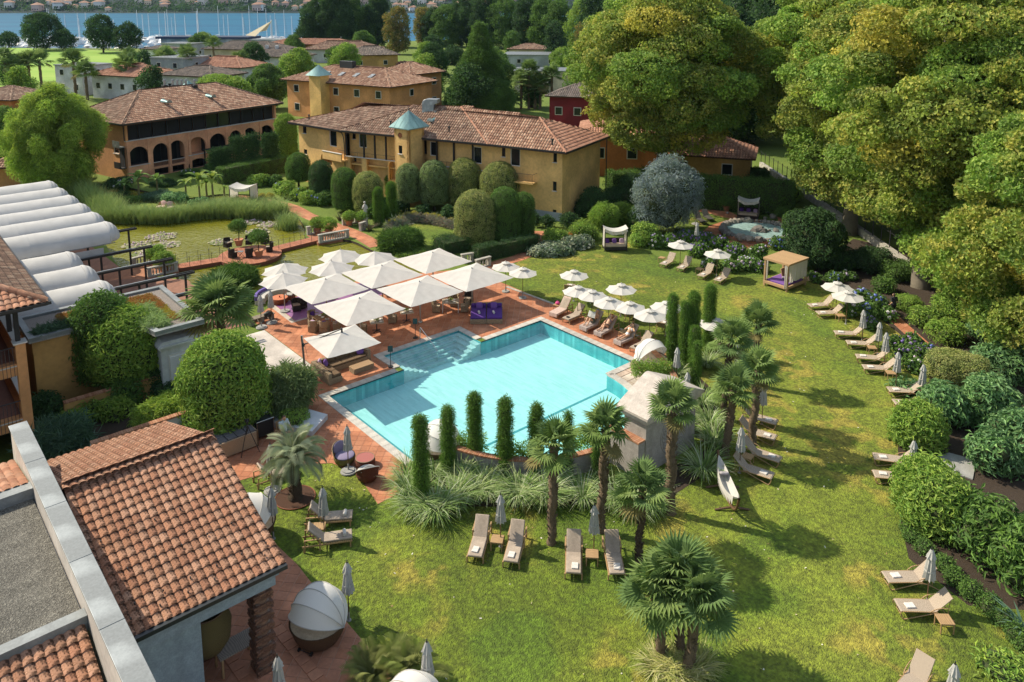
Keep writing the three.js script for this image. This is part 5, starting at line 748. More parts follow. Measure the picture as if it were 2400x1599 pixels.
// ---------- the arcaded house ----------
{
const t=thing('arcade_house','peach guest house with arcades, dark screened top floor and tiled roof','house',V(-42,0,-104));
const E=[pxyz('c1',960,985,7.1),pxyz('c1',2232,812,7.1)],dir=E[1].clone().sub(E[0]).normalize(),back=V(-dir.z,0,dir.x).negate();if (back.x>0) back.negate();
const n=V(dir.z,0,-dir.x);if (n.x>0) n.negate();const D=13;E.push(E[1].clone().addScaledVector(n,D),E[0].clone().addScaledVector(n,D));
const R=[E[0].clone().addScaledVector(dir,6.4).addScaledVector(n,D / 2).setY(10.2),E[1].clone().addScaledVector(dir,-6.4).addScaledVector(n,D / 2).setY(10.2)],q=(...p)=>rel(t,...p),roof=new THREE.Group();roof.name='roof';t.add(roof);
for (const f of [[E[0],E[1],R[1],R[0]],[E[3],E[0],R[0]],[E[1],E[2],R[1]],[E[2],E[3],R[0],R[1]]]) roofFace(roof,q(...f),{cols:f.length===3?clay.old:clay.mix,w:0.3,l:0.42,h:0.085});
for (const [a,b] of [[R[0],R[1]],[E[0],R[0]],[E[1],R[1]],[E[3],R[0]]]) ridge(roof,...q(a,b),clay.old,0.9);
for (const [a,b] of [[E[0],E[1]],[E[3],E[0]],[E[1],E[2]]]) mesh('gutter',beam(...q(a,b),0.14,0.16),M.gutter,t);mesh('soffit',[slab(E.map((p)=>xz(rel(t,p)[0])),6.92,7.0)],M.deckBrown,t);
const a=E[0].clone().addScaledVector(dir,0.75).addScaledVector(n,0.75).setY(0),b=E[1].clone().addScaledVector(dir,-0.75).addScaledVector(n,0.75).setY(0);
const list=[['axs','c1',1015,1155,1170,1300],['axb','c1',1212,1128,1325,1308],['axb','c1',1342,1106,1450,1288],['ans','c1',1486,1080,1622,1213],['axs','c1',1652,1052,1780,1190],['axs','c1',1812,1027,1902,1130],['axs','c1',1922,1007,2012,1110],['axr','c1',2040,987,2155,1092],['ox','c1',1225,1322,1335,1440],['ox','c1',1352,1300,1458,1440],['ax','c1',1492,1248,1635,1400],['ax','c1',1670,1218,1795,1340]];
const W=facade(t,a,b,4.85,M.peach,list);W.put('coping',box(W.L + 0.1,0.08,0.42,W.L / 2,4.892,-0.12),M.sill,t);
for (let k=0;k<=8;k++){const x=W.L*k / 8;W.put('pilaster',box(0.34,4.8,0.07,min(max(x,0.17),W.L - 0.17),2.4,0.036),M.peach,t);if (k<8) W.put('panel_moulding',[box(W.L / 8 - 0.6,0.04,0.03,x + W.L / 16,4.6,0.016),box(0.04,0.5,0.03,x + 0.35,4.35,0.016),box(0.04,0.5,0.03,x + W.L / 8 - 0.35,4.35,0.016)],M.peach,t);}
for (let k=0;k<12;k++){const x=W.L*(k + 0.5) / 12;W.put('screen',box(W.L / 12 - 0.14,2.1,0.03,x,5.98,-0.45),k===6||k===7?M.glass:std(0.022,0.022,0.024,{map:scaled(weave,4),roughness:0.9}),t);}
for (let k=0;k<=12;k++) W.put('post',box(0.12,2.1,0.12,W.L*k / 12,5.98,-0.3),M.dark,t);
W.put('inner_wall',box(W.L - 0.4,2.1,0.2,W.L / 2,5.98,-1.6),M.orange,t);W.put('loggia_floor',box(W.L - 0.4,0.2,1.5,W.L / 2,4.78,-1.05),M.peach,t);
const lw=a.clone().addScaledVector(n,D - 1.5),S=facade(t,lw,a.clone().addScaledVector(n,0.02),6.95,M.orange,[['w',8.6,3.2,9.8,4.6]]);S.put('corner_balcony',[box(1.5,0.12,0.7,S.L - 1,4.2,0.36),box(1.5,0.7,0.04,S.L - 1,4.6,0.7)],M.zinc,t);S.put('corner_balcony',[box(1.5,0.12,0.7,S.L - 1,1.6,0.36),box(1.5,0.7,0.04,S.L - 1,2.0,0.7)],M.iron,t);
const rb=b.clone().addScaledVector(n,D - 1.5);facade(t,b,rb,6.95,M.peach,[]);facade(t,rb,lw,6.95,M.peach,[]);
for (const [x,y] of [[1310,805],[1660,763]]){const p=at3('c1',x,y,8.8);eyeDormer(roof,V(p.x - t.position.x,8.75,p.z - t.position.z),0.98);}
const cap=at3('c1',1108,770,8.8);const tr=mesh('turret_roof',[move(new THREE.ConeGeometry(2,1.6,4,1).rotateY(PI / 4),0,0,0),box(2.2,5,2.2,0,-3.3,0),cyl(0.05,0.02,0.5,0,0.75,0,6)],M.copper,t,{at:rel(t,V(cap.x + 2,9.2,cap.z - 11))[0],turn:0.98});
for (let k=0;k<6;k++){const p=at3('c1',[1195,1262,1300,1335,1370,1440][k],735,9.6);const c=mesh('chimney',rbox(0.62,1.5,0.6,0,0,0,0.02),M.gutter,t,{at:rel(t,V(p.x,9.5,p.z - 4))[0],turn:0.98});mesh('chimney_pot',[cyl(0.14,0.14,0.7,0,0.75,0,8),cyl(0.2,0.16,0.2,0.05,1.35,0,8)],M.zinc,c);}
}
// ---------- foreground roofs at the lower left (pool axes) ----------
M.hood=cloth(0.86,0.85,0.83,0.38);M.fascia=std(0.36,0.44,0.52,{map:mottle,roughness:0.7});M.blueWall=std(0.34,0.42,0.48,{map:mottle,roughness:0.9});M.capMetal=std(0.33,0.36,0.38,{map:scaled(stain,0.5),roughness:0.55,metalness:0.35});
M.gravel=std(1,1,1,{roughness:1,map:texture(512,512,(u,v)=>{const a=noise(u,v,90,3),b=noise(u,v,200,5),c=fbm(u,v,6,3,9);const g=0.24 + 0.42*a*b + 0.12*c;return [g*1.02,g,g*0.94];},true,1 / 2.2,1 / 2.2),bumpMap:texture(512,512,(u,v)=>noise(u,v,90,3)*0.7 + noise(u,v,200,5)*0.3,false,1 / 2.2,1 / 2.2),bumpScale:0.05});
{
const t=thing('tiled_roof_wing','terracotta tiled pavilion wing with brick columns in the near corner','building',poolOrigin,AZ);
const roof=new THREE.Group();roof.name='roof';t.add(roof);const y0=3.8,y1=5.65;
roofFace(roof,[[-14.72,y0,15.55],[-9.72,y0,15.55],[-9.72,y1,9.5],[-14.72,y1,9.5]],{w:0.255,l:0.375,h:0.06,cols:clay.new,parts:'tilesNear'});
roofFace(roof,[[-9.72,y0 + 0.05,4.1],[-14.72,y0 + 0.05,4.1],[-14.72,y1,9.5],[-9.72,y1,9.5]],{w:0.255,l:0.375,h:0.06,cols:clay.new,parts:'tilesBack'});
ridge(roof,[-14.7,y1 + 0.02,9.5],[-9.6,y1 + 0.02,9.5],clay.new,1.05,M.tilesNear);
for (const z of [12.2,13.5,14.7,15.1]) for (let k=0;k<6;k++) mesh('snow_hook',[box(0.035,0.06,0.05,-14.3 + 0.82*k + (z*0.7 % 0.5),y0 + (15.55 - z)*0.306 + 0.11,z)],M.gutter,roof);
mesh('gutter',[box(5.1,0.13,0.16,-12.2,y0 - 0.03,15.66),box(5.1,0.02,0.26,-12.2,y0 - 0.1,15.6)],M.gutter,t);
mesh('entablature',[bax(-14.7,-9.95,3.08,3.62,14.9,15.42),bax(-14.7,-9.85,3.45,3.625,14.82,15.5),bax(-9.9 - 0.5,-9.951,3.082,3.62,4.6,14.89),bax(-14.7,-9.951,3.083,3.62,4.4,4.62)],M.fascia,t);
mesh('gable_wall',[move(extrude(shapeOf([[-5.2,3.63],[5.2,3.63],[0,5.5]]),0.2).rotateY(PI / 2),-10.25,0,9.5)],M.fascia,t);
mesh('ceiling',bax(-14.7,-10.5,3.5,3.6,4.65,14.85),M.deckBrown,t);
mesh('wall',[bax(-14.7,-12.35,0,3.08,14.95,15.3),bax(-14.7,-14.4,0,3.6,4.6,14.9)],M.blueWall,t);
const face=geo([rbox(0.2,0.07,0.09,0,0,0,0.008,0,0,0,1)]),dark=[std(0.24,0.12,0.075,{map:mottle}),std(0.29,0.15,0.095,{map:mottle}),std(0.20,0.10,0.065,{map:mottle})];
for (const [u,v] of [[-10.38,15.12],[-11.5,13.3],[-10.38,9.6],[-10.38,5]]){
const col=new THREE.Group();col.name='brick_column';col.position.set(u,0,v);t.add(col);
mesh('column_core',[cyl(0.235,0.235,3.07,0,0.01,0,20)],std(0.33,0.20,0.14,{map:stain}),col);
const near=v>13;for (let b=0;b<8;b++){if (!near){mesh('course',box(0.62,0.2,0.62,0,0.12 + b*0.39,0),pick(dark),col);continue;}for (let c=0;c<3;c++) for (let s=0;s<4;s++) for (let k=0;k<3;k++){const a=s*PI / 2,x=-0.21 + 0.21*k + (c % 2?0.03:-0.03),z=0.265;share('brick',face,pick(dark),col,x*cos(a) + z*sin(a),0.055 + b*0.39 + c*0.078,-x*sin(a) + z*cos(a),a);}}
}
mesh('column_infill',[[-10.38,15.12],[-11.5,13.3]].flatMap(([u,v])=>Array.from({length:8},(_,b)=>box(0.52,0.225,0.52,u,0.13 + b*0.39,v))),std(0.36,0.28,0.22,{map:mottle}),t,{kind:'stuff'});
settle(t);
const s=thing('flat_gravel_roof','flat gravel roof behind a metal-capped white parapet in the near corner','building',poolOrigin,AZ);
mesh('gravel_bed',bax(-26,-15.5,5.0,5.12,8.6,15.5),M.gravel,s);mesh('building_block',[bax(-26,-15.35,0,5.0,8.3,15.6),bax(-26,-15.36,0,3.1,15.6,21.5)],M.whiteWall,s);
mesh('parapet',[bax(-15.45,-14.98,0,5.95,4.5,24)],paint(0.74,0.68,0.62),s);for (let k=0;k<6;k++) mesh('parapet_cap',rbox(0.62,0.05,3.235,-15.2,5.985,6.1 + 3.25*k,0.015),M.capMetal,s);
mesh('cross_parapet',[bax(-26,-15.46,4.9,5.36,15.5,15.86)],M.capMetal,s);mesh('cross_parapet',[bax(-26,-15.46,4.9,5.5,8.1,8.6)],M.capMetal,s);
roofFace(s,[[-26,3.3,22],[-15.55,3.3,22],[-15.55,5.1,15.95],[-26,5.1,15.95]].map(([x,y,z])=>[x,y,z]),{w:0.255,l:0.375,h:0.06,cols:clay.new,parts:'tilesLow'});roofFace(s,[[-15.5,4.9,5.2],[-26,4.9,5.2],[-26,5.45,7.95],[-15.5,5.45,7.95]],{w:0.255,l:0.375,h:0.06,cols:clay.new});
settle(s);
}
{// furniture seen under the near roof
const b=thing('basket_shade','big woven basket chair hanging in the shade behind the columns','chair',pf(-11.9,14.4,0));mesh('basket',lathe([[0.15,1.1],[0.5,1.2],[0.72,1.55],[0.78,2.1],[0.6,2.6]],22),std(0.26,0.20,0.07,{map:scaled(weave,6),bumpMap:scaled(weave,6),bumpScale:0.02}),b);mesh('chain',bar([0,2.5,0],[0,3.5,0],0.02),M.iron,b);mesh('rim',move(new THREE.TorusGeometry(0.6,0.03,6,24).rotateX(PI / 2),0,2.6,0),M.teakDark,b);
const tb=thing('wooden_table','grey wooden table between the brick columns','table',pf(-11,14.35,0.03),AZ);mesh('tabletop',rbox(1.3,0.05,0.75,0,0.72,0,0.01),std(0.36,0.30,0.25,{map:woodC}),tb);for (const x of [-1,1]) for (const z of [-1,1]) mesh('leg',rbox(0.08,0.69,0.08,x*0.56,0.345,z*0.3,0.01),M.teak,tb);
const so=thing('garden_sofa','pale wooden sofa with a purple cushion under the near roof','sofa',pf(-12.1,15.9,0.03),AZ);mesh('frame',[rbox(0.95,0.35,0.8,0,0.18,0,0.02),rbox(0.1,0.75,0.8,-0.45,0.38,0,0.02)],std(0.40,0.33,0.28,{map:woodC}),so);mesh('seat_cushion',rbox(0.8,0.14,0.72,0.05,0.42,0,0.04),std(0.10,0.11,0.13),so);
pillow('spotted purple cushion on the sofa under the near roof',M.purple,0.42,pf(-12.35,15.9,0.5),AZ + 1.3);
const shell=(label,p,turn,open=0.2)=>{const d=thing('canopy_daybed',label,'daybed',p,turn,'round daybeds with white hoods');mesh('basket_base',lathe([[0.72,0.06],[0.86,0.3],[1.0,0.72],[0.97,0.74],[0.82,0.3]],32),M.wickerBrown,d);mesh('mattress',move(new THREE.CylinderGeometry(0.94,0.9,0.16,32),0,0.62,0),M.beigePad,d);for (let k=0;k<4;k++){const a0=open + k*0.56,a1=a0 + 0.56;const g=new THREE.SphereGeometry(1.06 - k*0.012,22,5,0,PI,0,1);const pos=[],N=24,Q=5,P=(i,j)=>{const f=i / N*PI,e=a0 + (a1 - a0)*j / Q,r=(1.05 - k*0.01)*(1 - 0.035*sin(j / Q*PI)),hgt=1.12;return V(r*cos(f),0.72 + r*sin(f)*sin(e)*hgt,r*sin(f)*cos(e));};for (let i=0;i<N;i++) for (let j=0;j<Q;j++) for (const q of [P(i,j),P(i + 1,j),P(i + 1,j + 1),P(i,j),P(i + 1,j + 1),P(i,j + 1)]) pos.push(q.x,q.y,q.z);const h=new THREE.BufferGeometry();h.setAttribute('position',new THREE.Float32BufferAttribute(pos,3));h.computeVertexNormals();mesh('hood_panel',toCreasedNormals(h,0.7),M.hood,d);mesh('hood_rib',pipe(Array.from({length:11},(_,i)=>{const q=P(i / 10*N,Q);return q;}),0.016,24,5),M.canvas,d);}mesh('wheel',[move(new THREE.CylinderGeometry(0.07,0.07,0.05,12),0.25,0.07,-0.78,0,0,PI / 2)],M.black,d);mesh('wheel',[move(new THREE.CylinderGeometry(0.07,0.07,0.05,12),-0.25,0.07,-0.78,0,0,PI / 2)],M.black,d);mesh('axle',bar([-0.25,0.07,-0.78],[0.25,0.07,-0.78],0.014),M.black,d);return d;};
const p1=at(748,1495);p1.y=0.03;shell('round brown wicker daybed with a white folding hood on the lower patio',p1,2.75,0.5);
const p2=at(590,1262);p2.y=0.03;shell('white-hooded daybed half hidden behind the tiled roof',p2,1.9,0.5);
const p3=pf(16.2,9.7,0.03);shell('white shell daybed on the stone deck at the pool corner',p3,0.55,0.9);
const p4=pf(1.2,9.0,0.03);shell('white-hooded daybed behind the cypresses at the pool end',p4,2.6,0.7);
const p5=at(968,1722);p5.y=0.012;shell('white-hooded daybed cut by the bottom edge under the reed palm',p5,2.6,0.6);
const st=thing('wicker_stool','small tan wicker drum stool beside the white shell daybed','stool',pf(15.6,8.95,0.03));mesh('stool_body',lathe([[0.22,0],[0.27,0.1],[0.27,0.32],[0.24,0.38],[0,0.385]],20),M.wicker,st);
}
// ---------- orange balcony building at the left edge ----------
{
const t=thing('balcony_building','orange building with iron-railed balconies at the left edge','building',poolOrigin,AZ);
const X=-13.55,Z=-3.75;const fl=[0.0,2.9,5.85];
mesh('wall',[bax(-24,X - 1.75,0,7.5,-24,Z - 1.2),bax(-24,X - 3.6,0,7.5,Z - 1.19,Z - 0.1)],M.orange,t);mesh('corner_pier',[bax(X - 0.42,X,0,5.95,Z - 0.42,Z)],M.orange,t);mesh('wall',[bax(X - 0.4,X - 0.02,0,2.0,Z - 14,Z - 0.43)],M.orange,t);
for (const y of [2.15,4.85]){mesh('balcony_slab',bax(X - 3.6,X - 0.05,y,y + 0.14,Z - 14,Z - 0.05),M.orange,t);mesh('balcony_floor',bax(X - 3.55,X - 0.44,y + 0.142,y + 0.17,Z - 13.9,Z - 0.44),std(0.22,0.09,0.06,{map:mottle}),t);mesh('balcony_front',bax(X - 3.6,X - 0.43,y - 0.45,y - 0.001,Z - 0.2,Z - 0.06),M.orange,t);mesh('balcony_side',bax(X - 0.2,X - 0.06,y + 0.141,y + 0.6,Z - 14,Z - 0.43),M.orange,t);mesh('coping',bax(X - 0.28,X + 0.02,y + 0.601,y + 0.66,Z - 14,Z - 0.43),M.sill,t);mesh('coping',bax(X - 3.6,X - 0.43,y + 0.01,y + 0.06,Z - 0.24,Z - 0.02),M.sill,t);mesh('handrail',[bax(X - 3.6,X - 0.43,y + 0.92,y + 0.96,Z - 0.16,Z - 0.11)],M.iron,t);for (let k=0;k<20;k++) mesh('rail_bar',box(0.022,1.4,0.022,X - 0.55 - k*0.155,y + 0.24,Z + 0.01),M.iron,t);const tb=mesh('balcony_table',[cyl(0.34,0.36,0.5,X - 2.0,y + 0.18,Z - 1.1,18)],M.wickerRed,t);mesh('table_cloth',cyl(0.37,0.37,0.05,X - 2.0,y + 0.69,Z - 1.1,18),y<3?M.canvas:M.wickerRed,t);}
mesh('coping',bax(X - 0.5,X + 0.08,5.951,6.02,Z - 0.5,Z + 0.08),M.sill,t);for (const [x,z] of [[X - 0.25,Z - 0.3],[X - 1.6,Z - 0.3],[X - 0.25,Z - 2.6],[X - 0.25,Z - 6]]) mesh('roof_post',box(0.2,1.75,0.2,x,z<Z - 0.5?6.6:6.9,z),M.dark,t);mesh('roof_beam',[bax(X - 8,X + 0.4,7.62,7.86,Z + 0.2,Z + 0.4),bax(X + 0.2,X + 0.4,7.62,7.86,-24,Z + 0.19)],M.dark,t);
const roof=new THREE.Group();roof.name='roof';t.add(roof);const ex=X + 0.95,ez=Z + 0.75,y=7.95;roofFace(roof,[[ex,y,ez],[ex,y,-26],[ex - 6,y + 2.2,-26],[ex - 6,y + 2.2,ez - 6]],{w:0.28,l:0.38,h:0.08,cols:clay.old,parts:'tilesOld'});roofFace(roof,[[ex - 12,y,ez],[ex,y,ez],[ex - 6,y + 2.2,ez - 6],[ex - 12,y + 2.2,ez - 6]],{w:0.28,l:0.38,h:0.08,cols:clay.new});ridge(roof,[ex,y + 0.05,ez],[ex - 6,y + 2.25,ez - 6],clay.new,1.1);mesh('gutter',[bax(ex - 0.02,ex + 0.14,y - 0.12,y + 0.02,-26,ez + 0.1),bax(ex - 12,ex - 0.021,y - 0.12,y + 0.02,ez - 0.02,ez + 0.14)],M.gutter,t);mesh('soffit',bax(ex - 12,ex - 0.05,y - 0.09,y - 0.05,-26,ez - 0.03),M.deckBrown,t);
settle(t);
}
// ---------- planted roof building ----------
{
const t=thing('planted_roof_building','flat building with ochre walls and a sedum roof bordered by pebbles','building',poolOrigin,AZ),H=4;
mesh('wall',bax(-12.55,-8.2,0,H - 0.06,-12.2,-8.8),M.ochre,t);mesh('wall',bax(-8.2,-5.0,0,H - 0.061,-12.2,-6.9),M.ochre,t);mesh('frieze',[bax(-12.58,-8.17,H - 0.75,H - 0.07,-12.23,-8.76)],M.ochre,t);
const plan=[[-12.75,-12.4],[-4.75,-12.4],[-4.75,-5.2],[-7.4,-5.2],[-8,-8.6],[-12.75,-8.6]],inn=plan.map(([x,z])=>[x + (x<-8.1?0.3:x>-5?-0.3:0.3),z + (z<-12?0.3:-0.3)]);mesh('roof_slab',slab(plan,H - 0.06,H + 0.02),M.concrete,t);mesh('parapet_cap',[slab(plan,H + 0.02,H + 0.22,[inn])],M.capMetal,t);
mesh('pebbles',slab(inn,H + 0.02,H + 0.08),std(0.60,0.52,0.47,{map:scaled(gritC,1.5),bumpMap:scaled(grit,1.5),bumpScale:0.06}),t);
const sed=[[-10.9,-11.6],[-5.7,-11.6],[-5.6,-6.6],[-6.4,-6.6],[-7.0,-9.6],[-10.9,-10.2]];mesh('sedum_mat',slab(sed,H + 0.08,H + 0.12),std(0.35,0.30,0.06,{map:gritC}),t);const it=[];while (it.length<2600){const x=rr(-11,-5.5),z=rr(-11.7,-6.5);if (inside(sed,x,z)){const k=fbm(x*0.08,z*0.08,8,3,5);it.push({p:V(x,H + rr(0.1,0.16),z),n:V(rr(-0.3,0.3),1,rr(-0.3,0.3)).normalize(),s:rr(0.5,1),c:k>0.5?C(0.42*rr(0.7,1.2),0.33*rr(0.8,1.2),0.05):C(0.40*rr(0.7,1.2),0.20*rr(0.8,1.2),0.05)});}}scatter('sedum',t,K.box,M.leafDull,it);
const lav=[];while (lav.length<900){const a=rnd();if (a<0.6) lav.push({p:V(rr(-12.2,-8.9),H + rr(0.1,0.26),rr(-9.7,-9.05)),n:V(rr(-0.5,0.5),1,rr(-0.5,0.5)).normalize(),s:rr(0.5,0.9),c:G.teal()});else lav.push({p:V(rr(-7.6,-6.5),H + rr(0.1,0.4),rr(-9.2,-5.9)),n:V(rr(-0.5,0.5),1,rr(-0.5,0.5)).normalize(),s:rr(0.5,0.8),c:G.grey().multiplyScalar(1.4)});}scatter('low_shrubs',t,K.spray,M.leafDull,lav);
settle(t);
const b=thing('white_bay','white rendered bay with a closed louvred blind beside the topiary','building',poolOrigin,AZ);mesh('wall',[bax(-7.0,-4.85,0,3.0,-6.88,-5.75)],M.whiteWall,b);mesh('cornice',[bax(-7.2,-4.65,3.0,3.1,-7,-5.5),bax(-7.1,-4.75,2.86,2.999,-6.95,-5.62)],M.whiteWall,b);mesh('cap',move(extrude(shapeOf([[-1.25,0],[1.25,0],[1.0,0.22],[-1.0,0.22]]),1.3),-5.92,3.101,-6.9),M.whiteWall,b);mesh('window_frame',[bax(-6.65,-5.1,0.75,2.45,-5.75,-5.7)],M.frameWhite,b);for (let k=0;k<17;k++) mesh('blind_slat',box(1.42,0.012,0.1,-5.88,0.86 + k*0.092,-5.66,0,0.75),std(0.62,0.62,0.62),b);settle(b);
}
// ---------- white barrel awnings on a dark steel frame ----------
{
const rad=1.62,rise=1.25;const vaultGeo=(L,r,h,crimp)=>{const pos=[],N=18,Q=max(2,floor(L*2)),P=(i,j)=>{const a=i / N*PI,w=1 + crimp*0.02*sin(j*1.3 + i);return V(L*j / Q,h*sin(a)*w,-r*cos(a)*w);};for (let i=0;i<N;i++) for (let j=0;j<Q;j++) for (const q of [P(i,j),P(i + 1,j + 1),P(i,j + 1),P(i,j),P(i + 1,j),P(i + 1,j + 1)]) pos.push(q.x,q.y,q.z);const g=new THREE.BufferGeometry();g.setAttribute('position',new THREE.Float32BufferAttribute(pos,3));g.computeVertexNormals();return metreUV(plain(toCreasedNormals(g,0.5)));};
const foldGeo=(t0,t1,r,h)=>{const pos=[],N=18,Q=5,P=(i,j)=>{const a=i / N*PI,e=t0 + (t1 - t0)*j / Q,c=cos(e),b=1 + 0.03*sin(j / Q*PI);return V(0.95*sin(e)*sin(a)**0.7*b,h*sin(a)*c*b,-r*cos(a)*(1 - 0.12*e));};for (let i=0;i<N;i++) for (let j=0;j<Q;j++) for (const q of [P(i,j),P(i + 1,j + 1),P(i,j + 1),P(i,j),P(i + 1,j),P(i + 1,j + 1)]) pos.push(q.x,q.y,q.z);const g=new THREE.BufferGeometry();g.setAttribute('position',new THREE.Float32BufferAttribute(pos,3));g.computeVertexNormals();return metreUV(plain(toCreasedNormals(g,0.5)));};
const V1=vaultGeo(7,rad,rise,0.4),V2=vaultGeo(5.2,rad*0.985,rise*0.985,0.5),V3=vaultGeo(9,rad*0.95,rise*0.94,0.4),folds=[0,1,2,3].map((k)=>foldGeo(k*0.36,(k + 1)*0.36,rad,rise));
const one=(u,v,y,back,label)=>{const t=thing('barrel_awning',label,'awning',pf(u,v,y),AZ,'white barrel awnings in a row');share('vault_panel',V2,M.awning,t,-5.2,0,0);share('vault_panel',V1,M.awning,t,-12.15,-0.005,0);if (back) share('vault_panel',V3,M.awning,t,-21.1,-0.04,0);folds.forEach((g)=>share('end_fold',g,M.awning,t,0,0,0));mesh('edge_rail',[box(12.5,0.06,0.06,-6,0,rad),box(12.5,0.06,0.06,-6,0,-rad)],M.zinc,t);};
for (let k=0;k<6;k++) one(-4.6 - 0.06*k,-26.3 - 3.68*k,3.95,1,`white barrel awning, ${ordinal[k]} of the upper six counted from the pond deck`);
for (let k=0;k<3;k++) one(-7.9 - 0.1*k,-14.4 - 3.85*k,3.35,0,`white barrel awning, ${ordinal[k]} of the lower three counted from the planted roof`);
const f=thing('awning_frame','dark steel frame with twin rails carrying the barrel awnings','frame',poolOrigin,AZ);for (const [v,u1,y] of [[-16.3,-1.5,3.3],[-20.2,-1.7,3.3],[-24.2,-1.9,3.3],[-28.1,-1.9,3.85],[-12.4,-1.2,3.3]]){for (const d of [-0.14,0.14]) mesh('twin_rail',bax(-20,u1,y - 0.1,y + 0.04,v + d - 0.045,v + d + 0.045),M.pergola,f);mesh('rail_cap',bax(-20,u1 - 1.2,y + 0.05,y + 0.09,v - 0.06,v + 0.06),M.zinc,f);for (const x of [u1 - 0.6,u1 - 3.6]) mesh('post',box(0.13,y,0.13,x,y / 2 - 0.05,v),M.pergola,f);}mesh('valance',bax(-14,-5.2,3.3,3.75,-24.55,-24.5),M.awning,f);settle(f);
struct('restaurant_floor',slab([pf(-20,-47),pf(-3.4,-47),pf(-2.6,-28.5),pf(0.5,-24),pf(0.6,-12.6),pf(-20,-12.6)].map(xz),-0.1,0.02),std(0.30,0.14,0.09,{map:mottle}));
}
{
const w=thing('garden_wall','ochre garden wall with brick coping below the planted roof','wall',poolOrigin,AZ);mesh('wall_body',bax(-11.8,-5.4,0,1.15,-6.5,-6.25),M.ochre,w);brickCap(w,[[-11.8,-6.38],[-5.4,-6.38]],1.15);settle(w);
const v=thing('garden_wall','white garden wall with brick coping behind the tiled wing','wall',poolOrigin,AZ);mesh('wall_body',bax(-11.8,-4.6,0,1.4,-0.9,-0.65),M.whiteWall,v);brickCap(v,[[-11.8,-0.78],[-4.6,-0.78]],1.4);settle(v);
struct('planting_bed',slab([pf(-13.4,-6.2),pf(-4.6,-6.2),pf(-4.4,-0.95),pf(-13,-0.95)].map(xz),-0.05,0.03),M.soil);
}
{
const c=thing('storage_chest','tan wicker storage chest with its dark lid open and grey towels inside','chest',pf(-6.05,1.75,0.03),AZ + 0.02);mesh('chest_body',[rbox(2.0,0.78,0.08,0,0.45,0.52,0.03),rbox(0.08,0.78,1.1,-0.98,0.45,0,0.03),rbox(0.08,0.78,1.1,0.98,0.45,0,0.03),rbox(2,0.78,0.08,0,0.45,-0.52,0.03)],std(0.56,0.40,0.26,{map:scaled(weave,8)}),c);mesh('corner_post',[-1,1].map((s)=>rbox(0.1,0.86,0.1,s*0.98,0.44,0.52,0.02)),M.teakDark,c,{kind:'stuff'});mesh('lid',rbox(2.1,0.75,0.08,0,1.2,-0.62,0.03,0,-0.2),std(0.10,0.085,0.075,{map:mottle}),c);mesh('notice',box(0.26,0.34,0.01,0.12,1.28,-0.565,0,-0.2),M.towel,c);for (let k=0;k<4;k++) for (let j=0;j<2;j++) mesh('towel_stack',rbox(0.44,0.12,0.46,-0.7 + k*0.47,0.8 + rr(0,0.04),-0.24 + j*0.48,0.03),rnd()<0.35?std(0.45,0.44,0.46,{map:mottle}):std(0.16,0.15,0.16,{map:mottle}),c);
const r=thing('laundry_trolley','black laundry trolley with a steel frame beside the storage chest','trolley',pf(-4.45,1.5,0.03),AZ);mesh('bin',[rbox(0.85,0.8,0.7,0,0.55,0,0.02)],M.black,r);mesh('tube_frame',[[-0.44,-0.36],[0.44,-0.36],[0.44,0.36],[-0.44,0.36]].flatMap(([x,z],i,A)=>[bar([x,0.12,z],[x,1.0,z],0.018),bar([x,1,z],[A[(i + 1) % 4][0],1,A[(i + 1) % 4][1]],0.018)]),M.steel,r);for (const x of [-0.4,0.4]) for (const z of [-0.32,0.32]) mesh('castor',move(new THREE.CylinderGeometry(0.06,0.06,0.04,10),x,0.06,z,0,PI / 2),M.black,r);
const tp=at(583,1062);tp.y=0.03;const q=thing('camera_tripod','black camera on a tall tripod in front of the chest','tripod',tp,0.4);for (let k=0;k<3;k++){const a=k*2.094 + 0.3;mesh('leg',bar([0,1.45,0],[0.52*cos(a),0,0.52*sin(a)],0.018),M.black,q);}mesh('centre_column',cyl(0.02,0.02,0.5,0,1.1,0,8),M.black,q);mesh('camera_body',[rbox(0.2,0.15,0.1,0,1.68,0,0.02),move(new THREE.CylinderGeometry(0.05,0.055,0.22,12),0,1.68,0.14,0,PI / 2)],M.black,q);
}
// ---------- pond, deck and balustrades ----------
M.pond=std(0.25,0.245,0.03,{roughness:0.06,map:texture(512,512,(u,v)=>mixc([0.62,0.62,0.5],[1,1,1],fbm(u,v,4,5,23)),true,1 / 24,1 / 24),bumpMap:texture(512,512,(u,v)=>0.6*noise(u,v,24,5) + 0.4*noise(u,v,56,8),false,1 / 7,1 / 5),bumpScale:0.05});
struct('pond',sheet(pondPlan,-0.22),M.pond);struct('pond_bank',ringWall(pondPlan,-1,0.001),M.soil);
M.planks=[std(0.46,0.17,0.09,{map:woodC}),std(0.52,0.20,0.11,{map:woodC}),std(0.41,0.15,0.08,{map:woodC}),std(0.49,0.19,0.11,{map:woodC})];M.deckEdge=std(0.26,0.09,0.05,{map:woodC});
const strip=(a,b,w)=>{const d=b.clone().sub(a).setY(0).normalize(),n=V(-d.z,0,d.x).multiplyScalar(w / 2);return [a.clone().add(n),b.clone().add(n),b.clone().sub(n),a.clone().sub(n)].map(xz);};
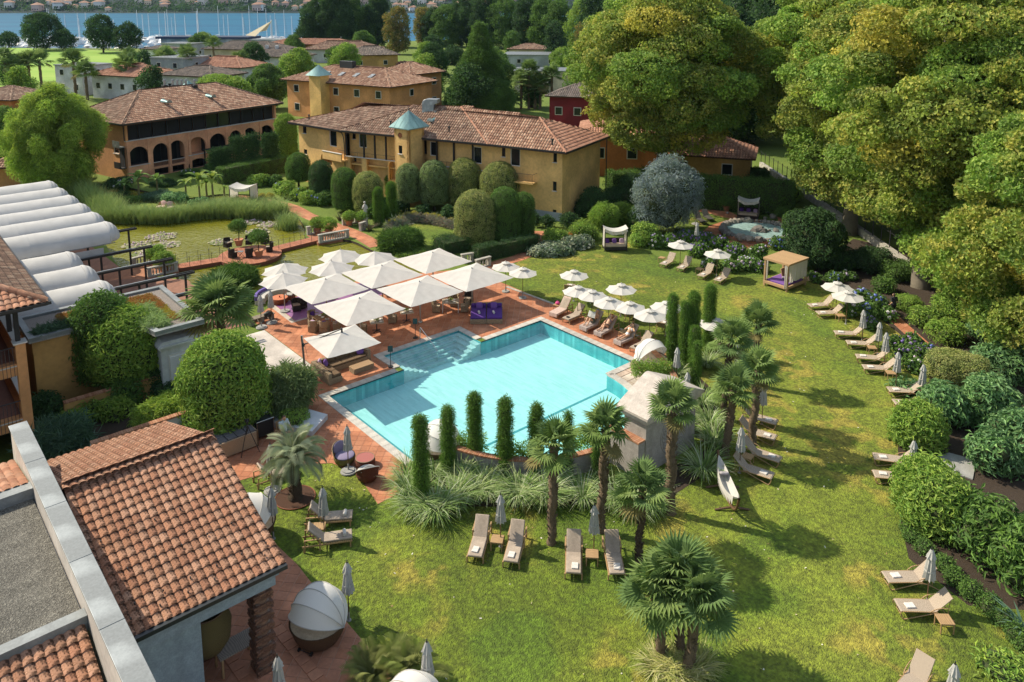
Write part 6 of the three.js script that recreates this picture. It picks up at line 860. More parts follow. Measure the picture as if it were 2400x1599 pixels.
{
const ic=at3('c5',1973,738),circ=Array.from({length:40},(_,k)=>[ic.x + 2.62*cos(k / 40*2*PI),ic.z + 2.62*sin(k / 40*2*PI)]),a=at3('c5',1398,832),b=at3('c6',495,605),dirA=a.clone().sub(ic),dirB=b.clone().sub(ic);
const d=thing('pond_footbridge','reddish plank footbridge with a round deck across the pond','footbridge',V(ic.x,0,ic.z));const L=(pts)=>pts.map(([x,z])=>[x - ic.x,z - ic.z]);
const pieces=[[circ,0.5],[strip(ic.clone().add(dirA.clone().setLength(2.3)),a,1.25),atan2(-dirA.z,dirA.x)],[strip(ic.clone().add(dirB.clone().setLength(2.3)),b,1.25),atan2(-dirB.z,dirB.x)]];
pieces.forEach(([pts,ang],k)=>{mesh('deck_frame',slab(L(pts),-0.2,0.085 - k*0.004),M.deckEdge,d);paving(d,L(pts),[],{w:k?0.16:0.18,d:6,turn:ang,gap:0.012,y0:0.09,y1:0.115 - k*0.003,mats:M.planks,name:'plank',limit:130});});
for (const [p,q] of [[ic.clone().add(dirA.clone().setLength(2.4)),a],[ic.clone().add(dirB.clone().setLength(2.4)),b]]){const e=q.clone().sub(p),n=V(-e.z,0,e.x).setLength(0.58);for (const s of [-1,1]){for (let k=0;k<5;k++){const o=p.clone().addScaledVector(e,k / 4).addScaledVector(n,s);mesh('railing_post',cyl(0.018,0.018,0.95,o.x - ic.x,0.1,o.z - ic.z,6),M.iron,d);}const p0=p.clone().addScaledVector(n,s),p1=q.clone().addScaledVector(n,s);mesh('railing_wire',[bar([p0.x - ic.x,0.95,p0.z - ic.z],[p1.x - ic.x,0.95,p1.z - ic.z],0.008,4)],M.zinc,d);mesh('railing_wire',[bar([p0.x - ic.x,0.55,p0.z - ic.z],[p1.x - ic.x,0.55,p1.z - ic.z],0.008,4)],M.zinc,d);}}
const Z=(x,y)=>{const p=at(500 + x / 7.472,520 + y / 7.472);p.y=0.115;return p;};
[[250,470,1.0,'left rear on the round pond deck'],[340,650,2.6,'front left on the round pond deck'],[630,640,3.5,'front centre on the round pond deck'],[985,540,-1.3,'right side of the round pond deck'],[630,420,0.1,'rear centre on the round pond deck'],[910,415,-0.5,'rear right on the round pond deck']].forEach(([x,y,r,w])=>armchair(Z(x,y),r,`dark woven armchair at the ${w}`,'dark'));
const lt=thing('folding_table','small glass-topped folding table between the front pond deck chairs','table',Z(480,640));mesh('tabletop',rbox(0.5,0.02,0.4,0,0.5,0,0.005),M.zinc,lt);for (const s of [-1,1]) mesh('leg',[bar([-0.22,0,s*0.18],[0.22,0.49,s*0.18],0.014),bar([0.22,0,s*0.18],[-0.22,0.49,s*0.18],0.014)],M.iron,lt,{kind:'stuff'});
[[450,440,'rear'],[800,630,'front']].forEach(([x,y,w])=>potTree(Z(x,y),`round leafy tree in a clay pot at the ${w} of the pond deck`,1.0,0.75,'potted trees on the pond deck'));
}
M.clayPot=std(0.48,0.22,0.12,{map:stain});
function potTree(p,label,stem,R,group,col=G.mid){
const t=thing('potted_tree',label,'potted tree',p,rr(0,6),group);mesh('pot',lathe([[0.26,0],[0.38,0.5],[0.43,0.52],[0.43,0.6],[0.37,0.6],[0.35,0.52],[0,0.5]],20),M.clayPot??=std(0.48,0.22,0.12),t);if (stem) mesh('trunk',taper([V(0,0.45,0),V(0.04,0.5 + stem*0.5,0.02),V(0,0.6 + stem,0)],[0.05,0.04,0.03],6),M.bark,t);
const L=[{c:V(0,0.6 + stem + R*0.25,0),r:[R*0.8,R*0.65,R*0.8]}];for (let k=0;k<6;k++) L.push({c:V(R*0.55*cos(k*1.05),0.6 + stem + rr(0,0.5)*R,R*0.55*sin(k*1.05)),r:[R*0.45,R*0.4,R*0.45],tint:rr(0.8,1.2)});scatter('foliage',t,K.laurel,M.leafDull,lobed(L,30,{tint:col,shell:0.5,size:0.8}));return t;
}
M.stone=std(0.55,0.52,0.46,{map:scaled(stain,1),bumpMap:grit,bumpScale:0.02});
const balusterGeo=geo([lathe([[0.05,0],[0.06,0.05],[0.035,0.09],[0.075,0.22],[0.06,0.34],[0.03,0.46],[0.055,0.52],[0.055,0.56]],10)]);
function balustrade(label,a,b,base=0){
const d=b.clone().sub(a).setY(0),L=d.length(),t=thing('stone_balustrade',label,'balustrade',V(a.x,base,a.z),atan2(-d.z,d.x),'weathered stone balustrades');mesh('plinth',rbox(L,0.14,0.3,L / 2,0.07,0,0.015),M.stone,t);mesh('top_rail',rbox(L + 0.1,0.12,0.32,L / 2,0.76,0,0.02),M.stone,t);for (const x of [0.14,L - 0.14]) mesh('pier',rbox(0.28,0.56,0.29,x,0.42,0,0.01),M.stone,t);const n=max(2,floor((L - 0.6) / 0.22));for (let k=0;k<n;k++) share('baluster',balusterGeo,M.stone,t,0.3 + (L - 0.6)*(k + 0.5) / n,0.14,0);
}
balustrade('stone balustrade before the potted bush at the left end of the footbridge',at3('c5',1165,910),at3('c5',1400,860));balustrade('stone balustrade behind the potted bush at the left end of the footbridge',at3('c5',1045,830),at3('c5',1200,790));
balustrade('stone balustrade along the planter platform in the pond, camera side',at3('c6',495,640),at3('c6',730,595));balustrade('short stone balustrade at the far side of the planter platform',at3('c6',402,575),at3('c6',490,560));balustrade('stone balustrade end behind the clipped hedge',at3('c6',1620,800),at3('c6',1715,785));balustrade('stone balustrade beside the terrace corner parasols',at3('c6',1735,845),at3('c6',1845,815));balustrade('stone balustrade beside the statue',at3('c6',680,500),at3('c6',800,480));balustrade('short stone balustrade beside the spiky plant',at3('c6',820,545),at3('c6',860,530));
const platform=struct('planter_platform',slab([at3('c6',400,580),at3('c6',490,640),at3('c6',735,600),at3('c6',640,520)].map(xz),-0.6,0.02),M.clayBase);
const sidePlat=struct('planter_platform',slab([at3('c5',800,930),at3('c5',1160,920),at3('c5',1410,865),at3('c5',1390,800),at3('c5',1180,790),at3('c5',800,860)].map(xz),-0.6,0.024),M.clayBase);
for (const [k,x,y,w,R] of [['c5',1295,860,'behind the balustrade at the left end of the footbridge',0.85],['c5',1228,815,'farther back at the left end of the footbridge',0.8],['c6',485,560,'on the far side of the planter platform',0.7],['c6',575,570,'behind the platform balustrade',0.75],['c6',735,500,'beside the statue, farther one',0.6],['c6',830,500,'beside the statue, nearer one',0.55]]) potTree(at3(k,x,y,0.02),`round bush in a clay pot ${w}`,0.25,R,'potted bushes by the pond',G.light);
const pathPlan=(name,pts,y,w)=>{const c=new THREE.CatmullRomCurve3(pts,false,'catmullrom',0.5).getPoints(18),L=[],R=[];c.forEach((p,i)=>{const d=(c[i + 1]??p).clone().sub(c[i - 1]??p).setY(0).normalize();L.push([p.x - d.z*w / 2,p.z + d.x*w / 2]);R.unshift([p.x + d.z*w / 2,p.z - d.x*w / 2]);});const plan=[...L,...R],s=struct(name,slab(plan,-0.1,y),M.grout);paving(s,plan,[],{w:0.42,d:0.42,turn:AZ,gap:0.016,y0:y,y1:y + 0.012,mats:M.tiles,limit:0});return plan;};
pathPlan('garden_path',[at3('c6',960,665),at3('c6',830,590),at3('c6',690,530),at3('c6',420,430),at3('c6',270,350),at3('c6',60,305),at3('c5',2000,290),at3('c5',1800,270)],0.014,1.5);pathPlan('garden_path',[at3('c7',190,545),at3('c7',195,640),at3('c7',90,740),at3('c6',1880,810),at3('c6',1780,860)],0.014,1.4);pathPlan('garden_path',[at3('c8',1170,1080),at3('c8',1330,1230),at3('c8',1450,1340),at3('c8',1640,1510),at3('d4',1720,330)],0.014,0.9);pathPlan('garden_path',[at3('c7',1500,370),at3('c7',1640,400),at3('c7',1730,440),at3('c7',1900,470),at3('c7',2130,500)],0.018,2.2);pathPlan('garden_path',[at3('c7',1730,440),at3('c7',1600,540),at3('c7',1560,600),at3('c7',1700,640),at3('c7',1900,660),at3('c7',2100,640)],0.022,1.8);
struct('lawn_kerb',[beam(at3('c7',-40,985,0.03),at3('c7',370,1135,0.03),0.22,0.07),beam(at3('c7',850,1315,0.03),at3('c7',1190,1455,0.03),0.22,0.07)],M.stone);
struct('small_lawn',sheet([at3('c7',1340,460),at3('c7',1530,405),at3('c7',1720,450),at3('c7',1480,530)].map(xz),0.045),M.lawn);struct('small_lawn',sheet(smooth([at3('c6',900,580),at3('c6',1080,520),at3('c6',1250,480),at3('c6',1570,520),at3('c6',1570,640),at3('c6',1420,690),at3('c6',1300,640),at3('c6',1000,600)].map(xz),40),0.012),M.lawn);
const padGeo=leafGeo((()=>{const o=[];for (let k=0;k<9;k++){const a=0.2 + k*0.65,b=a + 0.65;o.push([0,0,0,0.14*cos(b),0.006,0.14*sin(b),0.14*cos(a),0.006,0.14*sin(a)]);}return o;})());
[['c5',1270,587,110,'middle of the pond'],['c5',1080,657,103,'left of the pond, beyond the rails'],['c5',1318,652,98,'left of the pond, second patch'],['c5',1120,725,75,'by the far balustrade'],['c5',1980,470,88,'far side, by the reeds'],['c5',2130,495,92,'far side, nearest the path'],['c5',2030,552,90,'behind the round deck'],['c5',1740,630,85,'left of the round deck']].forEach(([k,x,y,w,where])=>{
const p=at3(k,x,y,-0.2),R=wide(p,w / 3.363),t=thing('lily_pads',`floating water lily patch at the ${where}`,'water lilies',p,0,'water lily patches');const it=[],fl=[];for (let i=0;i<130*R*R + 40;i++){const a=rr(0,6.28),q=R*sqrt(rnd())*(1 + 0.08*sin(a*5));it.push({p:V(q*cos(a),rr(0.0,0.05),q*sin(a)),n:V(rr(-0.12,0.12),1,rr(-0.12,0.12)).normalize(),s:rr(0.7,1.25),c:pick([C(0.26,0.28,0.12),C(0.42,0.40,0.24),C(0.17,0.24,0.07),C(0.5,0.46,0.33)])});if (rnd()<0.07) fl.push({p:V(q*cos(a),0.1,q*sin(a)),n:V(0,1,0),s:0.8,c:C(0.75,0.6,0.66)});}scatter('pads',t,padGeo,M.leafDull,it);scatter('flowers',t,blossomGeo,M.petal,fl);
});
const reedGeo=tuftGeo(12,0.12,1.25,0.045,1.15,0.25,shades([[0.26,0.36,0.10],[0.18,0.29,0.08],[0.32,0.40,0.14]]));
function reedBed(label,pts,n,s0,s1){const o=new THREE.InstancedMesh(reedGeo,M.blade,n),m=new THREE.Matrix4(),q=new THREE.Quaternion(),c=new THREE.CatmullRomCurve3(pts,false);for (let i=0;i<n;i++){const p=c.getPoint(rnd()).add(V(rr(-0.8,0.8),0,rr(-1,1)));p.y=-0.2;m.compose(p,q.setFromAxisAngle(V(0,1,0),rr(0,6.28)),V(1,rr(s0,s1),1));o.setMatrixAt(i,m);}o.name=numbered('reeds');o.userData.kind='stuff';tag(o,label,'reeds');o.castShadow=true;scene.add(o);}
reedBed('tall green reeds along the far bank of the pond',[at3('c5',800,430),at3('c5',950,450),at3('c5',1150,455),at3('c5',1350,450),at3('c5',1600,420),at3('c5',1800,410),at3('c5',2000,420),at3('c5',2220,410)],1500,0.8,1.5);reedBed('reeds standing in front of the bamboo grove',[at3('c5',560,230),at3('c5',700,290),at3('c5',800,360),at3('c5',900,420)],500,1,1.9);reedBed('clump of tall rushes standing in the pond',[at3('c5',2225,500),at3('c5',2290,505)],60,0.9,1.5);reedBed('reeds before the white garden cabana',[at3('c5',1650,370),at3('c5',1900,350),at3('c5',2200,370)],500,0.7,1.2);
struct('grassy_bank',sheet([at3('c5',560,200),at3('c5',900,300),at3('c5',1250,330),at3('c5',1700,330),at3('c5',2000,300),at3('c5',2250,370),at3('c5',2230,440),at3('c5',1700,420),at3('c5',1300,470),at3('c5',830,450)].map(xz),0.008),M.lawn);
[[1270,380,-0.5,'left'],[1350,385,0.5,'right']].forEach(([x,y,a,w])=>{const t=eggChair(`orange wicker tub chair on the pond bank, ${w} of the pair`,at3('c5',x,y,0.02),a + 0.2,std(0.60,0.24,0.05,{map:scaled(weave,6)}),std(0.62,0.42,0.38),'orange tub chairs on the pond bank');});
// ---------- planting: measured by sight lines ----------
const setAt=(k,x,yb,yt,w)=>{const b=at3(k,x,yb),R=max(0.2,wide(b,w / 3.363) / 2),p=V(b.x*(1 - 0*R),0,b.z - R*0.8);p.x=b.x*p.z / b.z;return{p,R,h:max(0.3,tall(p,px3(k,x,yt)[1]))};};
const D=(k,x,yb,yt,w,label,o={})=>{const s=setAt(k,x,yb,yt,w);return dome(o.name??'topiary',label,o.cat??'topiary',s.p,{h:s.h,R:s.R,group:o.group??'clipped dome trees before the yellow house',...o});};
const B=(k,x,yb,yt,w,label,o={})=>{const s=setAt(k,x,yb,yt,w);return shrub(o.name??'shrub',label,o.cat??'shrub',s.p,{h:s.h,R:s.R,group:o.group??'garden shrubs',...o});};
D('c2',340,1500,1207,186,'clipped dome tree left of the yellow house, farthest left',{foot:0.9});D('c2',520,1600,1268,180,'clipped dome tree, second from the left before the yellow house',{foot:0.5,col:G.dark});D('c6',705,410,47,195,'clipped dome tree, third from the left before the yellow house',{foot:0.4});D('c6',888,440,77,228,'clipped dome tree with a bronze top behind the cypresses',{foot:0.4,col:G.olive});D('c6',1204,400,15,184,'clipped dome tree right of the stair tower',{foot:1.0,col:G.grey});D('c6',1407,410,-10,226,'tallest pale green clipped dome tree, mid row',{foot:0.9,col:G.grey});D('c6',1645,400,-28,270,'bronze-topped clipped dome tree, seventh of the row',{foot:0.3,col:G.olive});D('c6',1922,440,0,310,'broad bronze clipped dome tree against the balcony',{foot:0.3,col:G.olive});
D('c6',1727,690,225,318,'large bronze-topped clipped dome standing before the row',{col:G.olive});D('c6',1958,660,200,240,'clipped dome right behind the large front one',{col:G.mid});D('c6',2110,610,240,165,'clipped dome next to the house corner path',{col:G.mid});
D('c1',2265,1300,905,150,'tall clipped laurel beside the arcaded house',{col:G.light,group:'clipped trees by the arcaded house',leaf:K.laurel});
for (const [x,y0,y1,w] of [[760,395,143,'beside the statue, leaning'],[930,310,112,'left one at the back of the rose bed'],[967,505,200,'nearest the small lawn'],[1050,270,105,'right one at the back of the rose bed'],[1072,455,155,'right of the nearest slim one']]){const p=at3('c6',x,y0);columnCypress(`slim clipped cypress in the left garden, ${w}`,p,tall(p,px3('c6',x,y1)[1]),0.42,'slim cypresses in the pond garden');}
const hydr=(list,share)=>({g:blossomGeo,share,col:()=>{const c=pick(list),k=rr(0.8,1.2);return C(c[0]*k,c[1]*k,c[2]*k);}}),BLUE=[[0.18,0.24,0.62],[0.12,0.18,0.52],[0.30,0.34,0.66]],LILA=[[0.32,0.20,0.52],[0.42,0.30,0.58],[0.20,0.15,0.42]],PALE=[[0.7,0.68,0.7],[0.55,0.48,0.66],[0.62,0.5,0.6]];
[['c6',40,200,100,120,G.light,'low box ball by the far path'],['c6',150,195,110,115,G.mid,'dark clipped box ball by the far path'],['c6',230,260,150,170,G.light,'pale hydrangea bush by the far path'],['c6',245,300,175,140,G.light,'round light green bush by the pond path'],['c6',330,310,215,150,G.light,'hydrangea bush beside the pond path'],['c6',430,340,230,160,G.light,'blue hydrangea bush left of the dome trees'],['c6',540,355,240,160,G.mid,'blue hydrangea bush below the second dome tree'],['c6',1000,460,300,230,G.mid,'leafy green bush behind the slim cypresses'],['c6',1150,400,290,120,G.dark,'dark evergreen bush below the stair tower'],['c6',1310,430,340,90,G.dark,'dark clipped ball below the dome row'],['c6',1515,470,340,95,G.dark,'dark clipped cone below the bronze dome']].forEach(([k,x,b,t,w,c,l],i)=>B(k,x,b,t,w,l,{col:c,leaf:K.hyd,dens:18,flowers:/hydrangea/.test(l)?hydr(BLUE,0.05):undefined}));
[[1078,510,455,85],[1140,485,430,80],[1192,450,400,85],[1250,440,390,75],[1345,455,405,65],[1400,460,405,70],[1447,475,420,60],[1538,485,440,60],[50,292,248,55],[110,290,245,60]].forEach(([x,b,t,w],i)=>D('c6',x,b,t,w,`small golden box ball, ${ordinal[i]} along the rose bed edge`,{name:'box_ball',cat:'box ball',col:G.yellow,leaf:K.box,dens:50,group:'golden box balls'}));
B('c6',1145,730,550,350,'weeping dark green dwarf maple by the umbrellas',{col:G.mid,leaf:K.spray,dens:34,name:'weeping_maple',cat:'shrub'});B('c6',1210,755,690,250,'light green low bush behind the umbrellas',{col:G.light,leaf:K.fine,dens:40});B('c5',1840,1000,855,370,'drooping pine bush at the pond edge behind the palm',{col:G.mid,leaf:K.spray,dens:34});B('c5',1960,1120,1040,150,'leafy bush beside the stone bench',{col:G.mid});
for (const [k,x,b,t,w] of [['c6',900,560,460,150],['c6',660,470,395,90]]){const s=setAt(k,x,b,t,w),q=thing('phormium',k==='c6'&&x>800?'spiky bronze flax plant beside the short balustrade':'spiky bronze flax plant left of the statue','plant',s.p,0,'spiky flax plants');mesh('blades',tuftGeo(60,0.15,s.h*1.15,0.06,0.95,0.25,shades([[0.10,0.11,0.05],[0.12,0.07,0.05]])),M.blade,q,{asis:true});}
{const lg=[];const t=thing('silver_groundcover','pale silvery ground cover edging the rose bed','ground cover',at3('c6',1400,480));t.userData.kind='stuff';const c=new THREE.CatmullRomCurve3([at3('c6',1060,540),at3('c6',1230,465),at3('c6',1400,480),at3('c6',1570,520)]);for (let i=0;i<420;i++){const p=c.getPoint(rnd()).sub(t.position);lg.push({p:p.add(V(rr(-0.4,0.4),rr(0.05,0.4),rr(-0.4,0.4))),n:V(0,1,0).addScaledVector(dirRnd(),0.5).normalize(),s:rr(0.8,1.4),c:C(0.34*rr(0.7,1.1),0.34*rr(0.7,1.1),0.22)});}scatter('foliage',t,K.spray,M.leafDull,lg);}
hedge('clipped_hedge','low dark clipped hedge in front of the large front dome',at3('c6',1440,715),AZ - 0.12,4.6,2.2,1.15,{dens:30});{const a=at3('c6',1725,790),b=at3('c6',2215,680),d=b.clone().sub(a);hedge('clipped_hedge','straight dark clipped hedge along the path to the house corner',a,atan2(-d.z,d.x),d.length(),0.9,1.3,{dens:30});}{const a=at3('c5',1730,175),b=at3('c5',2250,70),d=b.clone().sub(a);hedge('clipped_hedge','long clipped hedge before the arcaded house pergola',a,atan2(-d.z,d.x),d.length(),1.6,2.0,{col:G.mid});}{const a=at3('c1',-120,1330),b=at3('c1',190,1310),d=b.clone().sub(a);hedge('clipped_hedge','clipped hedge at the far left behind the bamboo',a,atan2(-d.z,d.x),d.length(),2,2,{col:G.mid});}
{// statue
const p=at3('c6',862,500);const t=thing('garden_statue','white stone statue of a draped figure on a plinth among the cypresses','statue',p);const m=std(0.66,0.64,0.60,{map:mottle});mesh('plinth',[rbox(0.5,0.7,0.5,0,0.35,0,0.02),rbox(0.58,0.08,0.58,0,0.74,0,0.02)],m,t);mesh('figure',[taper([V(0,0.76,0),V(0.02,1.1,0),V(0.05,1.5,0.02),V(0.02,1.85,0),V(0,2.1,0),V(0,2.2,0)],[0.2,0.22,0.17,0.2,0.15,0.06],12),ball(0.12,-0.01,2.33,0.02,12,10),taper([V(0.16,2.02,0),V(0.28,1.75,0.08),V(0.08,1.68,0.2)],[0.06,0.055,0.045],7),taper([V(-0.16,2.02,0),V(-0.24,1.72,0.1),V(-0.02,2.0,0.18)],[0.06,0.055,0.045],7)],m,t);
}
const bananaLeaf=[0,1].map((v)=>{const pos=[],N=9,P=(i,s)=>{const t=i / N,w=0.34*Math.pow(sin(PI*min(0.98,t*0.9 + 0.08)),0.7);return V(1.9*t*(1 - 0.18*t),1.0*t - (1.15 + v*0.3)*t*t,s*w + 0) .add(V(0,abs(s)*w*0.35,0));};for (let i=0;i<N;i++) for (const s of [-1,1]){const a=P(i,0),b=P(i + 1,0),c=P(i + 1,s),d=P(i,s);for (const q of [a,b,c,a,c,d]) pos.push(q.x,q.y,q.z);}const g=new THREE.BufferGeometry();g.setAttribute('position',new THREE.Float32BufferAttribute(pos,3));g.computeVertexNormals();return metreUV(plain(g));});
M.banana=[leafy(0.13,0.24,0.05,0.35),leafy(0.17,0.28,0.06,0.35),leafy(0.24,0.32,0.05,0.4)];
[['c5',1095,270,25,0,'tallest of the dark green group'],['c5',985,280,110,0,'left of the dark green group'],['c5',1240,240,60,0,'right of the dark green group'],['c5',1465,270,95,1,'yellowish, left of the bright group'],['c5',1575,300,30,1,'tall in the middle of the bright group'],['c5',1680,290,20,1,'tall behind the bright group'],['c5',1770,270,160,1,'small at the right of the bright group'],['c5',1630,275,90,1,'short in front of the bright group']].forEach(([k,x,b,t,br,w])=>{const p=at3(k,x,b),h=tall(p,px3(k,x,t)[1]),q=thing('banana_plant',`banana plant ${w}`,'banana plant',p,rr(0,6),'banana plants by the pond');mesh('trunk',taper([V(0,0,0),V(0.03,h*0.35,0),V(0,h*0.62,0)],[0.13,0.1,0.07],8),std(0.26,0.24,0.10,{map:stain}),q);const n=9;for (let i=0;i<n;i++){const o=share('leaf',pick(bananaLeaf),br?pick(M.banana.slice(1)):pick(M.banana.slice(0,2)),q,0,h*0.58,0);o.rotation.set(0,i*2.4,0.95 - i*0.14 + rr(-0.1,0.1),'YXZ');o.scale.setScalar(h*rr(0.2,0.28));}});
[['c5',940,230,130,200,G.dark,'white-flowering bush left of the bananas',PALE],['c5',1290,200,150,200,G.dark,'dark bush below the arcades',null],['c5',1380,330,260,200,G.glossy,'white-edged hosta clump right of the tub chairs',null],['c5',1570,360,300,130,G.glossy,'white-edged hosta clump before the bright bananas',null],['c5',1050,330,275,140,G.mid,'low bush left of the tub chairs',null],['c5',930,310,240,170,G.dark,'dark bush behind the reeds',null],['c5',1250,310,245,280,G.teal,'bluish rush clump behind the tub chairs',null],['c5',1710,110,0,200,G.dark,'ivy covered bush at the arcaded house',null],['c5',1490,120,60,160,G.mid,'pink-flowering bush at the arcade foot',PALE],['c5',2030,200,110,130,G.mid,'round bush behind the white cabana',null],['c5',2165,195,115,110,G.dark,'clipped ball behind the white cabana',null]].forEach(([k,x,b,t,w,c,l,f])=>B(k,x,b,t,w,l,{col:c,leaf:/hosta/.test(l)?K.hosta:K.laurel,dens:16,flowers:f?hydr(f,0.06):undefined}));
for (const [x0,y0,x1,y1,dx,l] of [[1650,1180,1830,1290,0,'ivy hanging over the arches of the peach house'],[1800,1070,2080,1250,0,'dense ivy on the right arches of the peach house'],[2080,1060,2200,1240,0,'ivy by the end arch of the peach house']]){const a=at3('c1',x0,y1 + 130),b=at3('c1',x1,y1 + 110),c=a.clone().add(b).multiplyScalar(0.5);const R=a.distanceTo(b) / 2,s=thing('ivy',l,'ivy',V(c.x,0,c.z),0.98,'ivy on the peach house');const it=[];for (let i=0;i<900;i++) it.push({p:V(rr(-R,R),rr(0.4,tall(c,px3('c1',(x0 + x1) / 2,y0)[1])),rr(-0.35,0.35)),n:V(rr(-0.4,0.4),0.3,1).normalize(),s:rr(0.8,1.5),c:G.dark()});scatter('foliage',s,K.laurel,M.leafDull,it);}
{const a=at3('c1',1785,1345),b=at3('c1',2190,1255),d=b.clone().sub(a),t=thing('dark_pergola','dark slatted pergola roof before the arcaded house','pergola',V(a.x,0,a.z),atan2(-d.z,d.x));const L=d.length();for (let k=0;k<9;k++) mesh('slat',box(L,0.1,0.12,L / 2,2.3,-k*0.55),M.dark,t);for (const x of [0.2,L / 2,L - 0.2]) for (const z of [0,-4.4]) mesh('post',box(0.14,2.25,0.14,x,1.12,z),M.dark,t);}
// ---------- cypresses, palms and grasses round the pool ----------
const CY=(k,x,b,t,r,w)=>{const p=at3(k,x,b);columnCypress(`clipped column cypress ${w}`,p,tall(p,px3(k,x,t)[1]),r,'clipped column cypresses by the pool');};
[[1305,1420,720,'nearest the terrace point'],[1517,1190,650,'second from the terrace point'],[1725,1120,540,'third and tallest from the terrace point'],[1965,1200,580,'fourth from the terrace point']].forEach(([x,b,t,w])=>CY('d2',x,b,t,0.27,w));[[188,1210,630,0.26,'fifth from the terrace point, behind the palm'],[435,1190,690,0.15,'slimmest, behind the first palm crown'],[668,1200,880,0.17,'behind the second palm crown'],[1255,310,-235,0.27,'first right of the shell daybed'],[1352,345,-180,0.25,'second right of the shell daybed'],[1418,330,-260,0.3,'third right of the shell daybed'],[1430,390,15,0.26,'shorter one in front of the right group'],[1545,225,-310,0.3,'farthest right of the right group'],[1446,500,140,0.2,'shortest one nearest the stone gate']].forEach(([x,b,t,r,w])=>CY('d3',x,b,t,r,w));
const tufts=[0,1,2].map(()=>tuftGeo(250,0.34,1.4,0.05,1.15,0.7,shades([[0.24,0.36,0.10],[0.17,0.28,0.07],[0.34,0.43,0.19],[0.48,0.54,0.32]])));
const yTuft=tuftGeo(260,0.36,0.85,0.035,0.85,0.55,shades([[0.50,0.50,0.17],[0.60,0.57,0.28],[0.30,0.36,0.10]]));
const GT=(p,s,label,g=pick(tufts),group='ornamental grasses by the pool wall')=>{const t=thing('grass_tuft',label,'ornamental grass',p,rr(0,6),group);mesh('blades',g,M.blade,t,{asis:true});t.scale.setScalar(s);};
[['d2',1215,1210,0.85],['d2',1190,1330,0.9],['d2',1260,1470,1.05],['d2',1420,1510,1.1],['d2',1560,1420,1.05],['d2',1700,1370,0.95],['d2',1830,1350,0.95],['d2',2065,1390,1],['d2',2255,1400,1],['d3',75,1390,1],['d3',285,1400,1],['d3',555,1400,1],['d3',800,1420,1],['d3',935,1470,1.1],['d3',1080,1470,1],['d2',1400,1190,0.9],['d2',1610,1240,0.9],['d2',1790,1230,0.9],['d3',330,1240,0.9]].forEach(([k,x,y,s],i)=>GT(at3(k,x,y),s,`arching variegated grass tuft, ${ordinal[i]} along the pool wall from the terrace point`));[['d3',1505,1180,1.15,'right of the gate relief, nearest'],['d3',1590,960,1.1,'right of the stone gate, in sun'],['d3',1560,800,0.9,'right of the stone gate, middle'],['d3',1500,640,0.9,'right of the gate cap'],['d3',1300,420,0.8,'at the foot of the right cypress group'],['d3',1540,330,0.9,'at the last right cypress']].forEach(([k,x,y,s,w])=>GT(at3(k,x,y),s,`arching variegated grass tuft ${w}`));
struct('planting_bed',slab([pf(0.7,9.6),pf(2.6,12.6),pf(5,14.8),pf(7.2,16.6),pf(11.8,17),pf(12.6,14.8),pf(15.8,12.2),pf(17.4,9.8),pf(18.4,10.6),pf(17,13.4),pf(13.2,17),pf(11,18.2),pf(7,18.2),pf(3,15.4),pf(-0.8,12.2),pf(-0.9,10)].map(xz),-0.05,0.02),M.soil);
const FP=(bx,by,cx,cy,w,o={})=>{const p=at(bx,by),h=tall(p,cy) - 0.1,t=fanPalm(`fan palm ${w}`,p,h,o),top=at(cx,cy,h);t.rotation.set(0,0,0);const lean=atan2(at(cx,cy).x*0 + (cx - bx) / FOCAL*34,h);t.rotateZ(-lean);t.rotateY(rr(0,6));return t;};
FP(1292,1273,1297,1035,'nearest left of three before the pool wall');FP(1407,1246,1415,998,'middle of three before the pool wall');FP(1570,1203,1569,948,'before the round relief of the stone gate',{r:0.2});FP(1496,1325,1501,1140,'short and dark, leaning before the grass tufts',{bark:M.fibreDark,size:0.95,r:0.13});FP(1554,1543,1538,1388,'left of the trio standing in golden grass',{r:0.16,size:1.1});FP(1593,1533,1588,1345,'rear of the trio standing in golden grass',{r:0.14,size:1.15,n:30});FP(1611,1573,1625,1398,'right of the trio standing in golden grass',{r:0.17,size:1.1});FP(1762,1040,1769,862,'slanting beside the shaded loungers');FP(1699,1072,1715,908,'left of the shaded loungers, by the hammock');FP(1695,985,1708,790,'behind the two by the loungers, lower crown',{bark:M.fibreDark});FP(1768,905,1769,752,'tallest of the right group, crown above the lawn',{bark:M.fibreDark,r:0.19});FP(528,880,520,715,'large, behind the round topiary by the bench',{size:1.7,n:34,r:0.24});
for (const [x,y,s,w] of [[1545,1570,1.1,'left'],[1580,1555,1,'rear'],[1610,1592,1.15,'front'],[1640,1565,1,'right'],[1585,1585,1,'middle']]) GT(at(x,y),s,`golden grass tuft at the ${w} of the palm trio`,yTuft,'golden grasses round the palm trio');
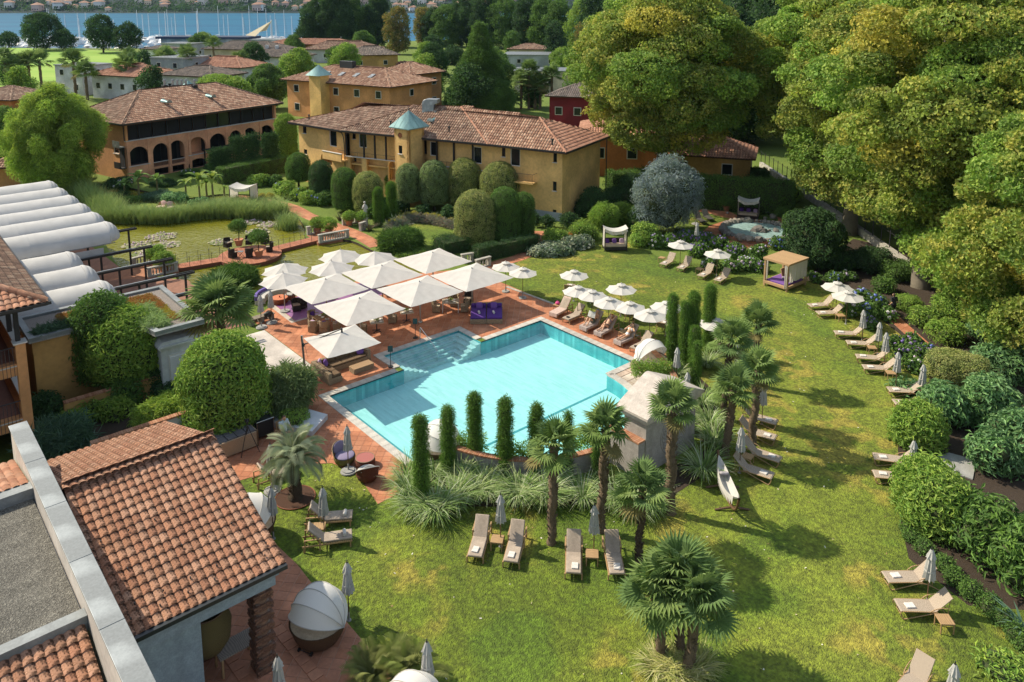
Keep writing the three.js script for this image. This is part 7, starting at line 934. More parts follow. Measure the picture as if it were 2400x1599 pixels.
{const p=at(692,1168),t=thing('feather_palm','blue-green feather palm with a stout trunk in a round bark bed','palm tree',p);const h=tall(p,1075);palmTrunk(t,h,0.27,M.fibreDark);const g=[plume(1.75,34,0.8,0.42),plume(1.6,30,1.0,0.4),plume(1.85,36,0.6,0.4)],m=[leafy(0.36,0.42,0.26,0.3),leafy(0.30,0.36,0.21,0.3),leafy(0.43,0.47,0.32,0.3)];for (let k=0;k<30;k++){const o=share('frond',pick(g),pick(m),t,0,h - 0.05,0);o.rotation.set(0,k*2.4,1.15 - 1.5*k / 30 + rr(-0.1,0.1),'YXZ');}struct('bark_bed',[cyl(0.86,0.86,0.05,p.x,0,p.z,36)],std(0.20,0.09,0.05,{map:scaled(gritC,2),bumpMap:scaled(grit,2),bumpScale:0.05}));struct('bed_edging',move(new THREE.TorusGeometry(0.87,0.025,6,40).rotateX(PI / 2),p.x,0.05,p.z),std(0.22,0.08,0.04));}
{const p=at(960,1612),t=thing('reed_palm','loose light green cane palm at the bottom edge of the lawn','palm',p);const g=[plume(1.5,26,0.6,0.36),plume(1.35,22,0.8,0.34)],m=[leafy(0.20,0.26,0.06,0.35),leafy(0.26,0.29,0.09,0.35)];for (let k=0;k<34;k++){const o=share('frond',pick(g),pick(m),t,rr(-0.5,0.3),rr(0.1,0.5),rr(-0.3,0.3));o.rotation.set(0,k*2.4,1.25 - 0.9*rnd(),'YXZ');}const q=at(870,1610),u=thing('reed_palm','yellowish arching cane palm at the patio corner','palm',q);for (let k=0;k<30;k++){const o=share('frond',pick(g),m[1],u,rr(-0.2,0.2),0.1,rr(-0.2,0.2));o.rotation.set(0,k*2.4,1.1 - 0.9*rnd(),'YXZ');}}
{const leaves=[['d2',2030,1010,1.2],['d2',1700,940,0.9],['d3',1100,350,1.6],['d3',600,900,0.8]];leaves.forEach(([k,x,y,n],i)=>{const p=at3(k,x,y,0.95),t=thing('climbing_vine',`leafy vine spilling over the brick coping, ${ordinal[i]} of four`,'vine',V(p.x,0,p.z),0,'vines on the pool walls'),it=[];for (let j=0;j<150*n;j++) it.push({p:V(rr(-0.7,0.7)*n,rr(0.5,1.35),rr(-0.3,0.3)),n:dirRnd().add(V(0,0.6,0)).normalize(),s:rr(0.5,0.9),c:G.light()});scatter('foliage',t,K.laurel,M.leaf,it);});}
// ---------- bushes at the left of the terrace ----------
const TG='clipped bushes at the left of the terrace';
D('d1',1795,960,92,640,'huge round clipped bush beside the storage chest',{col:G.light,leaf:K.laurel,dens:30,group:TG,rough:0.08});D('d1',1020,640,-110,545,'large clipped ball on the tiered topiary by the planted roof',{col:G.light,leaf:K.laurel,dens:26,foot:1.25,group:TG});D('d1',990,670,385,272,'lower clipped ball of the tiered topiary',{col:G.mid,leaf:K.laurel,dens:30,group:TG});D('d1',850,590,-230,440,'dark rear ball of the tiered topiary',{col:G.mid,leaf:K.laurel,dens:24,foot:0.8,group:TG});
[['d2',250,760,350,420,'olive-leaved rounded tree beside the round bush',G.grey,K.spray],['d2',310,840,670,270,'clipped green planter hedge below the olive-leaved tree',G.light,K.fine],['d1',350,830,555,300,'dark camellia below the orange balconies',G.dark,K.laurel],['d1',450,560,450,180,'glossy bush on the garden wall',G.glossy,K.laurel],['d1',700,500,410,200,'low glossy bush on the ochre wall',G.glossy,K.laurel],['d1',450,1110,800,480,'large grey-green rosemary behind the near roof',G.teal,K.spray],['d1',1270,840,610,370,'plumed bamboo grass behind the tiled wing',G.bamboo,K.bamboo],['d1',640,820,640,300,'light green climber in the walled bed',G.light,K.laurel],['d1',900,780,600,280,'leafy climber with upright shoots in the walled bed',G.light,K.laurel],['d1',1500,860,690,110,'small yucca at the end of the white wall',G.mid,K.bamboo],['d1',1350,470,370,140,'dark shrub before the white bay',G.dark,K.laurel],['d1',250,400,260,120,'dark conifer by the orange building corner',G.dark,K.conifer]].forEach(([k,x,b,t,w,l,c,f])=>B(k,x,b,t,w,l,{col:c,leaf:f,dens:f===K.spray||f===K.bamboo?26:20}));hedge('clipped_hedge','dark box-shaped hedge before the white bay',at3('d1',1240,630),AZ,1.5,1.5,0.9,{dens:40});hedge('clipped_hedge','dark upright hedge block by the ochre wall',at3('d1',1170,570),AZ,1.1,0.9,1.5,{dens:40});
struct('planter_box',slab([pf(-4.2,0.2),pf(-2.4,-0.6),pf(-1.2,2.2),pf(-2.6,3.2)].map(xz),0,0.3),M.whiteWall);
// ---------- bamboo and the trees beyond ----------
const T=(k,x,yb,yt,w,name,label,o={})=>{const p=at3(k,x,yb),h=tall(p,px3(k,x,yt)[1]),R=wide(p,w / 3.363) / 2;return tree(name,label,'tree',p,{h,R,n:24,group:'garden trees',...o,lr:o.lr??R*0.42});};
T('c1',470,1500,725,760,'bamboo_grove','feathery yellow-green bamboo grove before the arcaded house',{leaf:K.bamboo,col:G.bamboo,dens:6,n:110,y0:0.1,r:0.15,size:1.3,lr:0.95,shell:0.9,inner:0.4,tweak:(L)=>L.forEach((o)=>{o.r[1]*=1.7;})});
const FARG='far trees by the meadow and lake';[[70,372,260,145,G.dark,'small dark round tree at the far left of the meadow'],[345,395,110,320,G.dark,'largest dark tree at the far edge of the meadow'],[515,398,240,165,G.dark,'round dark tree right of the largest meadow tree'],[815,415,125,275,G.dark,'broad dark tree by the marina'],[1020,420,185,195,G.dark,'loose dark tree right of the broad marina tree'],[70,1180,830,330,G.mid,'green tree at the far left behind the awnings']].forEach(([x,b,t,w,c,l],i)=>T('c1',x,b,t,w,'broadleaf_tree',l,{leaf:i===5?K.mid:K.far,col:c,dens:i===5?1.8:0.9,size:0.8,group:FARG,y0:0.22,n:20}));
[['c1',1780,900,600,420,G.light,'light green tree behind the arcaded house, left one'],['c1',2110,860,515,300,G.mid,'green tree behind the arcaded house, middle one'],['c2',350,800,390,320,G.light,'pale green tree left of the orange house'],['c2',100,860,520,240,G.mid,'green tree between the arcaded and orange houses'],['c1',1570,720,640,180,G.light,'small pale tree above the arcaded house roof']].forEach(([k,x,b,t,w,c,l])=>T(k,x,b,t,w,'broadleaf_tree',l,{col:c,dens:2.2,y0:0.15,n:26,group:'trees between the guest houses'}));
[[510,380,-10,340,G.dark,'tall olive-green poplar group tree, first right of the lake view'],[640,385,-120,300,G.dark,'very dark tall tree behind the first park tree'],[755,375,-40,210,G.mid,'tall olive tree, second in the lakeside belt'],[925,370,40,250,G.mid,'light green tall tree, third in the lakeside belt'],[960,372,-90,220,G.dark,'dark tall tree behind the third belt tree'],[1115,430,65,190,G.rust,'slim browning tree standing before the lake gap'],[1320,360,55,160,G.rust,'slim orange-tipped tree right of the lake gap'],[1400,365,60,170,G.dark,'dark tree next to the orange-tipped tree'],[1530,370,50,290,G.mid,'broad green tree, mid belt'],[1660,372,-60,260,G.dark,'dark tree behind the broad belt tree'],[1800,380,-60,270,G.dark,'dark tree behind the big spruce'],[1960,385,-10,320,G.mid,'dense green tree right of the spruce top'],[2195,415,80,200,G.rust,'browning tree on the park lawn']].forEach(([x,b,t,w,c,l])=>T('c2',x,b,t,w,'tall_tree',l,{leaf:K.far,col:c,dens:1.0,size:0.85,y0:0.1,n:26,form:'column',group:'tall park trees before the lake'}));[[120,420,-30,240,G.dark,'dark park tree left of the plane tree'],[250,430,-20,220,G.mid,'grey-green park tree left of the plane tree'],[370,440,0,230,G.mid,'pale grey-green tall tree above the flat roofs'],[550,480,10,260,G.light,'pale willow-like tree beside the plane tree'],[330,500,180,160,G.dark,'round dark tree before the flat roofs'],[640,560,-40,260,G.dark,'dark tree behind the plane tree left edge']].forEach(([x,b,t,w,c,l])=>T('c3',x,b,t,w,'tall_tree',l,{leaf:K.far,col:c,dens:1.0,size:0.85,y0:0.1,n:26,form:'column',group:'tall park trees before the lake'}));
T('c2',1765,890,170,560,'dark_spruce','huge dark conifer behind the yellow house',{leaf:K.conifer,col:G.mid,dens:2.8,form:'cone',n:130,y0:0.05,r:0.5,lr:1.7,shell:0.9,inner:0.5});T('c2',1400,800,340,260,'dark_pine','dark layered pine left of the huge conifer',{leaf:K.conifer,col:G.dark,dens:2,n:22,y0:0.2,lr:1.6});T('c2',1170,720,490,220,'purple_plum','dark purple-leaved plum above the orange house roof',{col:G.purple,dens:2.2,y0:0.1});T('c3',530,800,180,170,'thin_conifer','thin brownish conifer at the plane tree edge',{leaf:K.conifer,col:G.rust,form:'cone',dens:1.4,n:26,lr:1});
const autumn=(share)=>(L)=>L.forEach((o)=>{if (rnd()<share) o.col=G.yellow;else if (rnd()<0.25) o.col=G.light;o.r[1]*=0.68;o.r[0]*=1.12;});
const PL=(x,y,h,R,n,label,o={})=>tree('plane_tree',label,'tree',at(x,y),{h,R,n,lr:R*0.235,leaf:K.plane,col:G.plane,dens:2.3,y0:0.13,r:0.55,bark:M.barkPale,group:'great plane trees',tweak:autumn(0.06),shell:0.5,inner:0.72,...o});
PL(1548,452,25,10.4,130,'giant spreading plane tree behind the yellow house',{y0:0.25});PL(1915,470,26,8.4,105,'tall plane tree behind the round fountain pool',{y0:0.22});PL(1990,548,22,7.6,95,'plane tree with yellowing boughs over the boundary wall',{tweak:autumn(0.18),y0:0.2});PL(2158,672,25,8,105,'plane tree with a visible trunk at the path bend',{y0:0.22});PL(2330,720,22,8,120,'near plane tree filling the right edge',{leaf:K.planeNear,dens:3.8,y0:0.05});PL(2480,860,17,7,100,'nearest plane tree, leaning in from the right edge',{leaf:K.planeNear,dens:3.8,y0:0.03});PL(2230,540,28,9,105,'tall plane tree high at the upper right corner');PL(2420,600,27,9,95,'tall plane tree at the very right edge');
[[1680,330,20,9,'dark beech behind the giant plane tree'],[1840,300,24,9,'dark woodland tree above the small house'],[1960,330,25,9,'dark woodland tree between the plane trees'],[2140,380,26,9,'dark woodland tree behind the right plane trees'],[1760,250,26,10,'dark woodland tree far behind the plane trees'],[2330,420,27,9,'dark woodland tree at the upper right']].forEach(([x,y,h,R,l])=>tree('woodland_tree',l,'tree',at(x,y),{h,R,n:36,lr:R*0.34,leaf:K.far,col:G.dark,dens:1.1,y0:0.08,group:'dark woodland trees'}));
// ---------- right border planting ----------
const RB='shrubs of the right border';
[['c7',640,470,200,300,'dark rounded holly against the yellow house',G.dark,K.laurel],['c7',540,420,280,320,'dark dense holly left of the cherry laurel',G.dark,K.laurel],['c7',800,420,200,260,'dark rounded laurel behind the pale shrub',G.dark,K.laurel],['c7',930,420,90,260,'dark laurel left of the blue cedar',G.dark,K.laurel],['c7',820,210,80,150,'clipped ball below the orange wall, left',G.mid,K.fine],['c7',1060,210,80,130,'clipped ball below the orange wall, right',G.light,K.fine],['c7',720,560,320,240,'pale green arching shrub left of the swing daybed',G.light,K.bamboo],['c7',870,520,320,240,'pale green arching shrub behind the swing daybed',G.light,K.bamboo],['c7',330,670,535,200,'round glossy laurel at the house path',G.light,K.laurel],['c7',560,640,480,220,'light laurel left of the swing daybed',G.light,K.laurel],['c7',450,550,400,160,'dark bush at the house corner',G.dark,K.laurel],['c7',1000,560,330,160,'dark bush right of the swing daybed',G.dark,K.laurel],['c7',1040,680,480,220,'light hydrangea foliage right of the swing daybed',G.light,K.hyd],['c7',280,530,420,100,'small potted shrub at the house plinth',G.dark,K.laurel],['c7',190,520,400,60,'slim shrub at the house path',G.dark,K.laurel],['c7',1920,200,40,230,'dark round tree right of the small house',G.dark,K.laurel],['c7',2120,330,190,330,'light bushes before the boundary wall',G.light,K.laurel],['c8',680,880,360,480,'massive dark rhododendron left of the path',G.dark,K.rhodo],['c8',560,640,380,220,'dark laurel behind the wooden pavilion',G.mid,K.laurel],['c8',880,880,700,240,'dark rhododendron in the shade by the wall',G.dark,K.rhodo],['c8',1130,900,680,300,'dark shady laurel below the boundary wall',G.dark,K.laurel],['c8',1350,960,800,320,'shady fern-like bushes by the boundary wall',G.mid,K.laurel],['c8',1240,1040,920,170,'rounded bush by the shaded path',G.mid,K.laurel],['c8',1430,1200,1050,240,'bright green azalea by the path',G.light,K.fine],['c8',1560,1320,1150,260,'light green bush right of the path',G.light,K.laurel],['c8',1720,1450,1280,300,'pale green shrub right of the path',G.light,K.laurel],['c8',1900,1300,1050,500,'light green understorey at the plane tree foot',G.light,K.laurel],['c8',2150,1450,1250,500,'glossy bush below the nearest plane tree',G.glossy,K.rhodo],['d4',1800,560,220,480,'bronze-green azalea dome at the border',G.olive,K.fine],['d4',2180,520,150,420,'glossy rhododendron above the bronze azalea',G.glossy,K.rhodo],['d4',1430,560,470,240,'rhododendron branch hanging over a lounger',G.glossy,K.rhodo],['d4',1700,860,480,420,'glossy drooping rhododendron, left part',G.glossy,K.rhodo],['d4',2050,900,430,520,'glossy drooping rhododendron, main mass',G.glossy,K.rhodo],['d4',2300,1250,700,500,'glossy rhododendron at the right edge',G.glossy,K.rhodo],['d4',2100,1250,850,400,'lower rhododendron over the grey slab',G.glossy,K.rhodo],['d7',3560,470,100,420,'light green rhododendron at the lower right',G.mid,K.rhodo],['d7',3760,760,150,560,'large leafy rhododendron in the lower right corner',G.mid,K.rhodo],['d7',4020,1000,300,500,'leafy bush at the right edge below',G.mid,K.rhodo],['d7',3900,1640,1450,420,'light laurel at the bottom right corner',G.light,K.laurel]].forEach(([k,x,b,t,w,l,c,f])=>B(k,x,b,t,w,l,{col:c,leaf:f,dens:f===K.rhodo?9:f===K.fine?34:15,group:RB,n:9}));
D('d4',1500,1020,640,380,'clipped laurel bush with glossy leaves beside the lounger',{col:G.light,leaf:K.laurel,dens:34,group:RB,cat:'laurel'});D('d4',1560,1560,1080,470,'big clipped laurel hedge end above the box balls',{col:G.light,leaf:K.laurel,dens:34,group:RB,cat:'laurel'});D('d7',3330,470,-60,480,'clipped laurel mass behind the box balls',{col:G.light,leaf:K.laurel,dens:34,group:RB,cat:'laurel'});
[[815,225,187,50],[845,275,222,78],[895,330,262,80],[985,405,332,75],[1030,470,388,85],[1103,535,445,95],[1186,605,508,98],[1250,662,575,85],[1302,722,640,78],[1345,775,700,70]].forEach(([x,b,t,w],i)=>D('d7',(500 + x / 1.9214)*3.363,b / 1.9214*3.363,t / 1.9214*3.363,w / 1.9214*3.363,`clipped box ball, ${ordinal[i]} from the top of the lower right row`,{name:'box_ball',cat:'box ball',col:G.mid,leaf:K.box,dens:60,group:'box balls along the lower right border'}));
for (const [x,y,s,l] of [[2400,1480,1.1,'spiky agave at the right edge by the box balls']]){const q=thing('agave',l,'plant',at(x,y));mesh('blades',tuftGeo(26,0.12,1.3,0.16,0.75,0.25,G.teal),M.blade,q,{asis:true});}
{const t=shrub('blue_cedar','silvery blue cedar with drooping branches above the lawn','tree',setAt('c7',1215,600,110,380).p,{R:3,h:7.6,n:60,leaf:K.conifer,col:G.blue,dens:3.2,size:0.7,group:'blue cedar'});}
[['c7',1240,690,570,130,LILA],['c7',1380,640,545,150,LILA],['c7',1500,660,570,150,LILA],['c7',1620,690,590,140,LILA],['c7',1460,760,650,150,LILA],['c7',1560,870,760,120,PALE],['c7',1760,770,640,150,LILA],['c7',1840,870,760,160,PALE],['c7',1930,790,660,140,PALE],['c7',1720,880,780,130,PALE],['c7',1950,880,790,120,LILA],['c7',2090,700,600,120,BLUE],['c7',1130,690,560,140,PALE],['c8',850,960,890,120,BLUE],['c8',960,940,880,110,PALE],['c8',700,960,880,90,LILA],['c8',1070,1180,1010,170,BLUE],['c8',1200,1210,1050,170,BLUE],['c8',1130,1260,1120,140,BLUE],['c8',980,1230,1110,110,PALE],['c8',1280,1260,1150,120,PALE],['c8',1150,1330,1240,120,LILA],['c8',1350,1480,1390,130,LILA],['c8',1470,1500,1360,150,LILA],['c8',1570,1560,1460,140,LILA],['d4',1440,320,200,170,LILA],['d4',1500,400,290,150,PALE],['d4',1570,270,180,130,BLUE]].forEach(([k,x,b,t,w,f],i)=>B(k,x,b,t,w,`${f === BLUE ? 'blue' : f === LILA ? 'violet' : 'pale'} hydrangea bush, ${i < 20 ? ordinal[i] : 'twenty-' + ordinal[i - 20]} along the border from the swing daybed`,{name:'hydrangea',cat:'hydrangea',leaf:K.hyd,col:G.mid,dens:20,n:5,group:'hydrangeas of the border',flowers:hydr(f,0.28)}));
for (const [x,y,w,l] of [[300,740,330,'white-edged hostas at the path corner'],[520,680,260,'grassy hostas left of the swing daybed']]) B('c7',x,y + 20,y - 80,w,l,{name:'hosta',leaf:K.hosta,col:shades([[0.20,0.27,0.17],[0.34,0.38,0.27],[0.13,0.2,0.1]]),dens:16,sz:0.7,group:RB});
B('c7',465,640,560,60,'orange-leaved canna at the laurels',{leaf:K.rhodo,col:shades([[0.5,0.22,0.04],[0.2,0.26,0.06]]),group:RB});
{const a=at3('c7',1420,350),b=at3('c7',2210,420),d=b.clone().sub(a);hedge('clipped_hedge','tall clipped hedge behind the fountain pool',a,atan2(-d.z,d.x),d.length(),1.8,3.4,{col:G.mid,leaf:K.laurel,dens:15});const f=at3('c7',760,260),g=at3('c7',1090,240),e=g.clone().sub(f);hedge('clipped_hedge','clipped hedge below the orange wall',f,atan2(-e.z,e.x),e.length(),2,2.6,{col:G.mid,leaf:K.laurel,dens:15});}
// ---------- houses behind ----------
function villa(label,p,ang,L,Dp,H,rh,wall,cols,{n=3,rows=1,group,tile=0.5,name='villa',over=0.7,chimneys=0}={}){
const t=thing(name,label,'house',p,ang,group);mesh('wall',bax(-L / 2,L / 2,0,H,-Dp,0),wall,t);
if (rh){const e=over,x=L / 2 + e,z0=e,z1=-Dp - e,zm=-Dp / 2,hx=max(0.2,x - (Dp / 2 + e)),roof=new THREE.Group();roof.name='roof';t.add(roof);for (const f of [[[-x,H,z0],[x,H,z0],[hx,H + rh,zm],[-hx,H + rh,zm]],[[x,H,z1],[-x,H,z1],[-hx,H + rh,zm],[hx,H + rh,zm]],[[x,H,z0],[x,H,z1],[hx,H + rh,zm]],[[-x,H,z1],[-x,H,z0],[-hx,H + rh,zm]]]) roofFace(roof,f,{w:tile,l:tile*1.4,h:tile*0.27,cols});for (const [a,b] of [[[x,H,z0],[hx,H + rh,zm]],[[-x,H,z0],[-hx,H + rh,zm]],[[-hx,H + rh,zm],[hx,H + rh,zm]]]) ridge(roof,a,b,cols,tile*2);mesh('soffit',bax(-x,x,H - 0.12,H - 0.03,z1,z0),M.deckBrown,t);for (let k=0;k<chimneys;k++) mesh('chimney',rbox(0.8,1.3,0.8,-hx + (2*hx)*(k + 0.5) / chimneys,H + rh + 0.1,zm + 1,0.03),M.whiteWall,roof);}
else mesh('flat_roof',bax(-L / 2 - 0.2,L / 2 + 0.2,H,H + 0.25,-Dp - 0.2,0.2),M.zinc,t);
for (let r=0;r<rows;r++){for (let k=0;k<n;k++){const x=-L / 2 + L*(k + 0.5) / n,y=H*(r + 0.55) / rows,f=mesh('window',box(1.3,1.4,0.08,x,y,0.03),M.frameWhite,t);mesh('pane',box(1.1,1.2,0.04,x,y,0.075),M.glass,f);}const f=mesh('window',box(0.08,1.3,1.1,L / 2 + 0.03,H*(r + 0.55) / rows,-Dp / 2),M.frameWhite,t);mesh('pane',box(0.04,1.1,0.9,L / 2 + 0.075,H*(r + 0.55) / rows,-Dp / 2),M.glass,f);}
return t;
}
const VG='town houses behind the hotel';
villa('white villa with terracotta hip roof and solar panels, left of the bamboo',at(275,233),-0.42,15,11,5.2,2.2,M.whiteWall,clay.rosy,{group:VG,n:4});villa('grey-white flat-roofed cube beside the left white villa',at(165,222),-0.42,9,8,6.6,0,M.whiteWall,0,{group:VG,n:2,rows:2});villa('white villa with terracotta roof and solar panels, second from the left',at(500,206),-0.35,17,11,5.2,2.2,M.whiteWall,clay.rosy,{group:VG,n:4});villa('grey cube house with flat roof beside the second villa',at(395,208),-0.35,10,9,7.4,0,M.greyWall,0,{group:VG,n:2,rows:2});villa('small white house with dark mono roof by the meadow',at(358,160),-0.4,8,8,6,1,M.whiteWall,clay.grey,{group:VG,n:2});villa('dark modern house by the meadow edge',at(415,148),-0.3,12,9,6.5,0,M.greyWall,0,{group:VG,n:2});villa('cream house with long grey-brown roof before the marina',at(560,157),-0.3,26,13,5.6,2.4,M.creamWall,clay.grey,{group:VG,n:6});villa('white house with two white chimneys behind the trees',at(615,176),-0.35,19,12,5.4,2.2,M.whiteWall,clay.grey,{group:VG,n:4,chimneys:2});villa('white-walled house with brown roof and skylights',at(795,148),-0.12,24,12,4.6,2.6,M.whiteWall,clay.old,{group:VG,n:5});villa('ochre house with brown roof behind the orange house',at(875,168),0.3,15,11,5,2.4,M.ochre,clay.grey,{group:VG,n:2});villa('house with stone slate roof above the arcaded house',at(440,236),-0.4,14,10,5.4,1.8,M.whiteWall,clay.grey,{group:VG,n:3});villa('flat-roofed beige building behind the palms',at(1290,218),-0.1,17,9,5,0,M.creamWall,0,{group:VG,n:3});villa('low building with pale metal roof near the park',at(1290,160),-0.1,30,14,4,0,M.greyWall,0,{group:VG,n:3});villa('brown-roofed house on the park edge',at(1235,142),-0.2,13,10,4,1.8,M.creamWall,clay.old,{group:VG,n:2});villa('red-brown roofs right of the marina',at(720,128),-0.2,34,12,4,2,M.orange,clay.rosy,{group:VG,n:4});
villa('dark red house with dark tiled roof behind the plane tree',at(1375,305),-0.3,13,10,5.6,2.2,M.red,clay.grey,{n:4,tile:0.35,chimneys:1});villa('deep orange house wall under the plane tree',at(1480,415),-0.12,12,9,5.4,1.8,M.deepOrange,clay.rosy,{n:3,tile:0.32});villa('low ochre house with ribbed tile roof beside the boundary wall',at(1650,428),-0.33,10.5,7,3.3,1.9,M.ochre,clay.rosy,{n:2,tile:0.32,over:0.6});villa('small orange shed with tiled roof at the far left',at(60,440),0.2,7,5,2.6,1.2,M.orange,clay.mix,{n:1,tile:0.32});villa('house with grey pillars and tiled roof at the left edge',at(-20,300),-0.3,10,9,5,1.8,M.deepOrange,clay.old,{n:3,tile:0.4});
{const t=villa('orange guest house with stair tower and skylights behind the yellow house',at(790,283),-0.55,25,12,6.9,2.5,M.orange,clay.mix,{n:5,rows:2,tile:0.34,over:0.9});mesh('stair_tower',bax(-4.4,-1.6,0,8.3,0.02,2.2),M.yellow,t);mesh('tower_roof',move(new THREE.ConeGeometry(2.4,1.9,4).rotateY(PI / 4),-3,9.2,1.1),M.copper,t);mesh('chimney',rbox(3.2,1.4,1,-2,9.7,-5.4,0.02),M.gutter,t);for (let k=0;k<5;k++) mesh('skylight',rbox(0.9,0.1,1.4,-8 + k*3.6,8.3,-2.4,0.02,0,0.37),M.zinc,t);const n=villa('white-walled far annex of the orange guest house',at(1000,262),0.95,9,8,7.6,2,M.orange,clay.mix,{n:2,rows:2,tile:0.34});}
{const a=at(1783,392),m=at(1960,510),b=at(2150,645),t=thing('boundary_wall','long low stone boundary wall with an iron fence along the park','wall',V(a.x,0,a.z)),P=[a,m,b];for (let i=0;i<2;i++){const [p,q]=[P[i],P[i + 1]].map((v)=>V(v.x - a.x,0.35,v.z - a.z));mesh('wall_body',beam(p,q,0.4,0.7),M.stone,t);const n=floor(p.distanceTo(q) / 1.6);for (let k=0;k<n;k++){const o=p.clone().lerp(q,k / n);mesh('fence_post',cyl(0.04,0.04,1.5,o.x,0.7,o.z,6),M.iron,t);}mesh('fence_rail',bar(p.clone().setY(2),q.clone().setY(2),0.02,4),M.iron,t);}}
// ---------- far shore, marina ----------
const rise=(x,d)=>-1.6 + max(0,d)*(0.33 + 0.1*sin(x*0.004) + 0.06*sin(x*0.013))*(1 + d*0.0006) + (d>0?5*fbm((x + 2000) / 4000,d / 2000,40,3,9):0);
{const g=new THREE.PlaneGeometry(3600,1100,180,60).rotateX(-PI / 2),p=g.attributes.position;for (let i=0;i<p.count;i++){const d=550 - p.getZ(i) - 10;p.setY(i,rise(p.getX(i),d));}g.computeVertexNormals();M.hill=std(0.02,0.055,0.06,{roughness:1,map:texture(512,512,(u,v)=>0.45 + 0.55*fbm(u,v,60,3,7),true,1 / 220,1 / 220)});struct('far_hillside',move(g,0,0,-1240 - 550),M.hill);
const o=new THREE.InstancedMesh(K.far,M.leaf,2600),m=new THREE.Matrix4(),q=new THREE.Quaternion();for (let i=0;i<2600;i++){const x=rr(-1100,700),d=2 + 150*rnd()*rnd();m.compose(V(x,rise(x,d) + 2,-1250 - d),q.setFromUnitVectors(V(0,1,0),V(rr(-0.4,0.4),0.7,0.7).normalize()),V(5,4,5));o.setMatrixAt(i,m);o.setColorAt(i,G.dark());}o.name='hillside_wood';o.userData.kind='stuff';tag(o,'dark woods on the far shore of the lake','wood');scene.add(o);
const HC=[[0.7,0.66,0.6],[0.72,0.6,0.45],[0.6,0.42,0.36],[0.75,0.74,0.72]].map((c)=>std(...c)),HR=std(0.30,0.17,0.12),wg=geo([bax(-5,5,0,7,-4,4)]),rg=geo([move(new THREE.ConeGeometry(7.6,3,4).rotateY(PI / 4).scale(1.1,1,0.85),0,8.5,0)]),pg=geo([bax(-0.7,0.7,1.2,2.8,4.02,4.1)]);for (let i=0;i<120;i++){const right=i<75,x=right?rr(-330,60):rr(-820,-330),d=right?6 + 75*rnd():4 + 60*rnd(),t=thing('hillside_house','small house among others on the far lake shore','house',V(x,rise(x,d) - 0.5,-1250 - d),rr(-0.4,0.4),'houses on the far shore');share('wall',wg,pick(HC),t);share('roof',rg,HR,t);for (const px of [-3,0,3]) share('window',pg,M.glass,t,px,0,0);t.scale.setScalar(rr(0.7,1.4));}}
{const hull=(L,W,H)=>{const s=new THREE.Shape();s.moveTo(-L / 2,-W / 2);s.lineTo(L*0.1,-W / 2);s.quadraticCurveTo(L*0.4,-W / 2,L / 2,0);s.quadraticCurveTo(L*0.4,W / 2,L*0.1,W / 2);s.lineTo(-L / 2,W / 2);return move(extrude(s,H,0.08).rotateX(-PI / 2),0,-0.15,0);},wm=std(0.78,0.79,0.8,{roughness:0.3});
let mb,sb;const gm='motorboats moored in the marina',gs='sailing boats moored in the marina';
for (let i=0;i<170;i++){const r=i % 7,z=-356 - r*13 - rr(0,5),x=rr(-330,-95) + r*4,p=V(x,-1.5,z),a=rr(-0.12,0.12) + PI / 2*(r % 2?1:-1) + 0.2;if (mb){const c=copy(mb,p,a);c.scale.setScalar(rr(0.85,1.5));continue;}mb=thing('motorboat','white motorboat among others in the crowded marina','motorboat',p,a,gm);mesh('hull',hull(8,2.8,1.3),wm,mb);mesh('cabin',rbox(3.2,1.2,2.1,0.2,1.7,0,0.35),wm,mb);mesh('windscreen',rbox(1.2,0.5,1.9,1.5,1.9,0,0.2),M.glass,mb);mesh('boat_cover',move(new THREE.SphereGeometry(1,12,6,0,2*PI,0,PI / 2).scale(2,0.9,1.25),-2,1.15,0),wm,mb);}
for (let i=0;i<46;i++){const p=V(-268 + i*3.9 + rr(-2,2),-1.5,-430 - rr(0,40)),a=rr(1.2,1.9);if (sb){const c=copy(sb,p,a);c.scale.set(1,rr(0.7,1.25),1);continue;}sb=thing('sailboat','sailing boat with bare mast among others in the marina','sailboat',p,a,gs);mesh('hull',hull(9,2.8,1.2),wm,sb);mesh('cabin',rbox(3.4,0.6,1.7,0,1.35,0,0.2),wm,sb);mesh('mast',cyl(0.16,0.11,14.5,0.6,1,0,6),wm,sb);mesh('boom',bar([0.6,2.2,0],[-3.4,2.2,0],0.13),wm,sb);mesh('stay',[bar([0.6,15,0],[4.4,1.2,0],0.05,4)],M.zinc,sb);}
const q=at(590,98),s=thing('marina_pavilion','marina building with dark roof and a beige sail canopy','building',V(q.x,0,q.z + 40),-0.1);mesh('wall',bax(-30,34,0,3.4,-12,0),M.greyWall,s);mesh('roof',bax(-32,12,3.4,4.4,-14,1),std(0.03,0.05,0.1),s);const g=tileQuad([9,5,-4],[14,4.6,-3],[20,11.5,-8],[17,7,-9]);mesh('sail_canopy',g,std(0.62,0.54,0.38),s);mesh('canopy_mast',bar([20,0,-8],[20,12,-8],0.2),wm,s);}
[[170,640],[240,640],[60,650],[120,655],[330,640],[600,700],[690,720],[1300,600],[1490,620],[1030,560],[1620,400],[1690,470],[1900,590],[1010,700]].forEach(([x,y],i)=>{const p=at3('c1',x,y + 70),t=fanPalm(`small distant palm, ${ordinal[i]} among the white villas`,p,6 + (i % 3),{r:0.3,size:2.6,n:16,group:'distant palms'});});
[[2010,800],[2090,640],[2150,560],[2240,660],[2330,590],[2200,700]].forEach(([x,y],i)=>{const p=at3('c2',x,860),h=tall(p,px3('c2',x,y)[1]);fanPalm(`tall palm right of the huge conifer, ${ordinal[i]} of six`,p,max(2,h),{r:0.25,size:2.1,n:20,group:'palms right of the huge conifer'});});
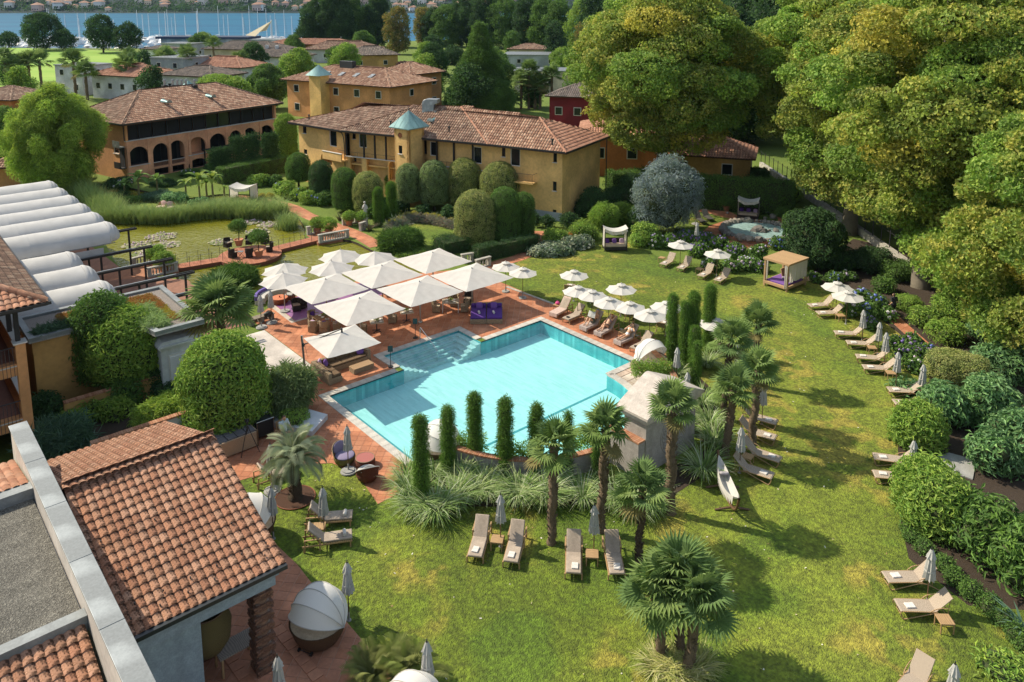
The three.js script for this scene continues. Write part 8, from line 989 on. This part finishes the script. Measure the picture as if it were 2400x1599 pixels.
scene.fog=new THREE.FogExp2(new THREE.Color(0.45,0.66,0.95),0.00004);
struct('border_soil',sheet([at(2105,1190),at(2130,1310),at(2270,1420),[24,-25],[24,-19],[40,-19],[40,-62],at(2000,560),at(1880,655),at(1990,690),at(2130,800),at(2180,890),at(2105,1000)].map((p)=>p.isVector3?xz(p):p),0.005),M.soil);
[[-62,-165],[-50,-180],[-30,-150],[-18,-165],[-8,-150],[4,-160],[14,-150],[-70,-215],[-45,-215],[-25,-230],[-5,-215],[15,-235],[30,-180],[-100,-230],[-110,-280],[-85,-310],[-60,-320],[-30,-300],[0,-300],[25,-290],[-130,-205],[-95,-205],[-55,-250],[-20,-265],[40,-230],[-120,-165],[-100,-160],[-128,-180],[-66,-145],[-4,-190]].forEach(([x,z],i)=>tree('town_tree',`leafy garden tree among the town houses, ${i < 20 ? ordinal[i] : 'twenty-' + ordinal[i - 20]} of thirty`,'tree',V(x,0,z),{h:rr(5.5,10),R:rr(2.6,4.6),n:16,leaf:K.far,size:0.62,col:pick([G.mid,G.dark,G.light,G.mid]),dens:2,y0:0.12,group:'garden trees among the town houses'}));
// ---------- garden daybeds, fountain pool, hammock ----------
const drape=(a,b,sag,drop,m,name,t,n=10)=>{const pos=[],P=(i,j)=>{const s=i / n,p=v3(a).clone().lerp(v3(b),s);p.y -=4*sag*s*(1 - s);return j?p.add(V(0.05*sin(i*2.1),-drop + 0.04*sin(i*1.3),0.08*sin(i*2.6))):p;};for (let i=0;i<n;i++) for (const q of [P(i,0),P(i,1),P(i + 1,1),P(i,0),P(i + 1,1),P(i + 1,0)]) pos.push(q.x,q.y,q.z);const g=new THREE.BufferGeometry();g.setAttribute('position',new THREE.Float32BufferAttribute(pos,3));g.computeVertexNormals();mesh(name,g,m,t);};
const sagRoof=(x,z,y,sag)=>{const pos=[],N=10,P=(i,j)=>{const s=i / N,r=j / 4;return V(-x + 2*x*s,y - 4*sag*s*(1 - s),-z + 2*z*r);};for (let i=0;i<N;i++) for (let j=0;j<4;j++) for (const q of [P(i,j),P(i,j + 1),P(i + 1,j + 1),P(i,j),P(i + 1,j + 1),P(i + 1,j)]) pos.push(q.x,q.y,q.z);const g=new THREE.BufferGeometry();g.setAttribute('position',new THREE.Float32BufferAttribute(pos,3));g.computeVertexNormals();return g;};
function cabana(label,p,turn,w,d,{drapes=[],pads=true,foot}={}){
const t=thing('curtained_daybed',label,'daybed',p,turn,'white curtained daybeds'),X=w / 2,Z=d / 2;for (const x of [-X,X]) for (const z of [-Z,Z]) mesh('post',rbox(0.07,2.05,0.07,x,1.02,z,0.01),M.wickerDark,t);if (pads){mesh('bench',rbox(w,0.3,d,0,0.25,0,0.03),M.wickerDark,t);mesh('seat_cushion',rbox(w - 0.14,0.16,d - 0.12,0,0.47,0.04,0.05),M.beigePad,t);mesh('backrest',rbox(w,0.6,0.08,0,0.65,-Z + 0.02,0.02),M.wickerDark,t);}
mesh('canopy',sagRoof(X + 0.06,Z + 0.05,2.1,0.3),M.canvas,t);for (const s of drapes) drape([s*X,2.06,-Z],[s*X,2.06,Z],0,1.75,M.voile,'curtain',t);drape([-X,2.08,Z + 0.04],[X,2.08,Z + 0.04],0.3,0.28,M.voile,'valance',t);const F=frame(p,turn);if (pads) [[-X + 0.32,M.purple,'left'],[0,M.violet,'middle'],[X - 0.32,M.lilac,'right']].forEach(([x,m,s])=>pillow(`${s} cushion on the ${label}`.split(' ').slice(0,15).join(' '),m,0.4,F(x,-Z + 0.28,0.56),turn,-0.3));if (foot){const k=thing('footstool','dark woven footstool before the fountain pool daybed','footstool',F(-0.5,Z + 0.6,p.y),turn);mesh('stool_body',rbox(1,0.3,0.6,0,0.15,0,0.02),M.wickerDark,k);}return t;
}
cabana('swing daybed with a white sagging canopy at the top of the lawn',at3('c7',810,690,0.012),0.05,1.95,1.1,{drapes:[-1,1]});cabana('white canopied daybed with purple cushions by the fountain pool',at3('c7',1860,440,0.04),-0.35,2.0,1.3,{drapes:[-1,1],foot:1});cabana('white curtained garden cabana on the far pond path',at3('c5',1925,325,0.03),-0.15,2.3,1.8,{drapes:[-1,1],pads:false});
{// wooden pavilion
const c=pf(0,0),A=at(1791.7,668.5),B=at(1843.9,685.2),d=B.clone().sub(A),turn=atan2(-d.z,d.x),W=d.length(),n=V(sin(turn),0,cos(turn)),p=A.clone().addScaledVector(d,0.5).addScaledVector(n,-1.25);p.y=0.012;const t=thing('wooden_pavilion','wooden four-post daybed pavilion with white curtains and a purple mattress','pavilion',p,turn),X=W / 2,Z=1.25;
const wd=std(0.56,0.36,0.19,{map:woodC});for (const x of [-X,X]) for (const z of [-Z,Z]) mesh('post',rbox(0.14,2.1,0.14,x,1.05,z,0.015),wd,t);mesh('roof_frame',[bax(-X - 0.15,X + 0.15,2.08,2.2,Z - 0.08,Z + 0.12),bax(-X - 0.15,X + 0.15,2.08,2.2,-Z - 0.12,-Z + 0.08),bax(-X - 0.15,-X + 0.05,2.081,2.2,-Z + 0.08,Z - 0.08),bax(X - 0.05,X + 0.15,2.081,2.2,-Z + 0.08,Z - 0.08)],wd,t);for (let k=0;k<16;k++) mesh('roof_board',box(2*X + 0.36,0.03,0.165,0,2.217,-Z - 0.1 + (k + 0.5)*(2*Z + 0.2) / 16),wd,t);mesh('bed_frame',[rbox(W + 0.2,0.22,0.16,0,0.3,Z,0.02),rbox(W + 0.2,0.22,0.16,0,0.3,-Z,0.02),rbox(0.16,0.22,2*Z,X,0.3,0,0.02),rbox(0.16,0.22,2*Z,-X,0.3,0,0.02)],wd,t);mesh('mattress',rbox(W - 0.2,0.2,2*Z - 0.25,0,0.42,0,0.06),M.violet,t);mesh('headrest',rbox(0.1,0.7,0.9,-X + 0.45,0.75,-Z + 0.5,0.03,0,0,0.25),wd,t);mesh('headrest',rbox(0.1,0.7,0.9,X - 0.3,0.7,-0.2,0.03,0,0,-0.4),wd,t);drape([X + 0.09,2.06,-Z],[X + 0.09,2.06,Z],0,1.35,M.voile,'curtain',t,16);drape([-X,2.06,-Z - 0.09],[X,2.06,-Z - 0.09],0,1.45,M.voile,'curtain',t,12);drape([-X - 0.09,2.05,Z - 0.5],[-X - 0.09,2.05,Z - 0.1],0,1.7,M.voile,'curtain',t,5);drape([X + 0.02,2.05,Z + 0.09],[X - 0.2,2.05,Z + 0.12],0,1.8,M.voile,'curtain',t,4);rolledTowel(frame(p,turn)(0,0.1,0.53),1,'pair of rolled towels on the purple pavilion mattress');
}
{const c=at3('c7',1935,568);M.spa=std(0.42,0.62,0.70,{roughness:0.08,map:M.pond.map,bumpMap:M.pond.bumpMap,bumpScale:0.05});const t=thing('fountain_pool','round pale blue fountain pool ringed with boulders','pool',c);mesh('pool_water',cyl(3.05,3.05,0.3,0,0,0,44),M.spa,t);mesh('pool_rim',lathe([[3.05,0],[3.05,0.36],[3.35,0.36],[3.4,0]],44),M.clayBase,t);const rock=(s)=>{const g=new THREE.IcosahedronGeometry(s,1),p=g.attributes.position;for (let i=0;i<p.count;i++){const k=0.8 + 0.4*hash(Math.round(p.getX(i)*50),Math.round(p.getY(i)*50),Math.round(p.getZ(i)*50));p.setXYZ(i,p.getX(i)*k,p.getY(i)*k*0.9,p.getZ(i)*k);}g.computeVertexNormals();return metreUV(plain(g));},R=[rock(0.3),rock(0.36),rock(0.25)],rm=[std(0.20,0.185,0.17,{map:stain}),std(0.28,0.26,0.23,{map:stain}),std(0.38,0.34,0.29,{map:stain})];for (let k=0;k<48;k++){const a=k / 48*2*PI;share('boulder',pick(R),pick(rm),t,3.2*cos(a),0.4,3.2*sin(a),rr(0,6),rr(0.75,1.3));}[[0,0,2],[0.4,0.2,1.5],[1.7,0.1,1],[1.1,0,0.6]].forEach(([x,z,s])=>share('boulder',R[0],rm[0],t,x,0.35,z,rr(0,6),s));[[2060,430,1],[1995,440,0.5],[1700,400,0.4]].forEach(([x,y,s],i)=>{const q=thing('garden_boulder',`pale round boulder before the tall hedge, ${ordinal[i]} of three`,'boulder',at3('c7',x,y,0.15),0,'boulders by the hedge');share('rock',R[1],rm[2],q,0,0,0,0,s);});potTree(at3('c7',1690,385,0.03),'shrub in a wide clay bowl before the tall hedge',0.3,0.8,'clay bowl shrubs');potTree(at3('c7',2125,480,0.03),'shrub in a clay pot right of the fountain pool',0.3,0.7,'clay bowl shrubs');}
for (const [a,b,c,d,w] of [[1575,455,1530,425,'nearer on the small lawn'],[1515,475,1470,445,'farther, by the blue cedar']]) lounge3((p,r,l)=>slingLounger(p,r,l,true),'c7',a,b,c,d,`dark lounger ${w}`,{y:0.05});
{// hammock
const E=(x,y,h)=>at(1640 + x / 3.091,940 + y / 3.091,h),a=E(250,830),b=E(150,600),p=a.clone().add(b).multiplyScalar(0.5),d=b.clone().sub(a);p.y=0.012;const t=thing('hammock','white fringed hammock on a dark curved wooden stand','hammock',p,atan2(-d.z,d.x));mesh('stand_bow',pipe([[-1.7,1.15,0],[-1.35,0.45,0],[-0.7,0.12,0],[0.7,0.12,0],[1.35,0.45,0],[1.75,1.3,0]],0.06,40,8),M.teakDark,t);for (const s of [-1,1]) mesh('stand_foot',pipe([[s*0.8,0.03,-0.75],[s*0.8,0.14,0],[s*0.8,0.03,0.75]],0.05,14,6),M.teakDark,t);const pos=[],N=20,Q=8,P=(i,j)=>{const u=i / N*2 - 1,w=0.26*Math.pow(max(0,1 - u*u),0.7),v=j / Q*2 - 1;return V(u*1.6,0.42 + 0.72*u*u + 0.34*v*v*(1 - u*u),v*w);};for (let i=0;i<N;i++) for (let j=0;j<Q;j++) for (const q of [P(i,j),P(i,j + 1),P(i + 1,j + 1),P(i,j),P(i + 1,j + 1),P(i + 1,j)]) pos.push(q.x,q.y,q.z);const g=new THREE.BufferGeometry();g.setAttribute('position',new THREE.Float32BufferAttribute(pos,3));g.computeVertexNormals();mesh('hammock_cloth',g,M.canvas,t);for (const s of [-1,1]){const f=[];for (let i=2;i<N - 2;i++){const q=P(i,s>0?Q:0),r=P(i + 1,s>0?Q:0);f.push(tileQuad([q.x,q.y,q.z],[r.x,r.y,r.z],[r.x,r.y - 0.16,r.z + s*0.03],[q.x,q.y - 0.4,q.z + s*0.05]));}mesh('fringe',f,M.canvas,t);}pillow('pale patterned cushion lying in the hammock',std(0.45,0.42,0.45,{map:stain}),0.42,frame(p,t.rotation.y)(0.7,0,0.62),t.rotation.y + 1.57,-1.1);}
struct('grey_slab',slab([at3('d4',1600,1080),at3('d4',1760,1020),at3('d4',1980,1080),at3('d4',1950,1230),at3('d4',1800,1180)].map(xz),0,0.06),M.concrete);
// ---------- people ----------
function blob(bones,cell){
const lo=V(9,9,9),hi=V(-9,-9,-9);for (const [a,b,r,q] of bones) for (const [p,s] of [[a,r],[b,q]]){lo.min(v3(p).clone().subScalar(s + 0.05));hi.max(v3(p).clone().addScalar(s + 0.05));}const c=lo.clone().add(hi).multiplyScalar(0.5),half=max(hi.x - lo.x,hi.y - lo.y,hi.z - lo.z) / 2,n=min(110,max(24,Math.ceil(2*half / cell))),mc=new MarchingCubes(n,M.black,false,false,60000);mc.isolation=0;const B=bones.map(([a,b,r,q])=>({a:v3(a),d:v3(b).clone().sub(v3(a)),r,q})),p=V(),hs=n / 2;
for (let k=0;k<n;k++) for (let j=0;j<n;j++) for (let i=0;i<n;i++){p.set((i - hs) / hs,(j - hs) / hs,(k - hs) / hs).multiplyScalar(half).add(c);let s=1;for (const o of B){const v=p.clone().sub(o.a),t=max(0,min(1,v.dot(o.d) / (o.d.lengthSq()||1))),e=v.addScaledVector(o.d,-t).length() - (o.r + (o.q - o.r)*t),h=max(0,0.035 - abs(s - e)) / 0.035;s=min(s,e) - h*h*0.00875;}mc.field[i + j*n + k*n*n]=-s;}
mc.update();const g=new THREE.BufferGeometry(),ct=mc.count;g.setAttribute('position',new THREE.BufferAttribute(mc.positionArray.slice(0,ct*3),3));g.setAttribute('normal',new THREE.BufferAttribute(mc.normalArray.slice(0,ct*3),3));g.scale(half,half,half).translate(c.x,c.y,c.z);return g;
}
function hand(w,d,up){const W=v3(w),D=v3(d).clone().normalize(),U=v3(up),S=D.clone().cross(U).normalize(),P=W.clone().addScaledVector(D,0.09),o=[[W,P,0.028,0.036]];for (let k=0;k<4;k++){const b=P.clone().addScaledVector(S,-0.03 + 0.02*k),m=b.clone().addScaledVector(D,0.045).addScaledVector(U,-0.012),e=m.clone().addScaledVector(D,[0.03,0.042,0.038,0.025][k]).addScaledVector(U,-0.025);o.push([b,m,0.01,0.009],[m,e,0.009,0.008]);}const t=W.clone().addScaledVector(D,0.03).addScaledVector(S,-0.03),u=t.clone().addScaledVector(S,-0.035).addScaledVector(D,0.03);o.push([t,u,0.012,0.01],[u,u.clone().addScaledVector(D,0.03),0.01,0.009]);return blob(o,0.006);}
function person(label,p,turn,J,{skin=[0.52,0.30,0.19],hair=[0.10,0.05,0.03],wear=[],long=0}){
const t=thing('person',label,'person',p,turn),m=std(...skin,{roughness:0.6}),L=(s,...q)=>q.map((k)=>V(J[k][0],J[k][1],J[k][2]*s + (J[k][3]??0))),bones=[[J.pelvis,J.chest,0.135,0.14],[J.chest,J.neck,0.13,0.06],[J.neck,J.head,0.055,0.06]];const H=v3(J.head),f=v3(J.face).normalize();
for (const s of [-1,1]){const sfx=s<0&&J.knee2?'2':'',[hip,kn,an,to]=L(s,'hip','knee' + sfx,'ankle' + sfx,'toe' + sfx),a2=s<0&&J.elbow2?'2':'',[sh,el,wr]=L(s,'shoulder','elbow' + a2,'wrist' + a2);bones.push([hip,kn,0.085,0.058],[kn,an,0.056,0.037],[an,to,0.036,0.025],[J.chest,sh,0.1,0.06],[sh,el,0.052,0.04],[el,wr,0.04,0.027]);}
const head=blob([[H,H.clone().addScaledVector(V(0,1,0),0.03),0.085,0.09],[H.clone().addScaledVector(f,0.03).add(V(0,-0.045,0)),H.clone().addScaledVector(f,0.045).add(V(0,-0.06,0)),0.055,0.045],[H.clone().addScaledVector(f,0.085),H.clone().addScaledVector(f,0.105).add(V(0,-0.02,0)),0.012,0.016],[H.clone().add(V(0,0,0.09)),H.clone().add(V(0,-0.02,0.09)),0.018,0.012],[H.clone().add(V(0,0,-0.09)),H.clone().add(V(0,-0.02,-0.09)),0.018,0.012]],0.008),hands=[-1,1].map((s)=>{const a2=s<0&&J.elbow2?'2':'',[el,wr]=L(s,'elbow' + a2,'wrist' + a2);return hand(wr,wr.clone().sub(el),V(0,1,0.01));});
mesh('body',[blob(bones,0.02),head,...hands],m,t);const e=V(0,1,0).cross(f).normalize();mesh('face',[-1,1].map((s)=>{const q=H.clone().addScaledVector(f,0.082).addScaledVector(e,s*0.032).add(V(0,0.012,0));return ball(0.011,q.x,q.y,q.z,6,5);}).concat([move(new THREE.SphereGeometry(0.02,6,4).scale(0.5,0.3,1),...H.clone().addScaledVector(f,0.092).add(V(0,-0.055,0)).toArray())]),M.teakDark,t,{kind:'stuff'});
const hb=[[H.clone().addScaledVector(f,-0.025).add(V(0,0.02,0)),H.clone().addScaledVector(f,-0.01).add(V(0,0.05,0)),0.092,0.088]];if (long) hb.push([H.clone().addScaledVector(f,-0.05),H.clone().addScaledVector(f,-0.1).add(V(0,-0.16,0)),0.07,0.05]);mesh('hair',blob(hb,0.012),std(...hair,{roughness:0.7}),t);for (const [n,c,list] of wear) mesh(n,blob(list(J,L),0.018),std(...c,{roughness:0.9}),t);return t;
}
const trunks=(J,L)=>[[J.pelvis,V(...J.pelvis).lerp(V(...J.chest),0.25),0.148,0.14],...[-1,1].map((s)=>{const [h,k]=L(s,'hip','knee' + (s<0&&J.knee2?'2':''));return [h,h.clone().lerp(k,0.3),0.1,0.09];})],brief=(J)=>[[J.pelvis,V(...J.pelvis).lerp(V(...J.chest),0.08),0.147,0.143]],bra=(J)=>[[V(...J.chest).add(V(0.02,-0.02,-0.07)),V(...J.chest).add(V(0.02,-0.02,0.07)),0.125,0.125]],shirt=(J,L)=>[[J.pelvis,J.chest,0.15,0.155],[J.chest,J.neck,0.14,0.075],...[-1,1].flatMap((s)=>{const a2=s<0&&J.elbow2?'2':'',[sh,el]=L(s,'shoulder','elbow' + a2);return [[J.chest,sh,0.11,0.075],[sh,sh.clone().lerp(el,0.7),0.068,0.06]];})];
const lie={pelvis:[0.02,0.53,0],chest:[-0.3,0.80,0],neck:[-0.42,0.94,0],head:[-0.5,1.06,0],face:[0.75,0.5,0],hip:[0.06,0.5,0.1],knee:[0.5,0.5,0.11],ankle:[0.92,0.46,0.1],toe:[1.0,0.55,0.11],shoulder:[-0.33,0.87,0.19],elbow:[-0.15,0.66,0.3],wrist:[0.1,0.56,0.27]};
const guest=(i,label,J,o)=>person(label,row[i].F(0,0,row[i].base + 0.0),row[i].turn,J,o);
guest(2,'guest with a blue cap reading a newspaper on the third poolside lounger',{...lie,knee:[0.42,0.8,0.12],ankle:[0.72,0.47,0.12],toe:[0.88,0.43,0.12],elbow:[-0.18,0.72,0.27],wrist:[0.02,0.93,0.17]},{hair:[0.10,0.16,0.34],wear:[['swim_shorts',[0.10,0.13,0.10],trunks]]});
guest(3,'guest in a dark bikini lying with one knee raised and an arm behind her head',{...lie,knee2:[0.42,0.8,0.12],ankle2:[0.68,0.47,0.12],toe2:[0.83,0.43,0.12],elbow2:[-0.55,1.1,0.32],wrist2:[-0.6,1.1,0.1]},{hair:[0.45,0.15,0.03],long:1,skin:[0.56,0.33,0.22],wear:[['bikini_bottom',[0.03,0.03,0.04],brief],['bikini_top',[0.22,0.16,0.18],bra]]});
guest(4,'guest in a white bikini resting with a hand at her face',{...lie,elbow2:[-0.2,0.8,0.36],wrist2:[-0.42,1.0,0.12],elbow:[-0.12,0.75,0.33],wrist:[-0.38,1.02,0.12]},{hair:[0.07,0.04,0.025],long:1,wear:[['bikini_bottom',[0.68,0.72,0.76],brief],['bikini_top',[0.68,0.72,0.76],bra]]});
{const F=row[2].F,t=thing('newspaper','open newspaper held by the reading guest','newspaper',F(0.13,0,1.02),row[2].turn);const m=std(0.6,0.6,0.58,{map:texture(128,128,(u,v)=>(floor(v*26) % 2&&noise(u,v,64,3)>0.3&&u % 0.25>0.03?0.5:0.95),true,3,3)});for (const s of [-1,1]) mesh('page',box(0.012,0.4,0.3,0.03,0.02,s*0.15,s*-0.2,0,0.35),m,t);}
{const q=at(668,1035);q.y=0.03;const t=thing('wooden_armchair','high-backed wooden garden chair with the seated man','chair',q,0.9);mesh('seat',rbox(0.6,0.06,0.55,0,0.42,0,0.02),M.teak,t);for (let k=0;k<6;k++) mesh('back_slat',rbox(0.08,0.62,0.025,-0.25 + 0.1*k,0.75,-0.27,0.008,0,-0.15),M.teak,t);for (const s of [-1,1]){mesh('armrest',rbox(0.08,0.04,0.6,s*0.32,0.62,0,0.01),M.teak,t);for (const z of [-0.22,0.24]) mesh('leg',rbox(0.06,0.6,0.06,s*0.3,0.3,z,0.008),M.teak,t);}
const sit={pelvis:[0,0.57,0],chest:[-0.06,0.93,0],neck:[-0.03,1.12,0],head:[0.02,1.25,0],face:[1,-0.25,0],hip:[0.04,0.53,0.1],knee:[0.46,0.54,0.13],ankle:[0.44,0.1,0.13],toe:[0.6,0.04,0.14],shoulder:[-0.06,1.03,0.2],elbow:[0.05,0.76,0.28],wrist:[0.3,0.7,0.22]};person('man in a pale blue shirt seated in the wooden chair by the planter',V(q.x,0.03,q.z),0.9 - PI / 2,sit,{hair:[0.12,0.07,0.04],wear:[['shirt',[0.45,0.55,0.58],shirt],['shorts',[0.10,0.11,0.13],trunks]]});
const st={pelvis:[0,0.95,0],chest:[0.03,1.32,0],neck:[0.03,1.5,0],head:[0.05,1.63,0],face:[1,-0.1,0],hip:[0,0.92,0.1],knee:[0.12,0.5,0.11],ankle:[0.02,0.09,0.11],toe:[0.18,0.04,0.12],knee2:[0.05,0.5,0.1],ankle2:[-0.22,0.12,0.1],toe2:[-0.06,0.04,0.11],shoulder:[0.02,1.42,0.2],elbow:[-0.08,1.14,0.25],wrist:[0.1,0.95,0.25]};person('person in dark clothes walking on the path behind the hydrangeas',at3('c8',1320,1225,0.03),1.9,st,{hair:[0.05,0.03,0.02],wear:[['jacket',[0.02,0.02,0.03],shirt],['trousers',[0.015,0.015,0.02],(J,L)=>[...trunks(J,L),...[-1,1].flatMap((s)=>{const f=s<0?'2':'',[h,k,a]=L(s,'hip','knee' + f,'ankle' + f);return [[h,k,0.1,0.075],[k,a,0.075,0.055]];})]]]});}
renderer.render(scene,camera);
